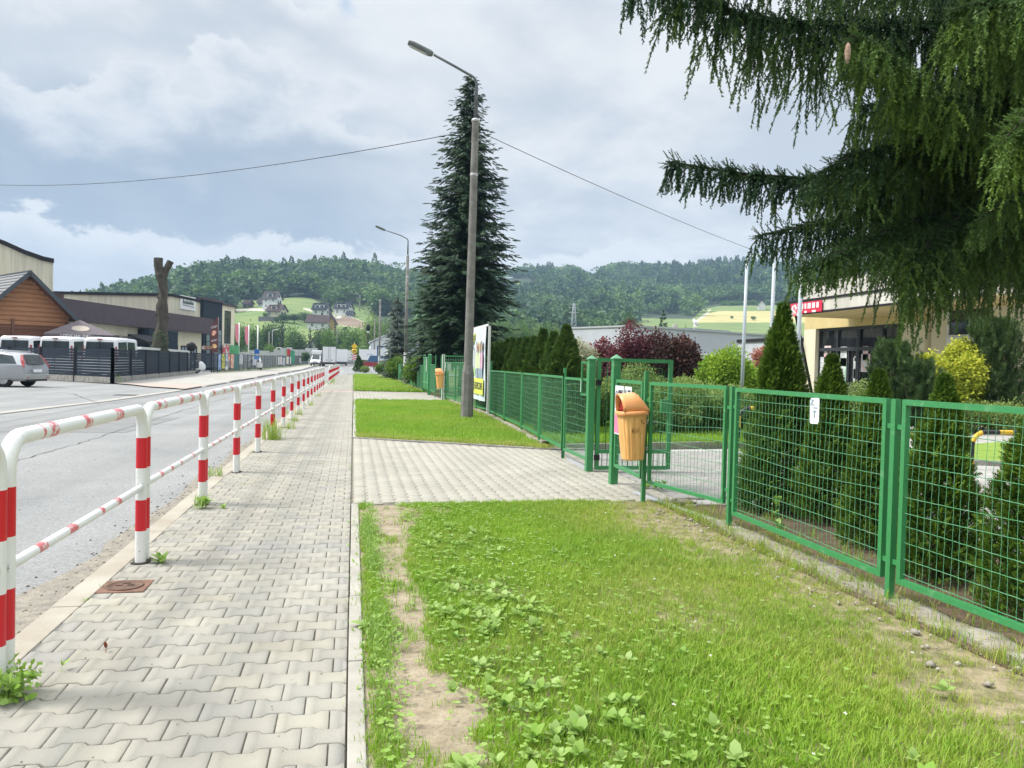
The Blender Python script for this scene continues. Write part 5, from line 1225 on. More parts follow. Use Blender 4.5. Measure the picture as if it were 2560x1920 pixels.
# third panel and bin post
t = thing('wire_fence', 'third green fence panel beside the waste bin, ending at the thin post', 'fence', (3.30, 6.38, 0))
panel(t, (-.01, .08, 0), (-.27, 1.27, 0), .20, 1.26, 31, .9, 2)
MB().at((-.29, 1.35, 0)).box(-.02, .02, -.02, .02, -.1, 1.37).build('post', M_gr, t)
for z in (.33, 1.07): mb = MB(); mb.bar((-.27, 1.25, z), (-.285, 1.34, z), .012, .03); mb.build('bracket', M_gr, t); mb = MB(); mb.bar((.0, .0, z), (-.01, .1, z), .012, .03); mb.build('bracket', M_gr, t)
def gate_post(label, loc, h, w=.092, group=None):
    t = thing('gate_post', label, 'gate post', loc, group=group)
    MB().box(-w / 2, w / 2, -w / 2, w / 2, -.1, h).build('post', M_gr, t, bevel=.004)
    k = w / 2 + .012; mb = MB(); mb.add([(-k, -k, h), (k, -k, h), (k, k, h), (-k, k, h), (-k, -k, h + .012), (k, -k, h + .012), (k, k, h + .012), (-k, k, h + .012), (0, 0, h + .06)],
        [(0, 3, 2, 1), (0, 1, 5, 4), (1, 2, 6, 5), (2, 3, 7, 6), (3, 0, 4, 7), (4, 5, 8), (5, 6, 8), (6, 7, 8), (7, 4, 8)]); mb.build('cap', M_grw, t); return t
gate_post('right square green gate post with pyramid cap, behind the waste bin', (3.09, 8.93, 0), 1.50)
tg = gate_post('left square green gate post with pyramid cap carrying the open gate', (3.12, 10.02, 0), 1.50)
mb = MB(); mb.box(.05, .12, -.09, -.05, 1.16, 1.23); M_ds = mat('dark_steel', (.03, .03, .03), .5, metal=.6); mb.build('hinge', M_ds, tg); MB().box(.05, .12, -.09, -.05, .16, .23).build('hinge', M_ds, tg)
# small fixed panel with the signs (from gate post to bin post)
t = thing('wire_fence', 'short green fence panel with two notices between gate post and bin', 'fence', (3.08, 8.85, 0))
panel(t, (.0, 0, 0), (-.05, -1.0, 0), .22, 1.26, 8, .5, 2)
# open gate leaf
t = thing('garden_gate', 'open green gate leaf swung into the school yard', 'gate', (3.22, 10.0, 0))
mb = MB(); w = .05; x1 = 1.02; z1 = 1.50; z0 = .05
for a, b in (((0, 0, z1), (x1, 0, z1)), ((0, 0, z0), (x1, 0, z0)), ((0, 0, .27), (x1, 0, .27))): mb.bar((a[0] + w / 2, 0, a[2]), (b[0] - w / 2, 0, b[2]), w, w)
mb.bar((0, 0, z0 - .02), (0, 0, z1 + .025), w, w); mb.bar((x1, 0, z0 - .02), (x1, 0, z1 + .025), w, w)
mb.build('frame', M_gr, t)
mb = MB()
for k in range(1, 14): mb.tube([(x1 * k / 14, 0, .27), (x1 * k / 14, 0, z0)], .006, 5)
for k in range(1, 12): s = x1 * k / 12; mb.tube([(s, 0, .29), (s, 0, 1.38)], .002, 4)
for k in range(11): z = .34 + k * .1; mb.tube([(.02, 0, z), (x1 - .02, 0, z)], .002, 4)
mb.tube([(.12, 0, .29), (.12, 0, 1.44), (x1 - .12, 0, 1.40), (x1 - .12, 0, .29)], .007, 5)
mb.build('bars', M_grd, t)
mb = MB(); mb.box(x1 - .13, x1 - .02, -.03, .03, .80, .98); mb.build('lock', M_gr, t, bevel=.006)
# left panel next to the gate with little raised frame
fence('green wire fence panel between the left gate post and the thin tall post', [(3.14, 10.10), (3.15, 11.45)], .13, 1.24, [1.2, 1.375], seed=12, gap=.02, wav=1.)
t = thing('letter_frame', 'small raised green frame fixed on the left gate post', 'frame', (3.10, 10.12, 0)); mb = MB()
for a, b in (((0, 0, 1.02), (0, .26, 1.02)), ((0, 0, 1.46), (0, .26, 1.46)), ((0, 0, 1.0), (0, 0, 1.48)), ((0, .26, 1.0), (0, .26, 1.48))): mb.bar(a, b, .022, .022)
mb.build('frame', M_gr, t)
fence('green wire fence in front of the thuja hedge, ending at the banner', [(3.15, 11.45), (3.28, 13.55), (3.42, 15.7), (3.52, 18.05), (3.60, 20.5)], .14, 1.25, [1.3, 1.25, 1.25, 1.25, 1.25], seed=20, detail=2, wav=.7)
fence('green wire fence behind the banner up to the second gateway', [(3.66, 20.8), (3.60, 22.9), (3.55, 25.0), (3.50, 27.1), (3.42, 29.2)], .14, 1.45, 1.5, seed=40, detail=1)
pts = [(3.30 + .0006 * (y - 38), y) for y in np.arange(37.8, 103, 2.12)]
t = thing('wire_fence', 'long green wire fence along the third verge, running into the distance', 'fence', (3.3, 37.8, 0))
for i, (x, y) in enumerate(pts):
    MB().at((x - 3.3, y - 37.8, 0)).box(-.025, .025, -.025, .025, 0, 1.30).build('post', M_gr, t)
    if i: panel(t, (x - 3.3, y - 37.8 - 2.07, 0), (x - 3.3, y - 37.8 - .05, 0), .16, 1.30, i, .4, 1 if i < 9 else 0)
# second gateway
gate_post('green square post at the far side of the second gateway', (3.33, 37.4, 0), 1.75, .12)
gate_post('green square gate post in the middle of the second gateway', (3.28, 34.3, 0), 1.75, .14)
t = thing('board_gate', 'solid green gate leaf of the second gateway with a small notice', 'gate', (3.3, 34.4, 0))
mb = MB(); mb.box(-.02, .02, .1, 2.9, .2, 1.62); mb.build('board', M_gr, t); mb = MB(); mb.bar((-.03, .1, .5), (-.03, 2.9, .5), .05, .05); mb.bar((-.03, .1, 1.65), (-.03, 2.9, 1.65), .05, .05); mb.bar((-.03, 1.5, .1), (-.03, 1.5, 1.65), .05, .05); mb.build('frame', M_grw, t)
mb = MB(); mb.box(-.06, -.055, 1.0, 1.25, 1.0, 1.6); mb.build('notice', M_white, t)
fence('short green wire panel right of the second gateway post', [(3.28, 34.1), (3.3, 32.0), (3.34, 29.5)], .2, 1.35, [1.35, 1.75, 1.72], seed=60, detail=1, wav=1., skip=(1,))
t = thing('garden_gate', 'second open green gate leaf inside the second gateway', 'gate', (3.45, 31.2, 0)); mb = MB()
for a, b in (((0, 0, 1.7), (1.9, 0, 1.7)), ((0, 0, .1), (1.9, 0, .1)), ((0, 0, .1), (0, 0, 1.72)), ((1.9, 0, .1), (1.9, 0, 1.72)), ((0, 0, .4), (1.9, 0, .4))): mb.bar(a, b, .05, .05)
mb.build('frame', M_gr, t); mb = MB()
for k in range(1, 20): mb.tube([(k * .095, 0, .1), (k * .095, 0, 1.7)], .006, 4)
for k in range(12): mb.tube([(0, 0, .45 + k * .1), (1.9, 0, .45 + k * .1)], .006, 4)
mb.build('bars', M_grw, t)
t = thing('white_post', 'white post with small papers inside the second gateway', 'post', (3.46, 30.6, 0)); MB().box(-.05, .05, -.05, .05, 0, 1.75).build('post', M_white, t); MB().box(.06, .3, -.06, -.05, 1.1, 1.45).build('paper', M_white, t)

# ---- notices on the fence
M_paper = mat('paper', (.78, .79, .80), .6, (.70, .71, .73), sc=5); M_ink = mat('ink', (.06, .07, .09), .7); M_inkb = mat('blue_ink', (.35, .45, .60), .7); M_pinkp = mat('pink_print', (.80, .22, .38), .7)
t = thing('notice', 'white prohibition notice with pink lower part on the short fence panel', 'notice', (3.05, 8.83, 0))
mb = MB(); mb.at((0, 0, 0), rz=-.05); mb.box(-.004, .0, -.36, -.02, .62, 1.19); mb.build('board', M_paper, t)
mb = MB(); mb.at((0, 0, 0), rz=-.05); mb.box(-.006, -.004, -.35, -.03, .635, .84); mb.build('pink_panel', M_pinkp, t)
rt_ = (math.sin(-.24) * 1, -math.cos(-.24), 0)
def fm(s, z, o=.008): return face_m(Vector((0, 0, z)) + Vector((-.2379, -.9713, 0)) * 0 + Matrix.Rotation(-.05, 3, 'Z') @ Vector((-o, -s, 0)), Matrix.Rotation(-.05, 3, 'Z') @ Vector((0, -1, 0)))
text('ZAKAZ', .058, fm(.245, 1.12), M_ink, t); text('WSTĘPU', .045, fm(.245, 1.04), M_ink, t); text('Z PSAMI', .035, fm(.245, .98), M_ink, t)
mb = MB(); mb.at((0, 0, 0), rz=-.05)
mb.tube([(-.006, -.09 + .04 * math.cos(a), 1.03 + .10 * math.sin(a)) for a in np.linspace(0, 6.283, 17)], .004, 5, cap=False); mb.tube([(-.006, -.06, .93), (-.006, -.12, 1.12)], .004, 5)
mb.build('symbol', M_ink, t)
t = thing('notice', 'small white notice with a camera symbol beside the prohibition notice', 'notice', (3.05, 8.83, 0))
mb = MB(); mb.at((0, 0, 0), rz=-.05); mb.box(-.004, 0, -.66, -.40, 1.0, 1.19); mb.build('board', M_paper, t)
text('OBIEKT', .03, fm(.58, 1.14), M_ink, t); text('MONITOROWANY', .024, fm(.53, 1.07), M_ink, t); mb = MB(); mb.at((0, 0, 0), rz=-.05); mb.box(-.007, -.004, -.47, -.43, 1.115, 1.15); mb.box(-.007, -.004, -.45, -.42, 1.10, 1.12); mb.build('symbol', M_ink, t)
t = thing('notice', 'sun bleached white paper sign with letters Z and T on the second fence panel', 'notice', (3.24, 5.03, 0))
mb = MB(); g_ = []
for y0, y1 in ((-.055, .055),): mb.prism([(y0, 1.05), (y0 + .012, 1.035), (y1 - .012, 1.03), (y1, 1.045), (y1 + .004, 1.20), (y1 - .01, 1.215), (y0 + .012, 1.22), (y0, 1.205)], -.003, .0, 'x')
mb.build('sheet', M_paper, t)
text('Z', .055, face_m((-.006, .030, 1.185), (0, -1, 0)), M_inkb, t); text('▪ ▪▪'.replace('▪', 'w'), .018, face_m((-.006, -.012, 1.15), (0, -1, 0)), M_inkb, t); text('T', .075, face_m((-.006, -.002, 1.10), (0, -1, 0)), M_inkb, t, sx=.9)
t = thing('notice', 'tiny white tag hanging on the panel left of the open gate', 'notice', (3.12, 10.45, 0)); MB().box(-.003, 0, -.05, .05, 1.05, 1.22).build('sheet', M_paper, t)

# ---- waste bins
M_or = mat('orange_plastic', (.85, .38, .14), .38, (.78, .33, .12), sc=4, spec=.5); M_orr = mat('orange_body', (.88, .50, .18), .45, (.78, .38, .12), sc=5, stretch=(6, 6, .8), spec=.5)
M_inside = mat('bin_inside', (.35, .02, .02), .8); M_stain = mat('dark_marks', (.22, .09, .03), .9)
def waste_bin(label, loc, rz, s=1., post=1.2, tilt=.05, marks=True):
    t = thing('waste_bin', label, 'waste bin', loc, rz=rz, group='orange waste bins along the green fence')
    # local: opening towards -X, post at +Y side
    mb = MB(); mb.at((-.0, 0, .44), ry=-tilt)
    n = 48; vs = []; fs = []
    lev = [(.115, .135, 0), (.125, .145, .012), (.16, .178, .42), (.165, .184, .47)]
    for a, b, z in lev:
        for j in range(n):
            th = 2 * math.pi * j / n; k = 1 - (.035 if j % 3 == 0 else 0) * (0 < z < .45); c, s_ = math.cos(th), math.sin(th)
            vs.append((a * k * math.copysign(abs(c) ** .75, c), b * k * math.copysign(abs(s_) ** .75, s_), z))
    for i in range(len(lev) - 1):
        for j in range(n): fs.append((i * n + j, i * n + (j + 1) % n, (i + 1) * n + (j + 1) % n, (i + 1) * n + j))
    fs.append(tuple(range(n - 1, -1, -1))); mb.add(vs, fs)
    mb.build('body', M_orr, t)
    # rim and domed hood with mouth
    mb = MB(); mb.at((-.0, 0, .44), ry=-tilt)
    def ringp(a, b, z, n=28): return [(a * math.copysign(abs(math.cos(2 * math.pi * j / n)) ** .75, math.cos(2 * math.pi * j / n)), b * math.copysign(abs(math.sin(2 * math.pi * j / n)) ** .75, math.sin(2 * math.pi * j / n)), z) for j in range(n)]
    m_ = 28; vs = ringp(.175, .195, .455) + ringp(.185, .205, .46) + ringp(.185, .205, .495) + ringp(.165, .185, .50); fs = []
    for i in range(3): fs += [(i * m_ + j, i * m_ + (j + 1) % m_, (i + 1) * m_ + (j + 1) % m_, (i + 1) * m_ + j) for j in range(m_)]
    mb.add(vs, fs, 0, True)
    mb.build('rim', M_or, t)
    mb = MB(); mb.at((-.0, 0, .44), ry=-tilt); vs = []; fs = []; q = 14
    for i in range(8):                    # hood: barrel shape open towards -X
        u = i / 7; x = -.14 + .31 * u; hgt = (.20 if u < .55 else .20 - .17 * ((u - .55) / .45) ** 1.6) - .02 * (1 - u); wd = .178 * (1 - .12 * u ** 3)
        for j in range(q + 1): a = math.pi * j / q; vs.append((x - .03 * math.sin(a) * (1 - u), wd * math.cos(a), .495 + hgt * math.sin(a) ** .8))
    for i in range(7):
        for j in range(q): fs.append((i * (q + 1) + j, i * (q + 1) + j + 1, (i + 1) * (q + 1) + j + 1, (i + 1) * (q + 1) + j))
    fs.append(tuple(7 * (q + 1) + j for j in range(q + 1))); mb.add(vs, fs, 0, True)
    o = mb.build('lid', M_or, t); sd = o.modifiers.new('solid', 'SOLIDIFY'); sd.thickness = .008
    mb = MB(); mb.at((-.0, 0, .44), ry=-tilt); mb.add([(-.10, .16 * math.cos(math.pi * j / 10), .50 + .155 * math.sin(math.pi * j / 10)) for j in range(11)], [tuple(range(11))]); mb.build('opening', M_inside, t)
    if post: MB().box(.195, .235, -.02, .02, -.1, post).build('post', M_gr, t)
    for z in (.55, .82): mb = MB(); mb.box(.15, .2, -.03, .03, z - .015, z + .015); mb.tube([(.19, -.03, z), (.27, -.06, z + .01)], .005, 5); mb.build('bracket', M_galv, t)
    if marks:
        mb = MB(); mb.at((0, 0, .44), ry=-tilt); rn = random.Random(5)
        for x, z, w, h in ((-.055, .30, .03, .008), (-.045, .28, .008, .05), (-.02, .275, .007, .04), (-.02, .325, .008, .012), (.005, .28, .007, .05), (.018, .29, .02, .007), (.03, .30, .007, .03), (.04, .27, .01, .01), (.06, .385, .012, .03), (.075, .37, .02, .015)):
            mb.add([(x, -.178 - .01 * 0, z), (x + w, -.178, z + .004), (x + w, -.179, z + h), (x, -.179, z + h * .9)], [(0, 1, 2, 3)])
        mb.build('graffiti', M_stain, t)
    t.scale = (s * .88, s * .88, s); return t
tb = waste_bin('nearest orange waste bin with a domed lid on a green post by the school gate', (2.87, 7.70, 0), -.08, 1.02, 0)
waste_bin('orange waste bin beyond the lamp post, at the second gateway', (3.20, 29.2, 0), -.25, 1.08, 1.15, marks=False)
waste_bin('small orange waste bin standing far off at the start of the long fence', (3.05, 62, 0), .1, 1.1, 1.15, marks=False)
waste_bin('farthest orange waste bin half hidden by the thin lamp posts', (3.0, 88, 0), .1, 1.1, 1.15, marks=False)

# ---- lamp posts
M_cp = mat('pole_concrete', (.24, .235, .22), .9, (.15, .145, .135), sc=5, det=8, bump=.5, bsc=30)
M_steel = mat('grey_steel', (.16, .17, .18), .5, (.10, .11, .12), sc=6, metal=.3); M_lamph = mat('lamp_housing', (.13, .15, .15), .5, (.09, .10, .10), sc=5); M_lens = mat('lamp_lens', (.45, .46, .44), .3)
def lamp_post(label, loc, lean=(.0, .0), Hc=7.55, near=True, arm=1.0, poster=False, base=True):
    t = thing('street_lamp', label, 'street lamp', loc, group='concrete street lamps along the pavement')
    mb = MB()
    if base:
        mb.lathe([(.165, -.1), (.16, 0), (.155, 1.15), (.118, 1.38)], 8, smooth=False)
    rings = []
    if near:
        z = 1.36; prof = [(.116, z)]
        while z < Hc: z += .028; r = .116 - .026 * (z - 1.36) / (Hc - 1.36); prof += [(r, z), (r - .0035, z + .004), (r - .0035, z + .010), (r, z + .014)]; z += .0
        prof = sorted(prof, key=lambda p: p[1]); mb.lathe(prof, 16, smooth=False)
    else: mb.lathe([(.12, 0 if not base else 1.36), (.088, Hc)], 10)
    mb.build('pole', M_cp, t)
    mb = MB(); mb.at((0, 0, 0)); mb.lathe([(.075, Hc), (.105, Hc + .02), (.105, Hc + .07), (.06, Hc + .1)], 12); mb.build('collar', M_galv, t); MB().lathe([(.098, Hc - 1.35), (.101, Hc - 1.34), (.101, Hc - 1.30), (.098, Hc - 1.29)], 12).build('band', M_galv, t)
    mb = MB(); x = [(0, 0, Hc + .05), (.0, 0, Hc + .95)] + [(-.22 * (1 - math.cos(a)), 0, Hc + .95 + .22 * math.sin(a)) for a in np.linspace(.2, 1.25, 6)]
    e = Vector(x[-1]); x += [tuple(e + Vector((-.35, 0, .16))), tuple(e + Vector((-arm * .95, 0, .42)))]
    mb.tube(x, [.055, .036] + [.033] * (len(x) - 2), 10); mb.build('arm', M_steel, t)
    h = Vector(x[-1]); d = Vector((-.93, 0, .36)).normalized(); mb = MB(); ang = math.atan2(.36, .93)
    mb.at(h, ry=ang); vs = []
    prof = [(-.02, .05, .04, .05), (-.10, .085, .055, .075), (-.55, .085, .055, .075), (-.68, .07, .03, .06)]
    for xx, w, up, dn in prof: vs += [(xx, -w, 0), (xx, -w * .7, up), (xx, w * .7, up), (xx, w, 0), (xx, w * .8, -dn), (xx, -w * .8, -dn)]
    fs = [tuple(range(5, -1, -1)), tuple(range(18, 24))]
    for i in range(3): fs += [(i * 6 + j, i * 6 + (j + 1) % 6, (i + 1) * 6 + (j + 1) % 6, (i + 1) * 6 + j) for j in range(6)]
    mb.add(vs, fs); hd = mb.build('lamp_head', M_lamph, t, bevel=.006)
    mb = MB(); mb.at(h, ry=ang); mb.box(-.62, -.16, -.06, .06, -.088, -.077); mb.build('lens', M_lens, hd)
    if poster:
        mb = MB(); rr = .165 if base else .125; n = 14
        vs = []; rings_ = [(1.15, .170), (1.40, .134), (2.05, .128)] if base else [(1.2, .126), (2.1, .122)]
        for z, r in rings_: vs += [(r * math.cos(a), r * math.sin(a), z) for a in np.linspace(-2.9, -.1, n)]
        fs = [(i * n + j, i * n + j + 1, (i + 1) * n + j + 1, (i + 1) * n + j) for i in range(len(rings_) - 1) for j in range(n - 1)]
        mb.add(vs, fs, 0, True); mb.build('torn_posters', mat('torn_posters', (.62, .64, .66), .8, (.12, .13, .14), sc=7, det=8, lo=.5, hi=.56), t)
        mb = MB(); mb.lathe([(rr + .006, 1.12), (rr + .008, 1.13), (rr + .008, 1.15), (rr + .006, 1.16)], 12); mb.build('strap', M_galv, t)
    t.rotation_euler = (lean[1], lean[0], 0); return t
lamp_post('nearest tall ribbed concrete lamp post with a thicker foot and an arm over the road', (2.85, 19.67, 0), lean=(.007, 0), Hc=7.5)
lamp_post('second concrete lamp post with torn posters, standing in the third verge', (3.272, 50.53, 0), Hc=8.2, near=False, arm=1.35, poster=True)
p = XY(819, 88); lamp_post('third lamp post, next to the far waste bins', (p.x, 88, 0), Hc=8.2, near=False, arm=1.4, poster=True, base=False)
p = XY(808, 126); lamp_post('fourth lamp post, thin in the distance left of the third', (p.x, 126, .1), Hc=7.9, near=False, arm=1.4, base=False)
p = XY(840, 156); lamp_post('fifth lamp post in front of the white barn roof', (p.x, 156, .3), Hc=7.6, near=False, arm=1.0, base=False)
def cable(label, a, b, sag, r=.012):
    a = Vector(a); b = Vector(b); t = thing('cable', label, 'cable', a)
    MB().tube([(b - a) * u + Vector((0, 0, -sag * 4 * u * (1 - u))) for u in np.linspace(0, 1, 25)], r, 5).build('wire', M_rubber, t)
top = Vector((2.9, 19.67, 7.32))
p = P(-150, 388, 46); cable('overhead cable running left from the nearest lamp post to beyond the picture', top, p, .75, .010)
p = P(1640, 545, 34); cable('overhead cable running right from the nearest lamp post towards the school', top, p, .12, .009)

# ---- banner on frame
t = thing('framed_banner', 'white steel frame with a printed banner behind the nearest lamp post', 'banner', (3.56, 20.66, 0))
mb = MB(); mb.bar((0, 0, -.1), (0, 0, 2.50), .06, .06); mb.bar((0, 3.3, -.1), (0, 3.3, 2.50), .06, .06); mb.bar((0, -.03, 2.47), (0, 3.33, 2.47), .06, .06); mb.build('frame', M_white, t)
M_ban = mat('banner_sheet', (.66, .72, .76), .6, (.58, .66, .71), sc=1.2); M_yel = mat('banner_yellow', (.70, .74, .12), .6); M_lgreen = mat('banner_green', (.45, .66, .30), .6)
mb = MB(); vs = []; n = 16
for i in range(n + 1):
    y = .30 + 2.75 * i / n; wv = -.045 + .018 * math.sin(i * 1.1)
    for z in (.38 + .012 * i * 0, .9, 1.4, 1.9, 2.44): vs.append((wv + .01 * math.sin(z * 3 + i * .7), y - (.05 * math.sin((z - .4) * 3.0) if i == 0 else 0), z))
fs = [(i * 5 + j, (i + 1) * 5 + j, (i + 1) * 5 + j + 1, i * 5 + j + 1) for i in range(n) for j in range(4)]
mb.add(vs, fs, 0, True); sh = mb.build('banner_sheet', M_ban, t)
def bx(name, m, poly, o=-.075):    # flat print on the banner, coordinates (distance from its right edge, height)
    MB().add([(o, .30 + a, z) for a, z in poly], [tuple(range(len(poly)))]).build(name, m, sh)
bx('yellow_strip', M_yel, [(.15, .55), (2.7, .55), (2.7, 1.0), (.15, 1.0)])
bx('green_field', M_lgreen, [(1.5, 1.05), (2.7, 1.15), (2.7, 1.45), (1.6, 1.25)]); bx('grey_building', mat('print_grey', (.50, .55, .58), .6), [(1.7, 1.25), (2.7, 1.5), (2.7, 2.1), (1.7, 1.75)], -.073)
bx('yellow_title', M_yel, [(1.7, 2.12), (2.7, 1.95), (2.7, 2.16), (1.7, 2.33)])
def printed_person(y, shirt, hair, k):
    sk = mat('print_skin' + str(k), (.62, .38, .28), .7)
    bx('printed_trousers', mat('print_trousers' + str(k), (.32, .40, .50), .7), [(y - .16, 1.02), (y - .02, 1.02), (y, 1.2), (y + .02, 1.02), (y + .16, 1.02), (y + .17, 1.32), (y - .17, 1.32)], -.080)
    bx('printed_shirt', shirt, [(y - .20, 1.28), (y + .20, 1.28), (y + .22, 1.60), (y + .12, 1.74), (y - .12, 1.74), (y - .22, 1.60)], -.084)
    bx('printed_hair', hair, [(y + .13 * math.cos(a), 1.90 + .17 * math.sin(a)) for a in np.linspace(0, 6.283, 13)[:-1]], -.087); bx('printed_face', sk, [(y + .085 * math.cos(a), 1.87 + .12 * math.sin(a)) for a in np.linspace(0, 6.283, 13)[:-1]], -.09)
printed_person(1.30, mat('print_yellow_shirt', (.68, .74, .42), .7), mat('print_dark_hair', (.24, .18, .16), .7), 1); printed_person(.85, mat('print_lime_shirt', (.66, .74, .52), .7), mat('print_blond', (.75, .62, .30), .7), 2); printed_person(.48, mat('print_pink_shirt', (.66, .42, .55), .7), mat('print_black_hair', (.16, .14, .16), .7), 3)
text('CZUJ SIĘ BEZPIECZNIE', .27, face_m((-.085, 1.72, .78), (0, -1, 0)), M_ink, sh, sx=.86); text('W SZKOLE', .20, face_m((-.085, 2.45, 2.14), (0, -1, .13)), M_ink, sh, sx=.9)

# ---- flagpoles and barriers in the yard
M_pole = mat('pole_grey', (.42, .47, .52), .4, (.38, .43, .48), sc=3, spec=.5)
for px, Y, w, lb in ((1604, 18.6, .048, 'left grey flagpole in front of the lime green maple'), (1663, 17.4, .05, 'middle grey flagpole between maple and school entrance'), (1722, 16.3, .052, 'right grey flagpole close to the entrance corner')):
    p = XY(px, Y); t = thing('flagpole', lb, 'flagpole', (p.x, Y, 0), group='flagpoles in front of the school'); t.rotation_euler = (0, rad(.5), 0)
    MB().lathe([(w, 0), (w * .95, 2), (w * .8, 4.2)], 14).build('pole', M_pole, t); MB().lathe([(w * 1.6, 0), (w * 1.6, .25), (w, .3)], 14).build('base', M_galv, t); MB().lathe([(.005, 4.2), (.05, 4.23), (.05, 4.28), (.005, 4.32)], 10).build('finial', M_pole, t)
M_yb = mat('yellow_paint', (.72, .46, .03), .5, (.62, .38, .02), sc=6); M_bk = mat('black_paint', (.02, .022, .025), .5)
def hoop(label, loc, L, h, rz, seed=0):
    t = thing('barrier_hoop', label, 'barrier', loc, rz=rz, group='yellow and black parking hoops in the yard'); pts = [(0, 0, -.05)]; ms = []
    c = .22; total = []; 
    raw = [(0, 0, z) for z in np.linspace(0, h - c, 4)] + [(c - c * math.cos(a), 0, h - c + c * math.sin(a)) for a in np.linspace(.3, math.pi / 2, 5)] + [(x, 0, h) for x in np.linspace(c, L - c, 9)[1:]] + [(L - c + c * math.sin(a), 0, h - c + c * math.cos(a)) for a in np.linspace(.3, math.pi / 2, 5)] + [(L, 0, z) for z in np.linspace(h - c, 0, 4)[1:]]
    pts += raw; s = 0; prev = pts[0]
    for i in range(len(pts) - 1): s += (Vector(pts[i + 1]) - Vector(pts[i])).length; ms.append(int((s + seed * .1) / .24) % 2)
    MB().tube(pts, .036, 10, mi=ms).build('hoop', [M_yb, M_bk], t)
b1 = G(2098, 1010, .0); hoop('yellow and black hoop seen through the nearest fence panel', (b1.x, b1.y, 0), 1.3, .55, -.10)
p = XY(1600, 13.9); hoop('yellow and black hoop peeking out left of the tallest thuja', (p.x, 13.9, 0), 1.3, .68, -.15, 1)
p = XY(1832, 12.2); hoop('yellow and black hoop half hidden between the thujas', (p.x, 12.2, 0), 1.0, .5, -.12, 2)
# ================================================================== BUILDINGS
M_cream = mat('cream_render', (.72, .67, .52), .9, (.63, .585, .45), sc=1.2, stretch=(1.5, 1.5, .15), det=7)
M_creamd = mat('stained_cream_render', (.66, .62, .48), .9, (.47, .45, .37), sc=1.6, stretch=(2.5, 2.5, .12), det=7)
M_creamy = mat('yellow_render', (.62, .50, .25), .9, (.54, .43, .21), sc=2)
M_fascia = mat('brown_purple_sheet', (.090, .068, .082), .6, (.075, .058, .07), sc=1.5, stretch=(1, 8, 1), spec=.2)
M_anth = mat('anthracite_cladding', (.026, .037, .055), .8, (.020, .029, .042), sc=2, spec=.15); M_trim = mat('dark_trim', (.025, .024, .03), .8, spec=.2)
M_glass = glassy('dark_glass'); M_glassb = mat('sky_glass', (.20, .26, .32), .08, (.12, .17, .22), sc=.7, spec=.9); M_glasst = mat('teal_glass', (.05, .16, .16), .1, (.02, .06, .07), sc=2, spec=.9)
M_wood = mat('log_siding', (.38, .19, .095), .65, (.30, .14, .07), sc=3, stretch=(1, 1, 9), det=7, bump=.2); M_tile = mat('anthracite_tile', (.055, .07, .09), .4, (.04, .05, .065), sc=6, spec=.6)
M_grey = mat('light_grey_render', (.45, .475, .53), .85, (.41, .435, .49), sc=.8); M_greyd = mat('grey_plinth', (.30, .32, .37), .85)
def local(t, A, B):      # frame with x along A->B, y to the left (behind), origin A
    A = Vector((*A[:2], 0)); B = Vector((*B[:2], 0)); d = B - A; t.location = A + Vector((0, 0, t.location.z)); t.rotation_euler = (0, 0, math.atan2(d.y, d.x)); return d.length
def win(t, x0, x1, z0, z1, y=0., nx=2, nz_=2, fm_=M_trim, gm=M_glass, fr=.06, sill=True, name='window', d=.05):
    """window on the local wall plane y (outside is -y)"""
    mb = MB(); f = fr
    mb.box(x0, x1, y - d, y + .02, z0, z0 + f); mb.box(x0, x1, y - d, y + .02, z1 - f, z1); mb.box(x0, x0 + f, y - d, y + .02, z0 + f, z1 - f); mb.box(x1 - f, x1, y - d, y + .02, z0 + f, z1 - f)
    for i in range(1, nx): x = x0 + (x1 - x0) * i / nx; mb.box(x - f * .4, x + f * .4, y - d * .9, y + .015, z0 + f, z1 - f)
    for i in range(1, nz_): z = z0 + (z1 - z0) * i / nz_; mb.box(x0 + f, x1 - f, y - d * .8, y + .01, z - f * .4, z + f * .4)
    w = mb.build(name, fm_, t)
    MB().add([(x0 + f * .5, y - d * .35, z0 + f * .5), (x1 - f * .5, y - d * .35, z0 + f * .5), (x1 - f * .5, y - d * .35, z1 - f * .5), (x0 + f * .5, y - d * .35, z1 - f * .5)], [(0, 1, 2, 3)]).build('pane', gm, w)
    return w
FL, FR_ = Vector((-22.7, 65.8, 0)), Vector((-15.8, 93, 0)); fd = (FR_ - FL).normalized(); fn = Vector((fd.y, -fd.x, 0))   # facade line of the shops, fn towards the road
def fpos(px, off=0.): return on_line(px, FL + fn * off, FR_ + fn * off)
def fs_(px, off=0.): return (fpos(px, off) - FL).dot(fd)
# long shop building; local x along facade away from camera, y positive = behind
t = thing('shop_building', 'long cream shop building with a deep brown purple fascia', 'building'); L = local(t, FL, FR_)
x1 = fs_(453); xe = fs_(441)
MB().box(-2, xe, .35, 12, 0, 4.6).build('wall', M_cream, t)
MB().box(-2.2, x1, -.35, .34, 4.05, 5.75).build('fascia', M_fascia, t); MB().box(-2.2, x1, .345, 12.2, 4.7, 5.70).build('roof', M_fascia, t)
def shopwin(pa, pb, za, zb, gm=M_glasst, nx=2, nz_=2):
    a, b = fs_(pa, 0), fs_(pb, 0); win(t, a, b, za, zb, y=.35, nx=nx, nz_=nz_, gm=gm, fr=.12, d=.08)
shopwin(207, 229, 1.9, 2.75, nz_=1); shopwin(238, 264, 1.6, 2.75, nz_=1); shopwin(374, 390, .9, 2.6); shopwin(397, 412, .9, 2.6, M_glassb); shopwin(417, 431, .9, 2.6, M_glassb)
mb = MB()
for a, b in ((-1.5, 1.2), (5., 7.6)): mb.box(a, b, 4.0, 5.2, 5.7, 6.6)
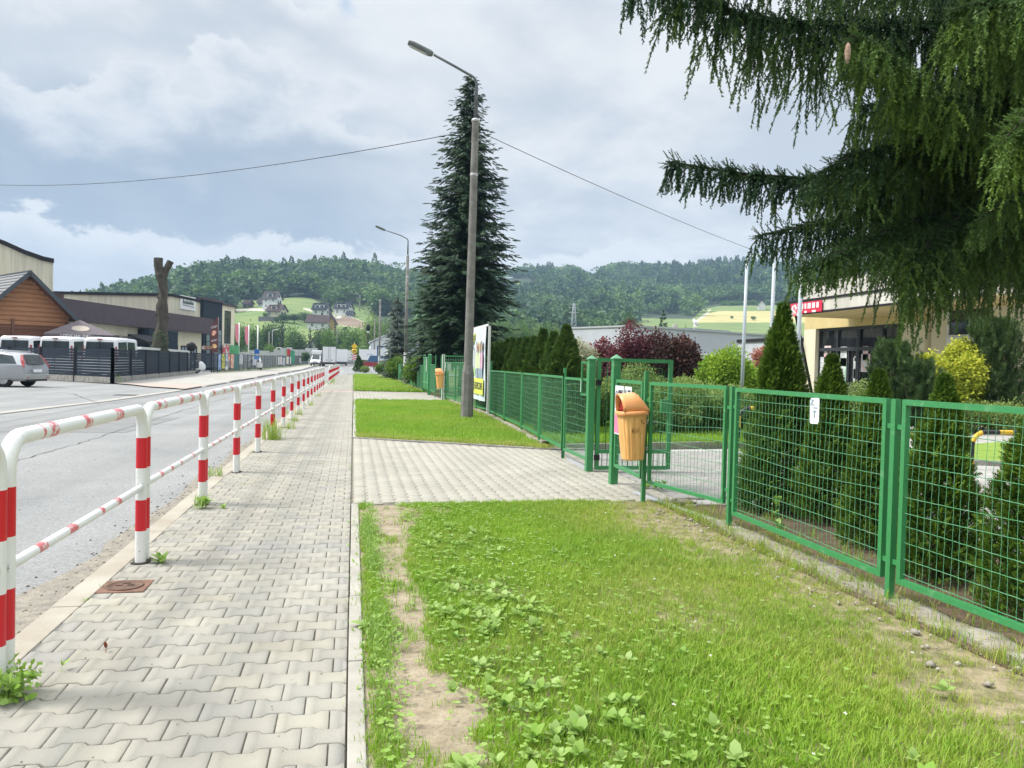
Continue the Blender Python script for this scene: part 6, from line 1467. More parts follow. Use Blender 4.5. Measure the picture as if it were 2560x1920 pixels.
mb.build('chimney', mat('brick_chimney', (.10, .06, .055), .9, (.05, .04, .04), sc=6), t)
# anthracite entrance block
t = thing('shop_entrance', 'anthracite entrance block with red logo projecting from the shop facade', 'entrance block'); local(t, FL, FR_)
a, b = fs_(297, 0), fs_(368, 0)
MB().box(a + .6, b, -.75, .33, 0, 3.95).build('wall', M_anth, t)
MB().prism([(-2.6, 2.7), (-.8, 3.35), (-.8, 2.75), (-2.6, 2.45)], a - 3.2, a + .55, 'x').build('canopy', M_trim, t)
MB().tube([(a - 2.9, -2.4, 0), (a - 2.9, -2.4, 2.5)], .06, 8).build('canopy_post', M_trim, t)
M_redp = mat('red_sign', (.55, .03, .05), .6)
for z, s in ((2.9, .35), (2.2, .55)): MB().box(a + 1.6 + (.5 if z > 2.5 else 0), a + 1.6 + s * 1.3 + (.5 if z > 2.5 else 0), -.80, -.755, z, z + s).build('logo', M_redp, t)
win(t, b - 3.2, b - 2.2, 0.1, 2.2, y=-.75, nx=1, nz_=1); win(t, a + 2.6, a + 4.2, .1, 2.2, y=-.75, nx=2, nz_=1, name='door')
# upper cream hall with white sign
C0 = XY(367, 88); t = thing('upper_hall', 'tall cream hall behind the shops carrying a white sign', 'building'); CR_ = on_line(431, C0, C0 + fd * 10); Lh = local(t, C0, CR_)
def zat(px, py, p): r = ray(px, py); return 1.4 + r.z / math.hypot(r.x, r.y) * math.hypot(p.x, p.y)
z0_, z1_ = zat(367, 640, C0), zat(431, 653.5, CR_)
MB().prism([(0, 0), (Lh, 0), (Lh, z1_), (0, z0_)], 0, 22, 'y').build('wall', M_creamd, t)
MB().prism([(-.15, z0_), (Lh + .05, z1_), (Lh + .05, z1_ + .28), (-.15, z0_ + .28)], -.15, 22.2, 'y').build('roof_edge', M_trim, t)
a = (on_line(386, C0, CR_) - C0).length; b = (on_line(419, C0, CR_) - C0).length
MB().box(a, b, -.1, -.02, 6.6, 8.1).build('sign_board', M_paper, t); mb = MB()
for k in range(9): mb.tube([(a + (b - a) * (.14 + .08 * k), -.13, 7.25), (a + (b - a) * (.18 + .08 * k), -.13, 7.55 + .2 * (k % 3 == 0)), (a + (b - a) * (.20 + .08 * k), -.13, 7.22)], .045, 4)
mb.tube([(a + .5, -.13, 7.1), (b - .4, -.13, 7.0)], .03, 4); mb.build('sign_script', mat('grey_script', (.20, .24, .24), .7), t)
# dark glass tower and far cream tower
T0 = on_line(431, C0, CR_) + fn * .4; T1 = on_line(478.5, T0, T0 + fd * 10); t = thing('glass_tower', 'dark clad stair tower with a glazed lower front', 'building'); Lt = local(t, T0, T1); zt = zat(455, 651, (T0 + T1) / 2)
MB().box(0, Lt, 0, 8, 0, zt).build('wall', M_anth, t); MB().box(-.1, Lt + .1, -.12, 8.1, zt, zt + .25).build('roof_edge', M_fascia, t)
win(t, Lt * .12, Lt * .99, .2, zt - 3.2, y=-.01, nx=4, nz_=6, gm=M_glassb, fr=.1)
S0 = T1 + fd * .05; S1 = on_line(507, S0, S0 + fd * 10); t = thing('stair_tower', 'narrow cream tower with a tall window at the end of the shops', 'building'); Ls = local(t, S0, S1); zs_ = zat(480, 659, S0)
MB().box(0, Ls, .1, 9, 0, zs_).build('wall', M_cream, t); MB().box(-.1, Ls + .15, -.1, 9, zs_, zs_ + .22).build('roof_edge', M_fascia, t)
win(t, Ls * .22, Ls * .68, 3.2, 7.2, y=.1, nx=2, nz_=4, fr=.12); 
t = thing('sign_board', 'red white and green advertising board on the far cream tower', 'sign'); local(t, S0, S1)
MB().box(-.4, Ls * .35, -.35, -.2, 1.9, 3.0).build('red_board', mat('board_red_white', (.55, .08, .10), .6, (.65, .62, .60), sc=1.2, lo=.5, hi=.55), t); MB().box(Ls * .35, Ls + .5, -.35, -.2, 1.9, 3.0).build('green_board', mat('board_green', (.05, .30, .10), .6, (.10, .36, .16), sc=2), t)
MB().box(0, Ls, -.3, -.22, .2, 1.8).build('white_cloth', M_paper, t)
for k in (0.1, Ls): MB().box(k - .1, k + .1, -.32, -.1, 0, 1.9).build('board_post', M_trim, t)
# big cream hall with a curved roof at the left edge
Q0 = XY(113, 62); t = thing('curved_roof_hall', 'big stained cream hall with a curved roof line at the left edge', 'building'); Q1 = Q0 + Vector((-.975, .22, 0)) * 16; Lq = local(t, Q0, Q1)
SH = Matrix(((1, -1.0, 0, 0), (0, 1, 0, 0), (0, 0, 1, 0), (0, 0, 0, 1)))
prof = []
for px, py in ((113, 568), (90, 563), (70, 556), (50, 549), (30, 540), (10, 531), (0, 527), (-40, 512), (-90, 500)):
    p = on_line(px, Q0, Q1); prof.append(((p - Q0).length, zat(px, py, p)))
prof.append((Lq, prof[-1][1]))
mb = MB(); mb.M = SH; mb.prism([(0, 0)] + [(x, z) for x, z in prof] + [(Lq, 0)], 0, -14, 'y').build('wall', M_creamd, t)
mb = MB(); mb.M = SH
for (xa, za), (xb, zb) in zip(prof[:-1], prof[1:]):
    mb.add([(xa - .0, .15, za), (xb, .15, zb), (xb, .15, zb + .3), (xa, .15, za + .3), (xa, -14, za), (xb, -14, zb), (xb, -14, zb + .3), (xa, -14, za + .3)], [(0, 1, 2, 3), (3, 2, 6, 7), (4, 5, 6, 7), (0, 3, 7, 4), (0, 1, 5, 4), (1, 2, 6, 5)])
mb.build('roof_edge', M_trim, t)
# timber cabin
t = thing('log_cabin', 'brown log sided cabin with a steep anthracite tile roof', 'cabin'); ap = XY(62, 53); rz_ = math.atan2(.62, .78); t.location = ap; t.rotation_euler = (0, 0, rz_)
za_ = zat(62, 589, ap); hw = 2.75; ze = zat(141, 697, XY(141, 54)); Lc = 8.
# local x across the gable, y behind (ridge direction)
MB().prism([(-hw + .35, 0), (hw - .35, 0), (hw - .35, ze + .45), (0, za_ - .25), (-hw + .35, ze + .45)], .5, Lc, 'y').build('wall', M_wood, t)
mb = MB(); z = .2
while z < za_ - .6:
    w_ = hw - .35 if z < ze + .4 else (hw - .35) * (za_ - .25 - z) / (za_ - .25 - ze - .45)
    if w_ > .15: mb.prism([(.50, z), (.44, z + .05), (.44, z + .20), (.50, z + .26)], -w_, w_, 'x')
    z += .29
mb.build('log_boards', M_wood, t)
mb = MB()
for k in range(10): mb.box(-hw + .7, hw - .6, .40, .43, ze - 1.55 + k * .13, ze - 1.47 + k * .13)
for x in (-hw + .5, -.75, hw - .45): mb.box(x - .08, x + .08, .36, .44, 0, ze + .1)
mb.build('louvre', mat('brown_louvre', (.15, .065, .04), .6), t)
n = 15; rows = 13; vs = []; fs = []
for sgn in (-1, 1):
    mb = MB(); dx = hw + .15; dz = za_ - ze
    for r in range(rows):                       # stepped metal tile courses
        u0 = r / rows; u1 = (r + 1) / rows
        for c in range(24):
            y0 = -.15 + c * (Lc + .3) / 24; y1 = y0 + (Lc + .3) / 24
            pts_ = []
            for u, hh in ((u0, .0), (u1, .055)):
                for yy, b in ((y0, 0), ((y0 + y1) / 2, .05), (y1, 0)): pts_.append((sgn * dx * u, yy, za_ - dz * u + .06 + hh + b))
            mb.add(pts_, [(0, 1, 4, 3), (1, 2, 5, 4)])
    mb.build('roof', M_tile, t)
mb = MB()
for sgn in (-1, 1): mb.bar((0, -.18, za_ + .0), (sgn * (hw + .2), -.18, ze - .03), .06, .24); mb.bar((sgn * (hw + .15), -.18, ze), (sgn * (hw + .15), Lc, ze), .12, .14)
mb.bar((0, -.2, za_ + .09), (0, Lc, za_ + .09), .2, .08); mb.tube([(hw + .1, -.1, ze - .1), (hw - .25, .2, ze - .5), (hw - .25, .3, 0)], .05, 8); mb.build('gutter', M_tile, t)
MB().prism([(-hw - .1, ze - .05), (0, za_ - .06), (hw + .1, ze - .05), (0, za_ - .16)], -.1, .5, 'y').build('soffit', mat('brown_soffit', (.13, .055, .04), .7), t)
# school entrance building : facade in the plane x = 20.7 facing the road
M_door = mat('dark_aluminium', (.04, .042, .05), .45)
t = thing('school_entrance', 'yellow cream school entrance with dark glazed doors under a flat canopy', 'building', (20.7, 0, 0))
def B(name, m, x0, x1, y0, y1, z0, z1, par=None, **k): return MB().box(x0 - 20.7, x1 - 20.7, y0, y1, z0, z1).build(name, m, par or t, **k)
yl = on_line(1735, (20.7, 0), (20.7, 1)).y; ydl = on_line(1760, (20.7, 0), (20.7, 1)).y; ydr = on_line(1946, (20.7, 0), (20.7, 1)).y; zd = zat(1850, 704, on_line(1850, (20.7, 0), (20.7, 1)))
B('wall', M_creamy, 20.7, 21.1, ydr - 1.2, yl, zd, 4.5); B('wall', M_cream, 20.7, 26, ydl, yl, 0, zd - .002); B('wall', M_cream, 20.7, 26, ydr - 1.25, ydr, 0, zd - .002)
B('back_wall', M_creamd, 25.2, 26, ydr - 1, yl, 0, 4.4)
zt_ = zat(1850, 752, on_line(1850, (20.7, 0), (20.7, 1)))
fr_ = MB(); w = .09; n = 4; ys_ = [ydr + (ydl - ydr) * k for k in (0, .24, .5, .52, .76, 1)]
for y in ys_: fr_.box(.18, .32, y - w / 2, y + w / 2, .25, zd)
fr_.box(.17, .33, ydr, ydl, zd - .12, zd); fr_.box(.17, .33, ydr, ydl, zt_ - .1, zt_ + .06)
for y in [ydr + (ydl - ydr) * k for k in (.12, .36, .62, .88)]: fr_.box(.2, .30, y - .04, y + .04, .25, zt_)
fr_.box(.2, .3, ydr, ydl, .25, .95); dfr = fr_.build('door_frame', M_door, t)
MB().add([(.27, ydr, .25), (.27, ydl, .25), (.27, ydl, zd), (.27, ydr, zd)], [(0, 1, 2, 3)]).build('door_glass', glassy('door_glass', (.015, .02, .022), .03), t)
B('step', M_concd, 19.2, 25, ydr - .5, ydl + .3, -.1, .12); B('step', M_concd, 19.8, 25, ydr - .5, ydl + .3, .12, .25)
def poster(px, py, w, h, m): q = on_line(px, (20.95, 0), (20.95, 1)); z = zat(px, py, q); MB().box(.245, .255, q.y - w / 2, q.y + w / 2, z - h / 2, z + h / 2).build('poster', m, dfr)
pst = [mat('poster%s' % c, a, .7, b, sc=5, lo=.45, hi=.55) for c, a, b in (('_white', (.65, .66, .66), (.45, .48, .5)), ('_pink', (.7, .4, .42), (.7, .68, .66)), ('_dark', (.16, .09, .05), (.6, .4, .2)), ('_rainbow', (.55, .65, .75), (.7, .5, .45)), ('_green', (.25, .4, .32), (.6, .66, .62)))]
for a in ((1787, 765, .5, .75, 1), (1783, 795, .9, 1.0, 0), (1822, 770, .45, .85, 0), (1806, 790, .45, .7, 2), (1820, 803, .6, 1.2, 4), (1851, 775, .35, .2, 0), (1851, 795, .45, .9, 0), (1869, 763, .35, .6, 1), (1872, 784, .7, .75, 3), (1850, 812, .35, .6, 0), (1905, 790, .4, .9, 0), (1930, 790, .6, .9, 2)): poster(*a[:4], pst[a[4]])
# canopy and stepped fascia
M_wf = mat('white_fascia', (.62, .60, .55), .8, (.50, .48, .43), sc=2, stretch=(1, 1, .3)); yc0 = 19.; zc = 3.75
cx = 17.3; ycl = on_line(1678, (cx, 0), (cx, 1)).y
B('canopy', M_wf, cx, 20.69, yc0, ycl, zc, zc + .42); B('canopy_edge', M_trim, cx - .04, 20.6, yc0, ycl + .05, zc + .42, zc + .50); B('canopy_soffit', M_creamy, cx + .15, 20.69, yc0, ycl - .2, zc - .05, zc - .002); B('canopy_edge', M_trim, cx - .03, cx + .1, yc0, ycl + .04, zc - .07, zc - .001)
B('upper_fascia', M_wf, 18.6, 26, yc0, yl - 3.2, zc + .55, zc + 1.45); B('upper_edge', M_trim, 18.5, 26, yc0, yl - 3.1, zc + 1.45, zc + 1.56)
mb = MB(); mb.tube([(cx + .5 - 20.7, ycl - .5, zc), (cx + 1.3 - 20.7, ycl - .8, 0)], .06, 8); mb.tube([(cx + 2.4 - 20.7, yl + .15, zc), (cx + 2.4 - 20.7, yl + .15, 0)], .13, 10); mb.build('canopy_post', M_trim, t)
t2 = thing('banner', 'long red and white banner on the edge of the school canopy', 'banner', (cx - .06, 0, 0)); ya = on_line(1707, (cx, 0), (cx, 1)).y; yb = on_line(1775, (cx, 0), (cx, 1)).y
MB().box(-.02, 0, yb, ya, zc - .04, zc + .38).build('sheet', mat('banner_red', (.66, .03, .08), .6, (.60, .03, .07), sc=3), t2)
mb = MB(); y = ya - .25; k = 0
while y > yb + .2:
    w_ = random.uniform(.08, .22); mb.box(-.03, -.021, y - w_, y, zc + .12, zc + .33); 
    if k % 2: mb.box(-.03, -.021, y - w_ * 1.3, y, zc - .04, zc + .04)
    y -= w_ + .09; k += 1
mb.lathe([(.001, 0), (.002, .001)], 3); mb.build('white_print', M_paper, t2)
MB().box(-.035, -.021, ya - .9, ya - .1, zc - .12, zc + .3).build('crest', mat('crest_print', (.7, .7, .7), .6, (.6, .05, .1), sc=5, lo=.48, hi=.52), t2)
t3 = thing('handrail', 'black metal handrail beside the entrance steps', 'handrail', (19.3, ydr + 1.6, 0)); mb = MB()
for k in range(9): mb.tube([(0, -k * .14, 0), (0, -k * .14, 1.0)], .012, 5)
mb.tube([(0, .1, 1.0), (0, -1.3, 1.08)], .022, 6); mb.tube([(0, .0, .2), (0, -1.2, .2)], .015, 6); mb.tube([(0, .05, 0), (0, .05, 1.1)], .03, 6); mb.build('rail', M_bk, t3)
# main school block, right
t = thing('school_block', 'tall cream school block behind the big foreground spruce', 'building', (20.7, 0, 0)); yb2 = ydr - 1.3
ywr = on_line(2140, (20.7, 0), (20.7, 1)).y
B('wall', M_cream, 20.5, 34, -2, ywr, 0, 10.6); B('wall', M_cream, 20.9, 34, ywr + .01, yb2, 0, 10.6); B('roof_edge', M_trim, 20.3, 34.2, -2.2, yb2 + .1, 10.6, 10.85)
B('pale_panel', mat('pale_render', (.72, .69, .60), .85), 20.47, 20.495, 2, ywr - 1.0, 3.2, 9.6)
M_wfr = mat('white_window_frame', (.75, .77, .80), .4); Lw = yb2 - ywr
def side_win(par, ya_, yb_, z0, z1, nx=2, nz_=1, gm=M_glass):
    w = MB(); f = .07; x = .14
    w.box(x, x + .08, ya_, yb_, z0, z0 + f); w.box(x, x + .08, ya_, yb_, z1 - f, z1)
    for i in range(nx + 1): y = ya_ + (yb_ - ya_) * i / nx; w.box(x + .003, x + .08, y - f / 2, y + f / 2, z0, z1)
    o = w.build('window', M_wfr, par); MB().add([(x + .05, ya_, z0), (x + .05, yb_, z0), (x + .05, yb_, z1), (x + .05, ya_, z1)], [(0, 1, 2, 3)]).build('pane', gm, o)
M_curt = mat('curtained_glass', (.16, .22, .27), .2, (.07, .10, .12), sc=6, stretch=(1, 14, .3), spec=.8)
zz_ = zat(2100, 726, on_line(2110, (20.9, 0), (20.9, 1))); z2 = zat(2110, 759, on_line(2110, (20.9, 0), (20.9, 1)))
side_win(t, ywr + .12, yb2 - .9, zz_, zz_ + 2.0, 2); side_win(t, ywr + .12, yb2 - .9, z2 - 1.5, z2, 2, 1, M_curt); MB().box(.1, .19, ywr + .1, yb2 - .9, z2 + .01, zz_ - .01).build('white_panel', M_wfr, t)
side_win(t, ywr + .12, yb2 - .9, zz_ + 3.4, zz_ + 5.4, 2)
# grey low building
c0 = XY(1368, 52.8); t = thing('grey_school_wing', 'low light grey flat roofed school wing behind the purple trees', 'building'); dirx = Vector((16, 7.4, 0)).normalized(); Lg = local(t, c0, c0 + dirx * 19); zg = 4.35
MB().box(0, 30, 0, 7.6, 0, zg).build('wall', M_grey, t); MB().box(-.08, 30.1, -.1, 7.7, zg, zg + .12).build('roof_edge', mat('zinc_trim', (.42, .44, .47), .5), t); MB().box(-.005, 30.005, -.04, -.001, 0, .75).build('plinth', M_greyd, t)
def gx(px): return (on_line(px, c0, c0 + dirx) - c0).length
for a, b, z0, z1, gm in ((1392, 1408, 1.2, 2.6, M_glass), (1490, 1515, .95, 2.65, M_glassb), (1518, 1560, .95, 2.65, M_glassb), (1575, 1600, .95, 2.65, M_glass), (1633, 1660, .9, 2.5, M_glassb)): win(t, gx(a), gx(b), z0, z1, nx=2, nz_=2, fm_=M_wfr, gm=gm, fr=.12, d=.06)
win(t, gx(1437), gx(1446), 0.1, 2.4, nx=1, nz_=2, fm_=M_wfr, gm=M_glass, fr=.1, name='door')
MB().tube([(gx(1560), 5, zg), (gx(1560), 5, zg + .8)], .2, 10).build('chimney', M_concd, t); MB().box(gx(1612) - 2.5, gx(1612) + 3, 4, 7, zg + .12, zg + .5).build('skylight', M_glassb, t)
d_ = MB(); d_.at((gx(1540), 2, zg + .75), rx=1.1, rz=.3); d_.lathe([(.02, 0), (.25, .04), (.36, .12)], 14); d_.at(); d_.tube([(gx(1540), 2, zg), (gx(1540), 2, zg + .75)], .03, 6); d_.build('satellite_dish', M_white, t)
# garage-like grey annex under canopy
p = XY(1715, 44); t = thing('grey_annex', 'pale grey annex with white door seen left of the entrance', 'building', (p.x, 44, 0)); MB().box(-1.2, 9, 0, 5, 0, 3.3).build('wall', M_grey, t); MB().box(-1.3, 9.1, -.4, 5, 3.3, 3.5).build('roof', M_trim, t); win(t, -.2, .8, .1, 2.4, nx=1, nz_=2, fm_=M_wfr, gm=M_paper, name='door')

# ================================================================== LEFT SIDE: FENCES, SIGNS, GOODS
def slat_fence(label, pts, z0, z1, plinth=True, group=None):
    o = Vector((*pts[0], 0)); t = thing('slat_fence', label, 'fence', o, group=group)
    for i, p in enumerate(pts):
        q = Vector((*p, 0)) - o; MB().at(q).box(-.07, .07, -.07, .07, 0, z1 + .06).build('post', M_trim, t)
    for i in range(len(pts) - 1):
        a = Vector((*pts[i], 0)) - o; b = Vector((*pts[i + 1], 0)) - o; d = (b - a).normalized(); mb = MB(); n = 10; pitch = (z1 - z0) / n
        for k in range(n): mb.bar(a + d * .08 + Vector((0, 0, z0 + (k + .5) * pitch)), b - d * .08 + Vector((0, 0, z0 + (k + .5) * pitch)), .025, pitch * .84)
        mb.build('slat_panel', M_anth, t)
        if plinth: mb = MB(); mb.bar(a + d * .08 + Vector((0, 0, .15)), b - d * .08 + Vector((0, 0, .15)), .18, .3); mb.build('plinth', M_concd, t)
    return t
cx_, cy_ = -11.8, 42.2; dirl = Vector((-3.35, 3.1)).normalized()
slat_fence('anthracite slatted fence leg running left behind the silver car', [(cx_, cy_)] + [(cx_ + dirl.x * s, cy_ + dirl.y * s) for s in (3.3, 6.6, 9.9, 13.2)], .28, 1.72)
slat_fence('anthracite slatted fence leg running away along the far pavement', [(cx_ - .0455 * (k * 3.87), cy_ + k * 3.87) for k in range(8)], .3, 1.72)
slat_fence('dark slatted gate panel at the yard entrance under the arrow sign', [(-13.5, 70.2), (-13.05, 77.4)], .45, 1.8, plinth=False)
t = thing('steel_ladder', 'narrow dark ladder like gate end beside the arrow sign', 'gate end', (-12.95, 77.9, 0)); mb = MB(); mb.bar((0, 0, 0), (0, 0, 1.8), .08, .08); mb.bar((.35, .1, 0), (.35, .1, 1.8), .08, .08)
for k in range(9): mb.bar((0, 0, .15 + k * .19), (.35, .1, .15 + k * .19), .05, .05)
mb.build('frame', M_trim, t)
t = thing('boundary_wall', 'low dark wall with a white coping behind the slatted fence', 'wall', (-13.4, 53, 0)); mb = MB(); mb.bar((0, 0, .9), (-1.0, 20, .9), .2, 1.8); mb.build('wall', M_trim, t); mb = MB(); mb.bar((0, 0, 1.9), (-1.0, 20, 1.9), .5, .16); mb.build('coping', M_white, t)
M_brown = mat('brown_flag', (.12, .045, .045), .8, (.10, .04, .04), sc=3)
def disc(mb, c, r, nx=(0, 0), n=14):    # disc in local xz plane facing -y
    mb.add([(c[0] + r * math.cos(2 * math.pi * k / n), c[1], c[2] + r * .8 * math.sin(2 * math.pi * k / n)) for k in range(n)], [tuple(range(n))])
p = on_line(471, (-13.4, 78), (-13.4, 79)); p = XY(471, 79)
t = thing('feather_flag', 'brown feather flag advertising ice cream and waffles', 'flag', (p.x, 79, 0), rz=.25)
MB().tube([(0, 0, 0), (0, 0, 5.3)], .03, 8).build('pole', M_steel, t)
MB().prism([(-.02, 2.0), (-.02, 5.35), (-.30, 5.1), (-.62, 4.5), (-.74, 3.6), (-.70, 1.75), (-.6, 1.5), (-.3, 1.9)], -.01, .01, 'y').build('flag_cloth', M_brown, t)
text('LODY', .30, face_m((-.38, -.02, 4.35), (1, 0, .25)), M_paper, t, sx=.75); text('GOFRY', .26, face_m((-.38, -.02, 3.05), (1, 0, .25)), M_paper, t, sx=.7)
M_cream2 = mat('ice_cream_print', (.78, .55, .42), .7, (.75, .30, .2), sc=5); mb = MB(); disc(mb, (-.38, -.02, 3.85), .2); disc(mb, (-.45, -.024, 3.65), .16); mb.build('ice_cream_print', M_cream2, t); mb = MB(); disc(mb, (-.36, -.02, 2.5), .24); disc(mb, (-.36, -.024, 2.62), .15); mb.build('waffle_print', mat('waffle_print', (.75, .38, .13), .7, (.80, .6, .3), sc=6), t)
A_ = XY(432, 77.2); B_ = XY(459, 77.4); t = thing('arrow_sign', 'brown arrow sign reading LODY on top of the dark gate', 'sign', (B_.x, 77.3, 0)); wS = B_.x - A_.x
MB().prism([(-wS, 2.32), (-wS + .38, 2.62), (-wS + .38, 2.50), (.05, 2.55), (.05, 2.12), (-wS + .38, 2.14), (-wS + .38, 2.0)], -.03, .03, 'y').build('arrow_board', M_brown, t)
MB().prism([(-wS + .03, 2.32), (-wS + .36, 2.57), (-wS + .36, 2.06)], -.04, -.031, 'y').build('arrow_tip', mat('arrow_grey', (.4, .36, .38), .7), t)
text('LODY', .36, face_m((-.42, -.045, 2.33), (1, 0, 0)), mat('gold_letters', (.75, .55, .35), .6), t); MB().bar((-.05, 0, 0), (-.05, 0, 2.15), .07, .07).build('post', M_trim, t)
p = XY(475 - .0, 74); p = XY(476, 72); q = XY(476, 74)
p = XY(474, 70); 
pd = XY(475.5, 73.5)
def dish(px, Y, z): 
    p = XY(px, Y); t = thing('satellite_dish', 'round black dish on a short pole above the far end of the slatted fence', 'dish', (p.x, Y, 0)); MB().tube([(0, 0, 0), (0, 0, z)], .03, 6).build('pole', M_trim, t); mb = MB(); mb.at((0, 0, z + .2), rx=math.pi / 2 + .2); mb.lathe([(.02, 0), (.25, -.03), (.40, -.10), (.38, -.12), (.02, -.04)], 18); mb.build('dish', M_bk, t)
dish(412, 68, 2.05)
# parasol
p = XY(171, 54.5); t = thing('parasol', 'brown square parasol with round logos behind the white vans', 'parasol', (p.x, 54.5, 0)); MB().tube([(0, 0, 0), (0, 0, 3.55)], .04, 8).build('pole', M_steel, t)
mb = MB(); k = 2.0; rzp = .35; mb.at(rz=rzp); mb.add([(-k, -k, 2.65), (k, -k, 2.65), (k, k, 2.65), (-k, k, 2.65), (0, 0, 3.62)], [(0, 1, 4), (1, 2, 4), (2, 3, 4), (3, 0, 4)]); mb.add([(-k, -k, 2.65), (k, -k, 2.65), (k, -k, 2.40), (-k, -k, 2.40), (k, k, 2.65), (k, k, 2.40)], [(0, 1, 2, 3), (1, 4, 5, 2)])
cl = mb.build('canopy', mat('parasol_cloth', (.14, .12, .13), .9, (.11, .09, .10), sc=3), t); mb = MB(); mb.at(rz=rzp)
sl_ = math.atan2(.97, 2.0)
for cx2, side in ((0, 0), (0, 1)):
    n = 16; rr_ = .5; mb = MB(); mb.at(rz=rzp)
    if side == 0: mb.add([(rr_ * math.cos(2 * math.pi * j / n), -1.25 - .42 * math.sin(2 * math.pi * j / n) * -1 * math.cos(sl_), 2.65 + (2 - 1.25 + .42 * math.sin(2 * math.pi * j / n) * math.cos(sl_) * 1) * .485 + .02) for j in range(n)], [tuple(range(n))])
    else: mb.add([(1.25 - .42 * math.sin(2 * math.pi * j / n) * math.cos(sl_), rr_ * math.cos(2 * math.pi * j / n), 2.65 + (2 - 1.25 + .42 * math.sin(2 * math.pi * j / n) * math.cos(sl_)) * .485 + .02) for j in range(n)], [tuple(range(n))])
    mb.build('logo', mat('parasol_logo', (.45, .40, .33), .8, (.35, .30, .24), sc=9), cl)
c_, s_ = math.cos(rzp), math.sin(rzp); text('LODY JAK DAWNIEJ', .26, face_m((2.03 * s_, -2.03 * c_, 2.525), (c_, s_, 0)), M_paper, cl, sx=.95)
# pink flags
M_pf = mat('pink_flag', (.72, .25, .33), .8, (.66, .20, .28), sc=3)
for px, Y, tp, lb, fl in ((515.6, 132, 697, 'left faded pink flag beside the far cream tower', 1), (536.4, 134, 702, 'right faded pink flag next to a bare pole', 1), (556, 128, 703, 'bare white flagpole right of the pink flags', 0)):
    p = XY(px, Y); z0 = gz(Y); r = ray(px, tp); zt = 1.4 + r.z / r.y * Y; t = thing('flagpole', lb, 'flagpole', (p.x, Y, z0)); MB().tube([(0, 0, 0), (0, 0, zt - z0)], .09, 8).build('pole', M_white, t)
    if fl: MB().prism([(-.05, zt - z0 - .2), (-.62, zt - z0 - .3), (-.60, zt - z0 - 2.2), (-.35, zt - z0 - 3.2), (-.05, zt - z0 - 3.25)], -.02, .02, 'y').build('flag_cloth', M_pf, t)
# mesh fence with banners
M_mesh = mat('grey_fence_wire', (.13, .15, .165), .6, (.10, .115, .13), sc=2)
def bl(px): return on_line(px, FA, FB)
t = thing('mesh_fence', 'long grey mesh fence hung with advertising banners across the road', 'fence', FA); dB = (FB - FA).normalized(); LB = (FB - FA).length; ang = math.atan2(dB.y, dB.x); t.rotation_euler = (0, 0, ang)
n = int(LB / 2.6)
for k in range(n + 1): s = LB * k / n; MB().box(s - .04, s + .04, -.04, .04, gz(FA.y + dB.y * s), gz(FA.y + dB.y * s) + 1.95).build('post', M_mesh, t)
mb = MB()
for k in range(int(LB / .30)): s = k * .30; z = gz(FA.y + dB.y * s); mb.box(s - .022, s + .022, -.012, .012, z + .1, z + 1.85)
for k in range(n): 
    s0, s1 = LB * k / n, LB * (k + 1) / n; za, zb = gz(FA.y + dB.y * s0), gz(FA.y + dB.y * s1)
    for h in (.15, .55, .95, 1.35, 1.85): mb.bar((s0, 0, za + h), (s1, 0, zb + h), .03, .04)
mb.build('mesh', M_mesh, t)
def banner(pa, pb, z0, z1, col, col2, label, k=4.):
    a, b = bl(pa), bl(pb); c = (a + b) / 2; w = (b - a).length; g0 = gz(c.y)
    o = thing('banner', label, 'banner', (c.x + .1, c.y, g0), rz=ang, group='advertising banners on the far mesh fence')
    mb = MB(); n = 6; vs = []
    for i in range(n + 1): x = -w / 2 + w * i / n; y = -.06 + .03 * math.sin(i * 1.7); vs += [(x, y, z0), (x + .02 * math.sin(i), y, z1)]
    mb.add(vs, [(2 * i, 2 * i + 2, 2 * i + 3, 2 * i + 1) for i in range(n)], 0, True); mb.build('sheet', mat('banner_print', col, .8, col2, sc=k, lo=.46, hi=.54, det=3), o)
W_ = (.62, .63, .64)
for a in ((465, 473, .25, 1.75, (.10, .20, .42), (.35, .45, .62), 'blue two part banner at the near end of the mesh fence'), (475.5, 481.5, 1.05, 1.8, (.70, .66, .10), (.25, .25, .08), 'upper yellow banner beside the blue one'), (475.5, 481.5, .35, 1.0, (.72, .70, .15), (.30, .28, .08), 'lower yellow banner beside the blue one'), (483.5, 488.5, 1.05, 1.8, W_, (.20, .30, .42), 'white and blue banner right of the yellow ones'),
          (483.5, 488, .2, .6, W_, (.5, .5, .5), 'small white banner low on the mesh fence'), (489.5, 492.5, 1.1, 1.8, (.62, .15, .08), (.7, .4, .3), 'orange red banner on the mesh fence'), (495, 501, .35, 1.8, (.62, .58, .55), (.62, .22, .12), 'tall white banner with orange foot'), (502.5, 512, .1, 1.85, (.04, .12, .11), (.06, .15, .14), 'dark green windbreak sheet on the mesh fence'),
          (514, 521, .75, 1.85, W_, (.30, .32, .35), 'white crumpled banner left of the small white car'), (543, 552, .6, 1.7, W_, (.40, .42, .5), 'white banner right of the small white car'), (553, 560, .65, 1.65, (.60, .52, .38), (.5, .35, .25), 'beige banner on the mesh fence'), (598, 601.5, .5, 1.7, W_, (.5, .5, .5), 'narrow white banner in the middle of the fence'), (603, 606.5, .5, 1.7, (.60, .38, .33), W_, 'narrow salmon banner beside the narrow white one'),
          (608, 613, .3, 1.5, (.10, .14, .30), W_, 'dark blue narrow banner'), (616.5, 621, .5, 1.7, (.60, .52, .30), W_, 'yellowish narrow banner towards the far end'), (624, 626.5, .4, 1.7, W_, (.5, .5, .5), 'very narrow white banner near the far end'), (645, 649, .5, 1.4, W_, (.1, .1, .1), 'last small white banner before the topiary')): banner(*a)
MB().build  # noqa
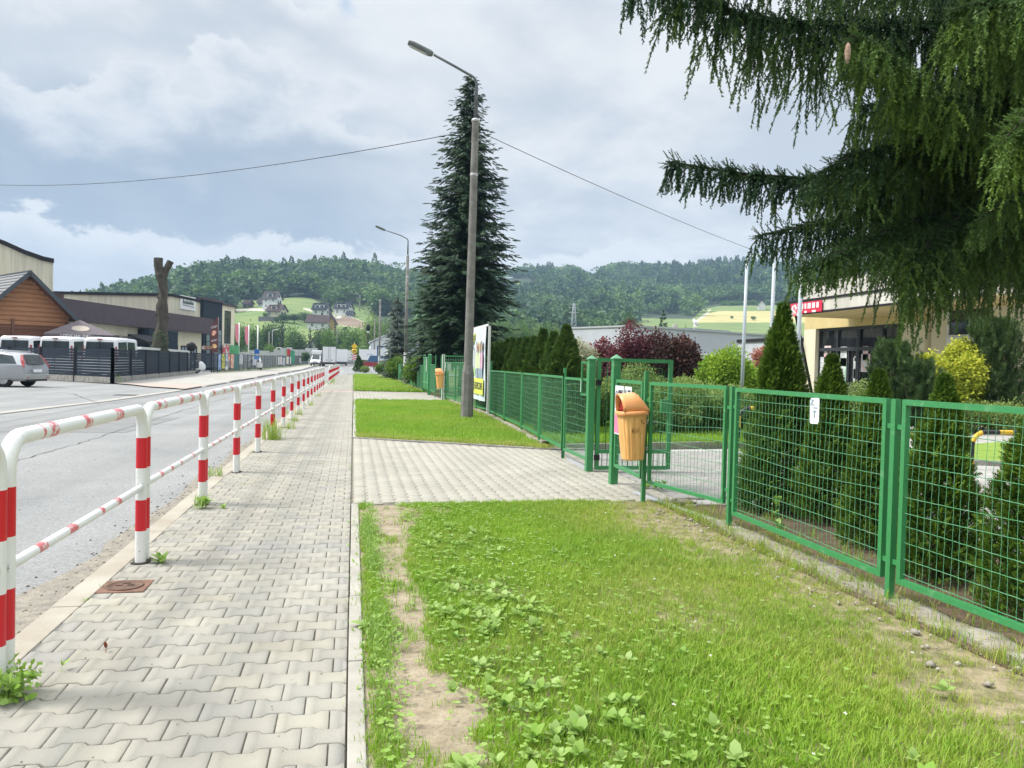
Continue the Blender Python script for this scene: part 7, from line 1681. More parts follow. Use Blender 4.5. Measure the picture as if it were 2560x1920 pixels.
strip('verge_grass', lambda y: fence_x(y) + .05, lambda y: fence_x(y) + .75, [79, 95, 110, 130, 150, 175, 190], .04, mat('weedy_verge', (.13, .19, .05), .95, (.30, .30, .20), sc=2.5, det=8, lo=.45, hi=.55), kind='structure')
# goods behind the fence
M_pal = mat('wrapped_goods', (.52, .54, .56), .6, (.36, .38, .40), sc=1.5, stretch=(2, 2, 6), lo=.42, hi=.58)
for i, (px, Y, w, h, lb) in enumerate(((505, 108, 5, 2.2, 'long white canopy like stack behind the first banners'), (528, 122, 6, 2.6, 'pale stack of wrapped pallets under the pink flags'), (552, 130, 5, 2.3, 'grey white pallets left of the bare flagpole'), (575, 138, 6, 2.9, 'stack of pale paving pallets right of the bare flagpole'), (590, 146, 5, 2.2, 'low row of pale pallets in the middle of the yard'),
                                  (612, 150, 4, 2.0, 'grey pallets under the double grey sign back'), (652, 172, 9, 3.6, 'long pale warehouse stack left of the white truck'), (668, 188, 8, 3.2, 'grey white containers behind the parked white van'), (745, 200, 9, 3.6, 'pale container stack right of the truck box'), (762, 205, 7, 2.8, 'grey container stack left of the yellow road signs'))):
    p = XY(px, Y); t = thing('pallet_stack', lb, 'stack of goods', (p.x, Y, gz(Y)), rz=.1, group='stacked goods in the yard across the road'); mb = MB(); n = int(w / 1.15)
    for k in range(n):
        hh = h * random.uniform(.8, 1.) ; m_ = max(2, int(hh / .7))
        for j in range(m_): mb.box(-w / 2 + k * w / n + .04, -w / 2 + (k + 1) * w / n - .05, -.6 + random.uniform(-.06, .06), .6, j * hh / m_ + .07, (j + 1) * hh / m_ - .02)
    mb.build('pallets', M_pal, t)
p = XY(653, 150); a = bl(637); b_ = on_line(674, FA, FB)
t = thing('garden_wall', 'dark grey wall with a pale top behind the far end of the mesh fence', 'wall', (XY(640, 178).x, 178, gz(178))); MB().box(0, 6.2, 0, .3, 0, 2.2).build('wall', mat('grey_wall', (.17, .18, .19), .9), t); MB().box(-.1, 6.3, -.1, .4, 2.2, 2.5).build('coping', M_conc, t)
p = XY(659, 150); shrub('round clipped topiary ball beside the far grey wall', (p.x, 150, gz(150) + 1.0), 1.5, .72, M_greend, 88, n=700, ls=.12, name='topiary'); 
t = thing('traffic_sign', 'grey double traffic sign seen from the back above the yard', 'sign', (XY(597, 118).x, 118, gz(118))); MB().box(-.42, -.02, -.02, .02, 2.0, 2.75).build('sign_plate', M_galv, t); MB().box(.0, .40, -.02, .02, 2.0, 2.75).build('sign_plate', M_galv, t); MB().tube([(0, .04, 0), (0, .04, 2.8)], .04, 6).build('post', M_galv, t)
t = thing('totem_sign', 'tall red and green advertising totem across the road', 'sign', (XY(628, 140).x, 140, gz(140))); MB().box(-.62, -.1, -.1, .1, .6, 3.0).build('red_panel', M_redp, t); MB().box(-.08, .65, -.1, .1, .6, 2.7).build('green_panel', mat('totem_green', (.06, .30, .18), .7), t); MB().box(-.5, -.2, -.13, -.101, 1.2, 1.6).build('white_mark', M_paper, t); MB().box(-.5, -.2, -.13, -.101, .7, 1.0).build('white_mark', M_paper, t); MB().box(-.05, .05, -.05, .05, 0, .6).build('post', M_trim, t)
t = thing('road_sign', 'small blue road sign in front of the white compact car', 'road sign', (XY(554.5, 100).x, 100, 0)); MB().box(-.3, .3, -.02, .02, 2.0, 2.55).build('sign_plate', mat('sign_blue', (.03, .14, .50), .5), t); MB().box(-.3, .3, -.02, .02, 1.35, 1.75).build('sub_plate', mat('sign_blue_light', (.10, .25, .60), .5), t); MB().tube([(0, .04, 0), (0, .04, 2.6)], .035, 6).build('post', M_galv, t)
for px, Y, tp, lb in ((483 + 73, 205, 660, None), (580.5, 160, 716, 'thin grey utility pole left of the small street lamps'), (664, 260, 690, None), (727, 205, 712, 'thin utility pole above the white truck box')):
    if lb is None: continue
    p = XY(px, Y); z0 = gz(Y); r = ray(px, tp); t = thing('utility_pole', lb, 'utility pole', (p.x, Y, z0)); MB().tube([(0, 0, 0), (0, 0, 1.4 + r.z / r.y * Y - z0)], [.16, .1], 8).build('pole', M_cp, t)
q = hit(777 - 0, 678); q = hit(777, 672); 
t = thing('utility_pole', 'pale utility pole on the hillside left of the twin gabled house', 'utility pole', q); MB().tube([(0, 0, 0), (0, 0, 9)], [.3, .2], 8).build('pole', M_conc, t)
for px, Y, tp, lb in ((587.5, 150, 712, 'left small street lamp behind the far banners'), (595, 140, 751, 'lowest little street lamp beside the grey sign back'), (868, 150, 751, 'little street lamp behind the yellow road signs')):
    if px == 868: px = 893 - 0
    p = XY(px if px < 800 else 778, Y); z0 = gz(Y); r = ray(px, tp); h = 1.4 + r.z / r.y * Y - z0; t = thing('street_lamp', lb, 'street lamp', (p.x, Y, z0)); MB().tube([(0, 0, 0), (0, 0, h - .4), (.1, 0, h - .1), (.5, 0, h)], .07, 8).build('pole', M_galv, t); MB().box(.35, .95, -.12, .12, h - .06, h + .08).build('lamp_head', M_white, t)

# ---- far right corner: road signs, bushes, barn
M_ylw = mat('sign_yellow', (.75, .50, .03), .5)
t = thing('road_sign', 'post with yellow diamond and round signs above a red striped board', 'road sign', (XY(765, 118).x, 118, gz(118))); MB().tube([(0, .06, 0), (0, .06, 4.1)], .05, 8).build('post', M_galv, t)
MB().at((0, 0, 3.55), ry=math.pi / 4).box(-.34, .34, -.02, .02, -.34, .34).build('diamond_plate', M_ylw, t)
mb = MB(); mb.at((0, 0, 2.85), rx=math.pi / 2); mb.lathe([(.40, -.02), (.40, .02)], 20); mb.build('round_plate', M_ylw, t); MB().box(-.26, .26, -.03, -.021, 2.8, 2.95).build('black_bar', M_bk, t)
mb = MB(); mb.box(-.35, .35, -.02, .02, 1.5, 2.4); bd = mb.build('striped_board', M_paper, t); mb = MB()
for k in range(3): z = 1.5 + k * .3; mb.add([(-.35, -.026, z), (.35, -.026, z + .22), (.35, -.026, z + .37), (-.35, -.026, z + .15)], [(0, 1, 2, 3)])
mb.build('red_stripe', M_redp, bd)
p = XY(775, 100); t = thing('conifer_shrub', 'dark conical conifer shrub at the end of the side road', 'conifer', (p.x, 100, 0)); V, F, r = thuja_mesh(2.05, .62, 91, 2600, .16); tri_obj('foliage', V, F, M_thujad, t, r)
p = XY(790, 98); shrub('yellow green bush right of the dark conical shrub', (p.x, 98, 0), 1.0, .5, M_shrub, 92, n=600, ls=.08)
t = thing('billboard', 'white billboard on two legs behind the conical shrub', 'billboard', (XY(797, 112).x, 112, gz(112))); MB().box(-1.4, 1.7, 0, .1, 1.6, 3.1).build('board', M_paper, t); mb = MB(); mb.bar((-1.2, .12, 0), (-1.2, .12, 1.6), .1, .1); mb.bar((1.4, .12, 0), (1.4, .12, 1.6), .1, .1); mb.build('leg', M_trim, t)
mb = MB(); mb.tube([(-.4, -.02, 2.3), (.1, -.02, 2.5), (.6, -.02, 2.35)], .04, 5); mb.build('faded_print', M_inkb, t)
t = thing('old_lamp', 'old black lantern post above the white billboard', 'street lamp', (XY(794, 128).x, 128, gz(128))); MB().tube([(0, 0, 0), (0, 0, 6.2)], [.14, .09], 8).build('pole', M_trim, t); mb = MB(); mb.at((0, 0, 6.2)); mb.lathe([(.12, 0), (.35, .15), (.30, .6), (.38, .65), (.05, 1.2)], 10); mb.build('lantern', M_bk, t); MB().at((0, 0, 5.9)).lathe([(.2, 0), (.2, .25)], 10).build('collar', M_white, t)
t = thing('blue_frame_sign', 'blue framed information board behind the thin lamp posts', 'sign', (XY(829, 105).x, 105, 0)); mb = MB(); mb.bar((-.85, 0, .5), (-.85, 0, 3.5), .14, .14); mb.bar((.85, 0, .5), (.85, 0, 3.5), .14, .14); mb.bar((-.9, 0, 3.45), (.9, 0, 3.45), .14, .2); mb.bar((-.9, 0, 2.0), (.9, 0, 2.0), .14, .3); mb.build('frame', mat('frame_blue', (.02, .08, .26), .6), t); MB().box(-.3, .5, .02, .05, 2.2, 3.3).build('sheet', M_paper, t)
t = thing('trailer', 'red cart with a blue covered load beside the side road', 'cart', (XY(803, 104).x, 104, 0)); MB().box(-1.1, 1.1, 0, 1.2, .75, 1.35).build('body', mat('cart_red', (.30, .04, .05), .7), t); MB().prism([(-.6, 1.36), (1.2, 1.36), (1.0, 2.2), (-.2, 2.2)], .1, 1.1, 'y').build('load', mat('cart_blue', (.06, .13, .25), .8), t)
for x in (-.7, .8): MB().at((x, -.02, .36), rx=math.pi / 2).lathe([(.1, -.1), (.36, -.1), (.36, .1), (.1, .1)], 16).build('wheel', M_rubber, t)
t = thing('white_barn', 'long white warehouse with a low pitched roof beyond the green fence', 'building', (XY(800, 150).x, 150, .3)); z = 7.2
MB().prism([(0, 0), (0, 4.6), (3, 6.2), (12, 6.2), (22, 4.9), (22, 0)], 0, 16, 'y').build('wall', mat('warehouse_white', (.62, .65, .70), .7), t); MB().prism([(-.3, 4.6), (3, 6.22), (12, 6.22), (22.3, 4.9), (22.3, 5.2), (12, 6.5), (3, 6.5), (-.3, 4.9)], -.3, 16.3, 'y').build('roof', mat('roof_white', (.55, .58, .62), .5), t)
t = thing('garden_pavilion', 'small pavilion with a dark hipped roof behind the green fence', 'pavilion', (XY(903, 50).x, 50, 0)); MB().add([(-.7, -.8, 2.0), (1.0, -.8, 2.0), (1.0, 1.2, 2.0), (-.7, 1.2, 2.0), (-.05, .2, 2.45), (.3, .2, 2.45)], [(0, 1, 5, 4), (1, 2, 5), (2, 3, 4, 5), (3, 0, 4), (0, 3, 2, 1)]).build('roof', M_tile, t); mb = MB()
for x, y in ((-.6, -.7), (.9, -.7), (-.6, 1.1), (.9, 1.1)): mb = MB(); mb.bar((x, y, 0), (x, y, 2.0), .08, .08); mb.build('post', M_trim, t)
t = thing('notice_board', 'white panel building corner right of the dark hipped roof', 'panel', (XY(912, 58).x, 58, 0)); MB().box(-.3, 1.2, 0, .2, 1.2, 2.8).build('board', M_white, t); mb = MB(); mb.bar((-.8, .1, 0), (-.8, .1, 1.2), .1, .1); mb.bar((1.1, .1, 0), (1.1, .1, 1.2), .1, .1); mb.build('leg', M_trim, t)
for i, (px, Y, h, r, lb) in enumerate(((888, 52, 1.7, .8, 'clipped dark hedge bush behind the far green fence, near the pavilion'), (900, 47, 1.6, .8, 'second hedge bush behind the far green fence'), (862, 60, 1.9, 1.1, 'yellow green hedge bush left of the second lamp post'), (846, 70, 2.0, 1.2, 'long hedge bush behind the far fence'), (920, 44, 2.2, .9, 'yellow green thuja clump behind the second gateway'), (912, 42, 1.9, .8, 'low thuja clump beside the second gateway'))):
    p = XY(px, Y); shrub(lb, (p.x, Y, 0), h, r, M_thuja if i in (2, 3, 4, 5) else M_thujad, 93 + i, n=1300, ls=.10)
t = thing('white_gate', 'long white barred gate across the end of the road', 'gate', (XY(735, 168).x, 168, gz(168))); mb = MB()
for k in range(27): mb.bar((k * .28, 0, .1), (k * .28, 0, 1.9), .07, .05)
for z in (.1, 1.0, 1.9): mb.bar((0, 0, z), (7.4, 0, z), .07, .08)
mb.build('bars', M_white, t)
t = thing('container', 'grey and white container block behind the white barred gate', 'container', (XY(733, 195).x, 195, gz(195))); MB().box(0, 3.2, 0, 3, 1.0, 3.4).build('body', M_paper, t); MB().box(3.3, 6.6, 0, 3, 1.8, 3.2).build('dark_part', mat('container_grey', (.16, .18, .20), .7), t)

# ================================================================== VEHICLES
M_silver = mat('silver_paint', (.36, .37, .39), .30, (.33, .34, .36), sc=2, metal=.5, coat=.5); M_vanw = mat('white_car_paint', (.72, .73, .74), .3, (.69, .70, .71), sc=2, coat=.4)
M_carglass = mat('car_glass', (.03, .045, .05), .08, (.012, .02, .022), sc=2, spec=.55); M_lamp = mat('tail_lamp', (.30, .02, .025), .25, (.40, .12, .12), sc=8, spec=.5); M_plas = mat('black_plastic', (.025, .026, .028), .7); M_rim = mat('alloy', (.48, .49, .50), .35, metal=.6)
def vehicle(name, label, loc, rz, st, paint, wheels, wr=.32, glass=(), rear_glass=None, lights=(), extras=None, group=None, cat='car'):
    """st: stations (x, lean, zb, belt, roof, half width, roof half width) from rear to front, +x forward"""
    t = thing(name, label, cat, loc, rz=rz, group=group); st = [tuple(map(float, s)) for s in st]
    def ring(s):
        x, ln, zb, be, ro, w, wr_ = s; mid = zb + (be - zb) * .55
        pts = [(.0, zb), (w * .86, zb), (w * .98, zb + .12), (w, mid), (w * .985, be), (wr_ + .02, ro - .10), (wr_ * .90, ro - .02), (wr_ * .55, ro), (0, ro + .01)]
        out = []
        for y, z in pts: out.append((x + ln * max(0, z - be), y, z))
        return out + [(p[0], -p[1], p[2]) for p in reversed(out[1:-1])]
    R_ = [ring(s) for s in st]; n = len(R_[0]); mb = MB(); vs = [p for r in R_ for p in r]; fs = []
    for i in range(len(st) - 1): fs += [(i * n + j, i * n + (j + 1) % n, (i + 1) * n + (j + 1) % n, (i + 1) * n + j) for j in range(n)]
    fs += [tuple(range(n - 1, -1, -1)), tuple((len(st) - 1) * n + j for j in range(n))]
    mb.add(vs, fs, 0, True); body = mb.build('body', paint, t, bevel=.02)
    def surf(x, u, side, o=.012):      # point on the greenhouse, u 0 belt .. 1 roof
        k = 0
        while k < len(st) - 2 and x > st[k + 1][0]: k += 1
        a, b = st[k], st[k + 1]; f = min(max((x - a[0]) / (b[0] - a[0]), 0), 1); s = [a[i] + (b[i] - a[i]) * f for i in range(7)]
        z0, z1 = s[3], s[4] - .10; z = z0 + (z1 - z0) * u; y = s[5] * .985 + (s[6] + .02 - s[5] * .985) * u
        return (x + s[1] * max(0, z - s[3]), side * (y + o), z)
    for side in (-1, 1):
        for poly in glass: MB().add([surf(x, u, side) for x, u in poly], [tuple(range(len(poly)))]).build('side_window', M_carglass, t)
    x, ln, zb, be, ro, w, wr_ = st[0]
    def rear(y, z, o=.012): return (x + ln * max(0, z - be) - o, y, z)
    if rear_glass:
        z0, z1, k = rear_glass; MB().add([rear(-w * k, z0), rear(w * k, z0), rear(wr_ * .92, z1), rear(-wr_ * .92, z1)], [(0, 1, 2, 3)]).build('rear_window', M_carglass, t)
    for side in (-1, 1):
        for pl in lights: mb = MB(); mb.add([rear(side * y, z, .02) for y, z in pl] + [(rear(side * y, z)[0] + .10, side * y * 1.0, z) for y, z in pl], [tuple(range(len(pl)))] + [(i, (i + 1) % len(pl), (i + 1) % len(pl) + len(pl), i + len(pl)) for i in range(len(pl))]); mb.build('tail_light', M_lamp, t)
    MB().box(x - .05, x - .03, -.27, .27, zb + (be - zb) * .55, zb + (be - zb) * .55 + .12).build('license_plate', M_paper, t)
    xf, lf, zf, bf, rf, wf, wrf = st[-1]
    for wx in wheels:
        for side in (-1, 1):
            w_ = MB(); w_.at((wx, side * (w - .085), wr), rx=math.pi / 2); w_.lathe([(wr * .62, -.11), (wr * .96, -.11), (wr, -.07), (wr, .07), (wr * .96, .11), (wr * .62, .11)], 24); wo = w_.build('wheel', M_rubber, t)
            r_ = MB(); r_.at((wx, side * (w + .022), wr), rx=math.pi / 2); r_.lathe([(wr * .62, -.012), (wr * .64, .0), (wr * .58, .004), (wr * .15, -.004)], 20); 
            for q in range(5): a = q * 2 * math.pi / 5; r_.bar((0, 0, .008 * side * -1), (math.cos(a) * wr * .58, math.sin(a) * wr * .58, .008 * side * -1), .07, .02)
            r_.build('rim', M_rim, wo)
            ar = MB(); ar.at((wx, side * (w - .02), wr + .02), rx=math.pi / 2); m_ = 14; vs = []
            for k in range(m_ + 1): a = math.pi * k / m_; vs += [((wr + .02) * math.cos(a), (wr + .02) * math.sin(a), -side * .026), ((wr + .075) * math.cos(a), (wr + .075) * math.sin(a), -side * .026)]
            ar.add(vs, [(2 * k, 2 * k + 1, 2 * k + 3, 2 * k + 2) for k in range(m_)]); ar.build('wheel_arch', M_plas if cat != 'car' else paint, t)
            iw = MB(); iw.at((wx, side * (w - .0), wr + .02), rx=math.pi / 2); iw.add([((wr + .035) * math.cos(math.pi * k / m_), (wr + .035) * math.sin(math.pi * k / m_), -side * .008) for k in range(m_ + 1)] + [(-(wr + .035), -wr * .3, -side * .008), ((wr + .035), -wr * .3, -side * .008)], [tuple(range(m_ + 3))]); iw.build('wheel_well', M_plas, t)
    if extras: extras(t, rear, surf)
    return t
def wag(t, rear, surf):
    x = -2.2; MB().box(x - .07, x + .1, -.78, .78, .33, .55).build('bumper', M_silver, t, bevel=.03); MB().box(x - .06, x, -.6, .6, .26, .34).build('diffuser', M_plas, t)
    for s in (-1, 1): MB().box(x - .078, x - .07, s * .62 - .09, s * .62 + .09, .40, .43).build('reflector', M_lamp, t); MB().tube([(-1.5, s * .62, 1.50), (-.2, s * .64, 1.54), (.6, s * .62, 1.50)], .018, 6).build('roof_rail', M_silver, t); MB().box(.75, .95, s * .93 - .07, s * .93 + .07, .98, 1.10).build('mirror', M_silver, t, bevel=.02)
WAG = [(-2.2, .55, .30, .92, 1.40, .80, .56), (-2.05, .50, .26, .93, 1.44, .87, .62), (-1.2, .1, .24, .94, 1.50, .90, .66), (0, 0, .22, .93, 1.51, .90, .67), (.55, -.3, .22, .92, 1.46, .90, .66), (1.15, -1.1, .22, .91, 1.0, .89, .70), (1.9, 0, .24, .80, .86, .84, .74), (2.2, 0, .32, .60, .68, .70, .62)]
c = (G(10, 835) + G(70, 833)) / 2; hd = math.atan2(.25, -.97)
fwd = Vector((math.cos(hd), math.sin(hd), 0)); loc = c + fwd * 1.42
vehicle('station_wagon', 'silver station wagon parked at the left edge, seen from behind', (loc.x, loc.y, -.028), hd, WAG, M_silver, (-1.32, 1.30), .325,
        glass=([(-1.93, .12), (-1.78, .88), (-1.15, .96), (-1.05, .08)], [(-.98, .08), (-1.02, .96), (-.05, .97), (-.05, .06)], [(.03, .06), (.03, .97), (.50, .93), (.98, .08)]), rear_glass=(.98, 1.36, .70),
        lights=([(.78, .84), (.84, .88), (.73, 1.14), (.59, 1.36), (.54, 1.34), (.66, 1.08)],), extras=wag)
VAN = [(-2.4, .12, .35, 1.15, 2.30, .92, .80), (-2.3, .10, .32, 1.15, 2.40, .97, .84), (-1.0, 0, .30, 1.15, 2.45, .98, .85), (.9, 0, .30, 1.15, 2.43, .98, .84), (1.25, -.55, .30, 1.14, 2.25, .97, .80), (1.8, -.9, .30, 1.10, 1.30, .96, .8), (2.3, 0, .32, .95, 1.02, .90, .75), (2.5, 0, .4, .7, .76, .75, .65)]
def vx(rail):
    def f(t, rear, surf):
        MB().box(-2.43, -2.28, -.12, .12, 2.28, 2.34).build('brake_light', M_lamp, t); MB().box(-2.425, -2.40, -.012, .012, .5, 2.2).build('door_gap', M_plas, t)
        if rail:
            mb = MB()
            for x in (-1.6, 0, .9): mb.bar((x, -.8, 2.5), (x, .8, 2.5), .05, .04)
            for y in (-.6, .6): mb.bar((-1.8, y, 2.55), (1.1, y, 2.55), .05, .04)
            mb.build('roof_rack', M_plas, t)
    return f
for px, Y, lb, rl in ((30, 50.5, 'white van at the left edge behind the slatted fence', 0), (118, 49.5, 'middle white van behind the slatted fence', 0), (214, 48.3, 'right white van with a roof rack behind the slatted fence', 1)):
    p = XY(px, Y); f = Vector((math.cos(rad(85)), math.sin(rad(85)), 0)); l = p + f * 2.4
    vehicle('white_van', lb, (l.x, l.y, 0), rad(85), VAN, M_vanw, (-1.5, 1.55), .34, glass=([(-2.1, .12), (-2.1, .86), (-.75, .88), (-.75, .12)], [(-.62, .12), (-.62, .88), (.55, .88), (.55, .10)], [(.68, .10), (.68, .86), (1.15, .84), (1.45, .10)]), rear_glass=(1.28, 2.15, .86),
            lights=([(.90, 1.0), (.97, 1.0), (.90, 1.9), (.84, 1.9)],), extras=vx(rl), cat='van', group='white vans parked behind the slatted fence')
# small white car by the banners
p = XY(547, 103); vehicle('compact_car', 'small white car standing by the mesh fence banners', (p.x, 105, 0), rad(95), [(a * .85, b, c_, d, e, f, g) for a, b, c_, d, e, f, g in WAG], M_vanw, (-1.15, 1.1), .30, glass=([(-1.6, .12), (-1.5, .9), (-.05, .95), (-.05, .08)],), rear_glass=(1.0, 1.34, .7), lights=([(.78, .85), (.86, .88), (.80, 1.1), (.7, 1.1)],))
p = XY(424, 73.5); vehicle('parked_car', 'white car roof showing above the dark gate panel', (-15.0, 72.5, 0), rad(40), [(a, b, c_, d * 1.15, e * 1.22, f, g) for a, b, c_, d, e, f, g in WAG], M_vanw, (-1.3, 1.3), .32, glass=([(-1.6, .12), (-1.5, .9), (-.05, .95), (-.05, .08)],), rear_glass=(1.15, 1.6, .7))
# box truck seen from behind
p = XY(711, 150); z0 = gz(150); t = thing('box_truck', 'white box truck seen from behind with two rear doors', 'truck', (p.x, 150, z0), rz=.03)
MB().box(-1.28, 1.28, 0, 6.5, .75, 3.75).build('cargo_box', M_vanw, t)
mb = MB()
for a in ((-1.29, -1.20, .73, 3.77), (1.20, 1.29, .73, 3.77)): mb.box(a[0], a[1], -.05, .0, a[2], a[3])
mb.box(-1.29, 1.29, -.05, 0, 3.68, 3.78); mb.box(-1.29, 1.29, -.05, 0, .70, .82); mb.build('rear_frame', mat('truck_frame', (.14, .15, .16), .6), t)
for s in (-1, 1): d = MB().box(min(s * .02, s * 1.18), max(s * .02, s * 1.18), -.035, -.003, .83, 3.67).build('rear_door', M_vanw, t); mb = MB(); mb.tube([(s * .16, -.06, .85), (s * .16, -.06, 3.65)], .02, 6); mb.box(min(s * .3, s * .6), max(s * .3, s * .6), -.05, -.036, 1.15, 1.25); mb.build('lock_bar', M_steel, d)
MB().box(-1.1, 1.1, .1, 8.2, .45, .72).build('chassis', M_plas, t); MB().box(-1.2, 1.2, -.02, .1, .42, .56).build('bumper', M_plas, t); MB().box(-1.05, 1.05, 6.6, 8.6, .5, 2.7).build('cab', M_vanw, t, bevel=.1)
for x in (-.95, .95):
    for y in (1.6, 7.4): MB().at((x, y, .42), ry=math.pi / 2).lathe([(.2, -.14), (.42, -.14), (.42, .14), (.2, .14)], 18).build('wheel', M_rubber, t)
    MB().box(x - .14, x + .14, -.04, 0, .58, .68).build('tail_light', M_lamp, t)
# oncoming white van beside the truck
p = XY(684, 152); fv = vehicle('delivery_van', 'white delivery van facing the camera left of the box truck', (p.x, 154, gz(152)), rad(-97), VAN, M_vanw, (-1.5, 1.55), .34, glass=([(.68, .10), (.68, .86), (1.15, .84), (1.45, .10)],), cat='van')
MB().add([(1.83, -.72, 1.2), (1.83, .72, 1.2), (1.05, .62, 2.1), (1.05, -.62, 2.1)], [(0, 1, 2, 3)]).build('windscreen', M_carglass, fv); MB().box(2.38, 2.53, -.4, .4, .72, .86).build('grille', M_plas, fv); MB().box(2.3, 2.54, -.8, .8, .36, .6).build('front_bumper', M_plas, fv); MB().box(-2.3, .9, -.95, .95, 2.2, 2.95).build('high_roof', M_vanw, fv, bevel=.1)
p = XY(738, 165); t = thing('box_truck', 'second white lorry partly hidden behind the box truck', 'truck', (p.x, 165, gz(165))); MB().box(-1.2, 1.2, 0, 6, .8, 3.4).build('cargo_box', M_vanw, t); MB().box(-1.0, 1.0, -.3, 0, .3, .8).build('bumper', M_plas, t)
for x in (-.9, .9): MB().at((x, .6, .45), ry=math.pi / 2).lathe([(.2, -.14), (.45, -.14), (.45, .14), (.2, .14)], 16).build('wheel', M_rubber, t)

# ================================================================== HOUSES ON THE HILLSIDE
M_hw = mat('white_render', (.68, .69, .70), .8, (.60, .61, .62), sc=.6); M_hc = mat('cream_house', (.60, .54, .42), .8, (.52, .47, .37), sc=.6); M_rg = mat('grey_roof', (.075, .07, .075), .9, (.055, .052, .055), sc=.8, spec=.2); M_rb = mat('brown_roof', (.080, .058, .058), .9, (.06, .045, .045), sc=.8, spec=.2); M_rd = mat('anthracite_roof', (.035, .042, .052), .9, (.028, .034, .042), sc=.8, spec=.2); M_shed = mat('brown_boards', (.12, .075, .06), .9, (.08, .05, .045), sc=2)
def house(label, px, py, wpx, hwall, hroof, rot, wall, roof, depth=.8, dorm=0, floors=1, cat='house', name='house', chim=True, wing=None, anchor=None):
    """wpx: width in photo columns; the ridge runs along local x"""
    q = anchor or hit(px, py); s = q.y / 1685; L = wpx * s; D = L * depth; hw_, hr = hwall * s * 1.22, hroof * s * .82
    t = thing(name, label, cat, (q.x, q.y, q.z - .3), rz=rot, group=None)
    MB().prism([(-D / 2, 0), (-D / 2, hw_), (0, hw_ + hr), (D / 2, hw_), (D / 2, 0)], -L / 2, L / 2, 'x').build('wall', wall, t)
    o = .6; mb = MB()
    k = hr / (D / 2); e = .22
    for sg in (-1, 1): mb.prism([(0, hw_ + hr + .05), (sg * (D / 2 + o), hw_ - o * k + .05), (sg * (D / 2 + o), hw_ - o * k + e + .05), (0, hw_ + hr + e + .1)], -L / 2 - o, L / 2 + o, 'x')
    rf = mb.build('roof', roof, t)
    if chim: MB().box(L * .1, L * .1 + .8, .3, 1.1, hw_ + hr * .6, hw_ + hr + 1.1).build('chimney', M_shed, rf)
    fh = hw_ / floors
    for fl in range(floors):
        for i in range(3 if L > 9 else 2):
            x = -L / 2 + L * (i + .5) / (3 if L > 9 else 2); w = win(t, x - .6, x + .6, fl * fh + fh * .35, fl * fh + fh * .82, y=-D / 2, fm_=M_wfr, fr=.12)
    for i in (-1, 1): # gable end windows, right side
        mb = MB(); mb.box(L / 2 - .01, L / 2 + .05, i * D * .2 - .55, i * D * .2 + .55, hw_ * .4, hw_ * .8); mb.build('window', M_glass, t)
    MB().box(L / 2 - .01, L / 2 + .05, -.55, .55, hw_ + hr * .15, hw_ + hr * .5).build('window', M_glass, t)
    for i in range(dorm):
        x = -L / 2 + L * (i + 1) / (dorm + 1); w_ = 1.1 if dorm > 1 else L * .2; zz = hw_ + hr * .25
        mb = MB(); mb.box(x - w_, x + w_, -D * .42, -D * .1, hw_ + .1, zz + 1.4); dd = mb.build('dormer', wall, t)
        if dorm > 1: MB().prism([(x - w_ - .3, zz + 1.3), (x, zz + 2.3), (x + w_ + .3, zz + 1.3), (x, zz + 2.0)], -D * .46, -D * .1, 'y').build('dormer_roof', roof, dd)
        else: MB().box(x - w_ - .3, x + w_ + .3, -D * .46, -D * .05, zz + 1.41, zz + 1.65).build('dormer_roof', roof, dd)
        MB().box(x - w_ * .7, x + w_ * .7, -D * .42 - .04, -D * .42 - .005, hw_ + .5, zz + 1.1).build('window', M_glass, dd)
    return t
house('tall white two storey house with grey roof, highest on the meadow', 588, 668, 31, 19, 16, -.38, M_hw, M_rg, .75, dorm=1, floors=2)
house('small white garage left of the tall white house', 566, 662, 14, 8, 8, -.3, M_hw, M_rg, .7, chim=False, name='garage', cat='garage')
house('dark brown timber shed at the left end of the meadow', 536, 665, 17, 8, 7, -.75, M_shed, M_rb, .8, chim=False, name='shed', cat='shed')
house('cream house with brown grey roof below the tall white house', 598, 685, 32, 11, 14, -.5, M_hc, M_rb, .8, dorm=1)
house('white twin gabled house with anthracite roof beside the lane', 694, 684, 30, 13, 15, -.35, M_hw, M_rd, .75, dorm=2)
house('cross gable wing of the white twin gabled house', 706, 685, 15, 13, 13, 1.2, M_hw, M_rd, 1.1, chim=False, name='house_wing')
house('white grey house with two small dormers, rightmost on the meadow', 742, 682, 32, 13, 14, -.45, M_hw, M_rd, .8, dorm=2)
house('low annex right of the house with two dormers', 757, 686, 13, 7, 6, -.5, M_hw, M_rd, .7, chim=False, name='annex', cat='annex')
house('big house with a broad brown roof in the middle of the slope', 688, 716, 42, 13, 17, -.10, M_hw, M_rb, .8, anchor=hit(688, 712))
house('yellow gabled house joined to the right of the brown roofed house', 716, 712, 14, 13, 18, 1.35, mat('yellow_house', (.60, .42, .17), .8), M_rb, 1.3)
house('white house gable with black roof edges among the valley trees', 678, 728, 22, 16, 14, 1.25, M_hw, M_rd, 1.2, anchor=Vector((XY(678, 262).x, 262, 3.0)))
house('white flat roofed garage with dark roof right of the black edged gable', 706, 735, 16, 12, 5, -.2, M_hw, M_rd, .8, chim=False, name='garage', cat='garage', anchor=Vector((XY(706, 258).x, 258, 3.0)))
house('long white roofed house mostly hidden by valley trees', 625, 725, 34, 12, 9, -.2, M_hw, mat('pale_roof', (.50, .52, .55), .6), .6, anchor=Vector((XY(625, 258).x, 258, 5.0)))
house('white gabled house with dark roof beside the golden field', 1645, 669, 15, 10, 12, 1.15, M_hw, M_rd, 1.1)
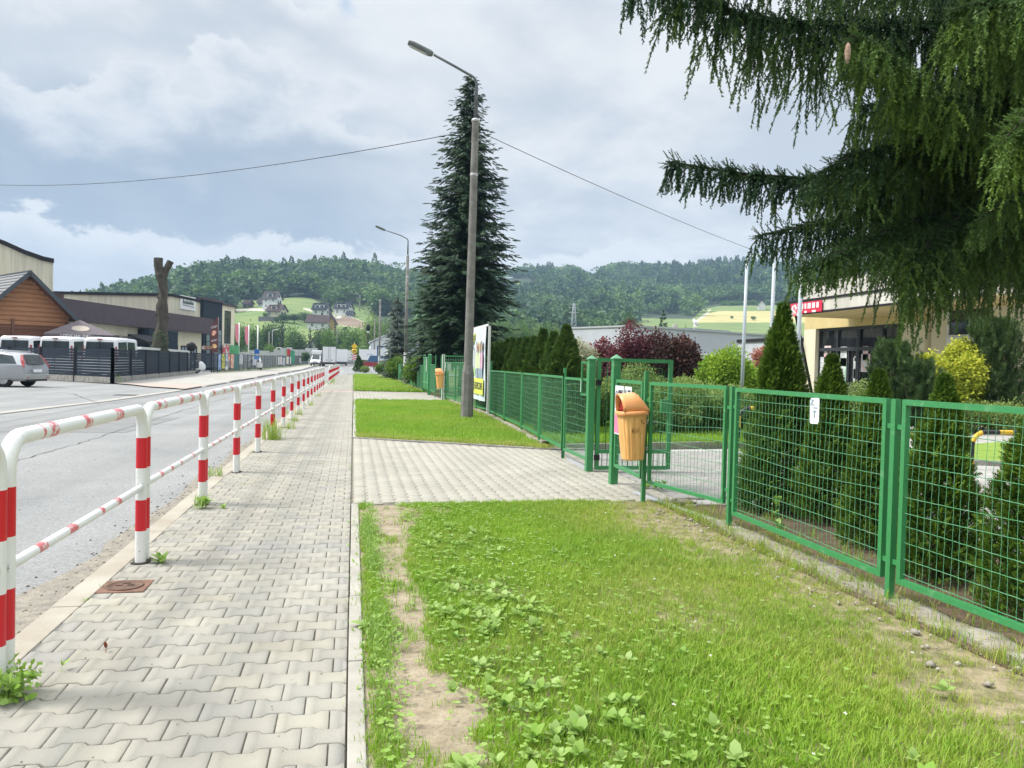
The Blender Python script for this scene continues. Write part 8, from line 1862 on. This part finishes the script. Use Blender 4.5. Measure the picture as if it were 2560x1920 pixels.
house('orange brick house on the ridge with a grey roof', 1154, 583, 18, 11, 9, -.3, mat('orange_brick', (.42, .20, .12), .9), M_rg, .6)
house('small orange gabled house on the ridge', 1171, 583, 7, 6, 6, 1.2, mat('orange_wall', (.50, .24, .14), .9), M_rb, 1., chim=False)
q = hit(600, 697); q = hit(590, 695); 
t = thing('board_fence', 'grey board fence below the cream house on the meadow', 'fence', hit(560, 694)); e_ = hit(600, 696) - t.location; mb = MB(); n = 34
for k in range(n): c_ = e_ * (k / n); mb.box(c_.x - .35, c_.x + .35, c_.y - .05, c_.y + .05, c_.z - 1, c_.z + 2.0)
mb.build('boards', mat('grey_boards', (.22, .21, .23), .9, (.12, .12, .13), sc=3), t)
# lattice pylon
q = Vector((XY(1237, 300).x, 300, float(hill_z(ae(1237, 700)[0], 300)))); t = thing('lattice_pylon', 'small steel lattice pylon in front of the wooded hill', 'pylon', q); h = 1.4 + ray(1237, 655).z / ray(1237, 655).y * 300 - q.z; mb = MB()
for sx, sy in ((-1, -1), (1, -1), (1, 1), (-1, 1)): mb.tube([(sx * 1.6, sy * 1.6, -1), (sx * .3, sy * .3, h)], .09, 4)
for k in range(11):
    za, zb = h * k / 11, h * (k + 1) / 11; wa = 1.6 - 1.3 * k / 11; wb = 1.6 - 1.3 * (k + 1) / 11
    mb.tube([(-wa, -wa, za), (wb, -wb, zb)], .06, 4); mb.tube([(wa, -wa, za), (-wb, -wb, zb)], .06, 4)
for z in (.8, .9): mb.tube([(-2.2, 0, h * z), (2.2, 0, h * z)], .1, 4)
mb.build('lattice', mat('pylon_steel', (.42, .45, .47), .6), t)
for k, (px, py) in enumerate(((740, 575), (640, 570))):
    q = hit(px, py + 14); t = thing('radio_mast', ['thin mast rising from the wooded ridge above the houses', 'second thin mast on the wooded ridge'][k], 'mast', q); MB().tube([(0, 0, 0), (0, 0, 24)], [.35, .12], 6).build('mast', M_galv, t)

# ================================================================== AIR
HAZE = .00030
def haze():
    mb = MB(); mb.box(-1500, 1500, -200, 1650, -4, 190); o = mb.build('haze', bpy.data.materials.new('haze'), kind='stuff', label='thin bluish summer haze in the valley', cat='haze')
    m = o.data.materials[0]; m.use_nodes = True; nt = m.node_tree; nt.nodes.clear(); ou = nt.nodes.new('ShaderNodeOutputMaterial'); v = nt.nodes.new('ShaderNodeVolumePrincipled')
    v.inputs['Color'].default_value = (.50, .72, 1.0, 1); v.inputs['Density'].default_value = HAZE; nt.links.new(v.outputs[0], ou.inputs['Volume'])
haze()
SC.cycles.volume_bounces = 0
# labels for setting objects
for o in SC.objects:
    if o.parent is None and o.get('kind') and 'category' not in o: o['category'] = o.name.split('.')[0].replace('_', ' ')
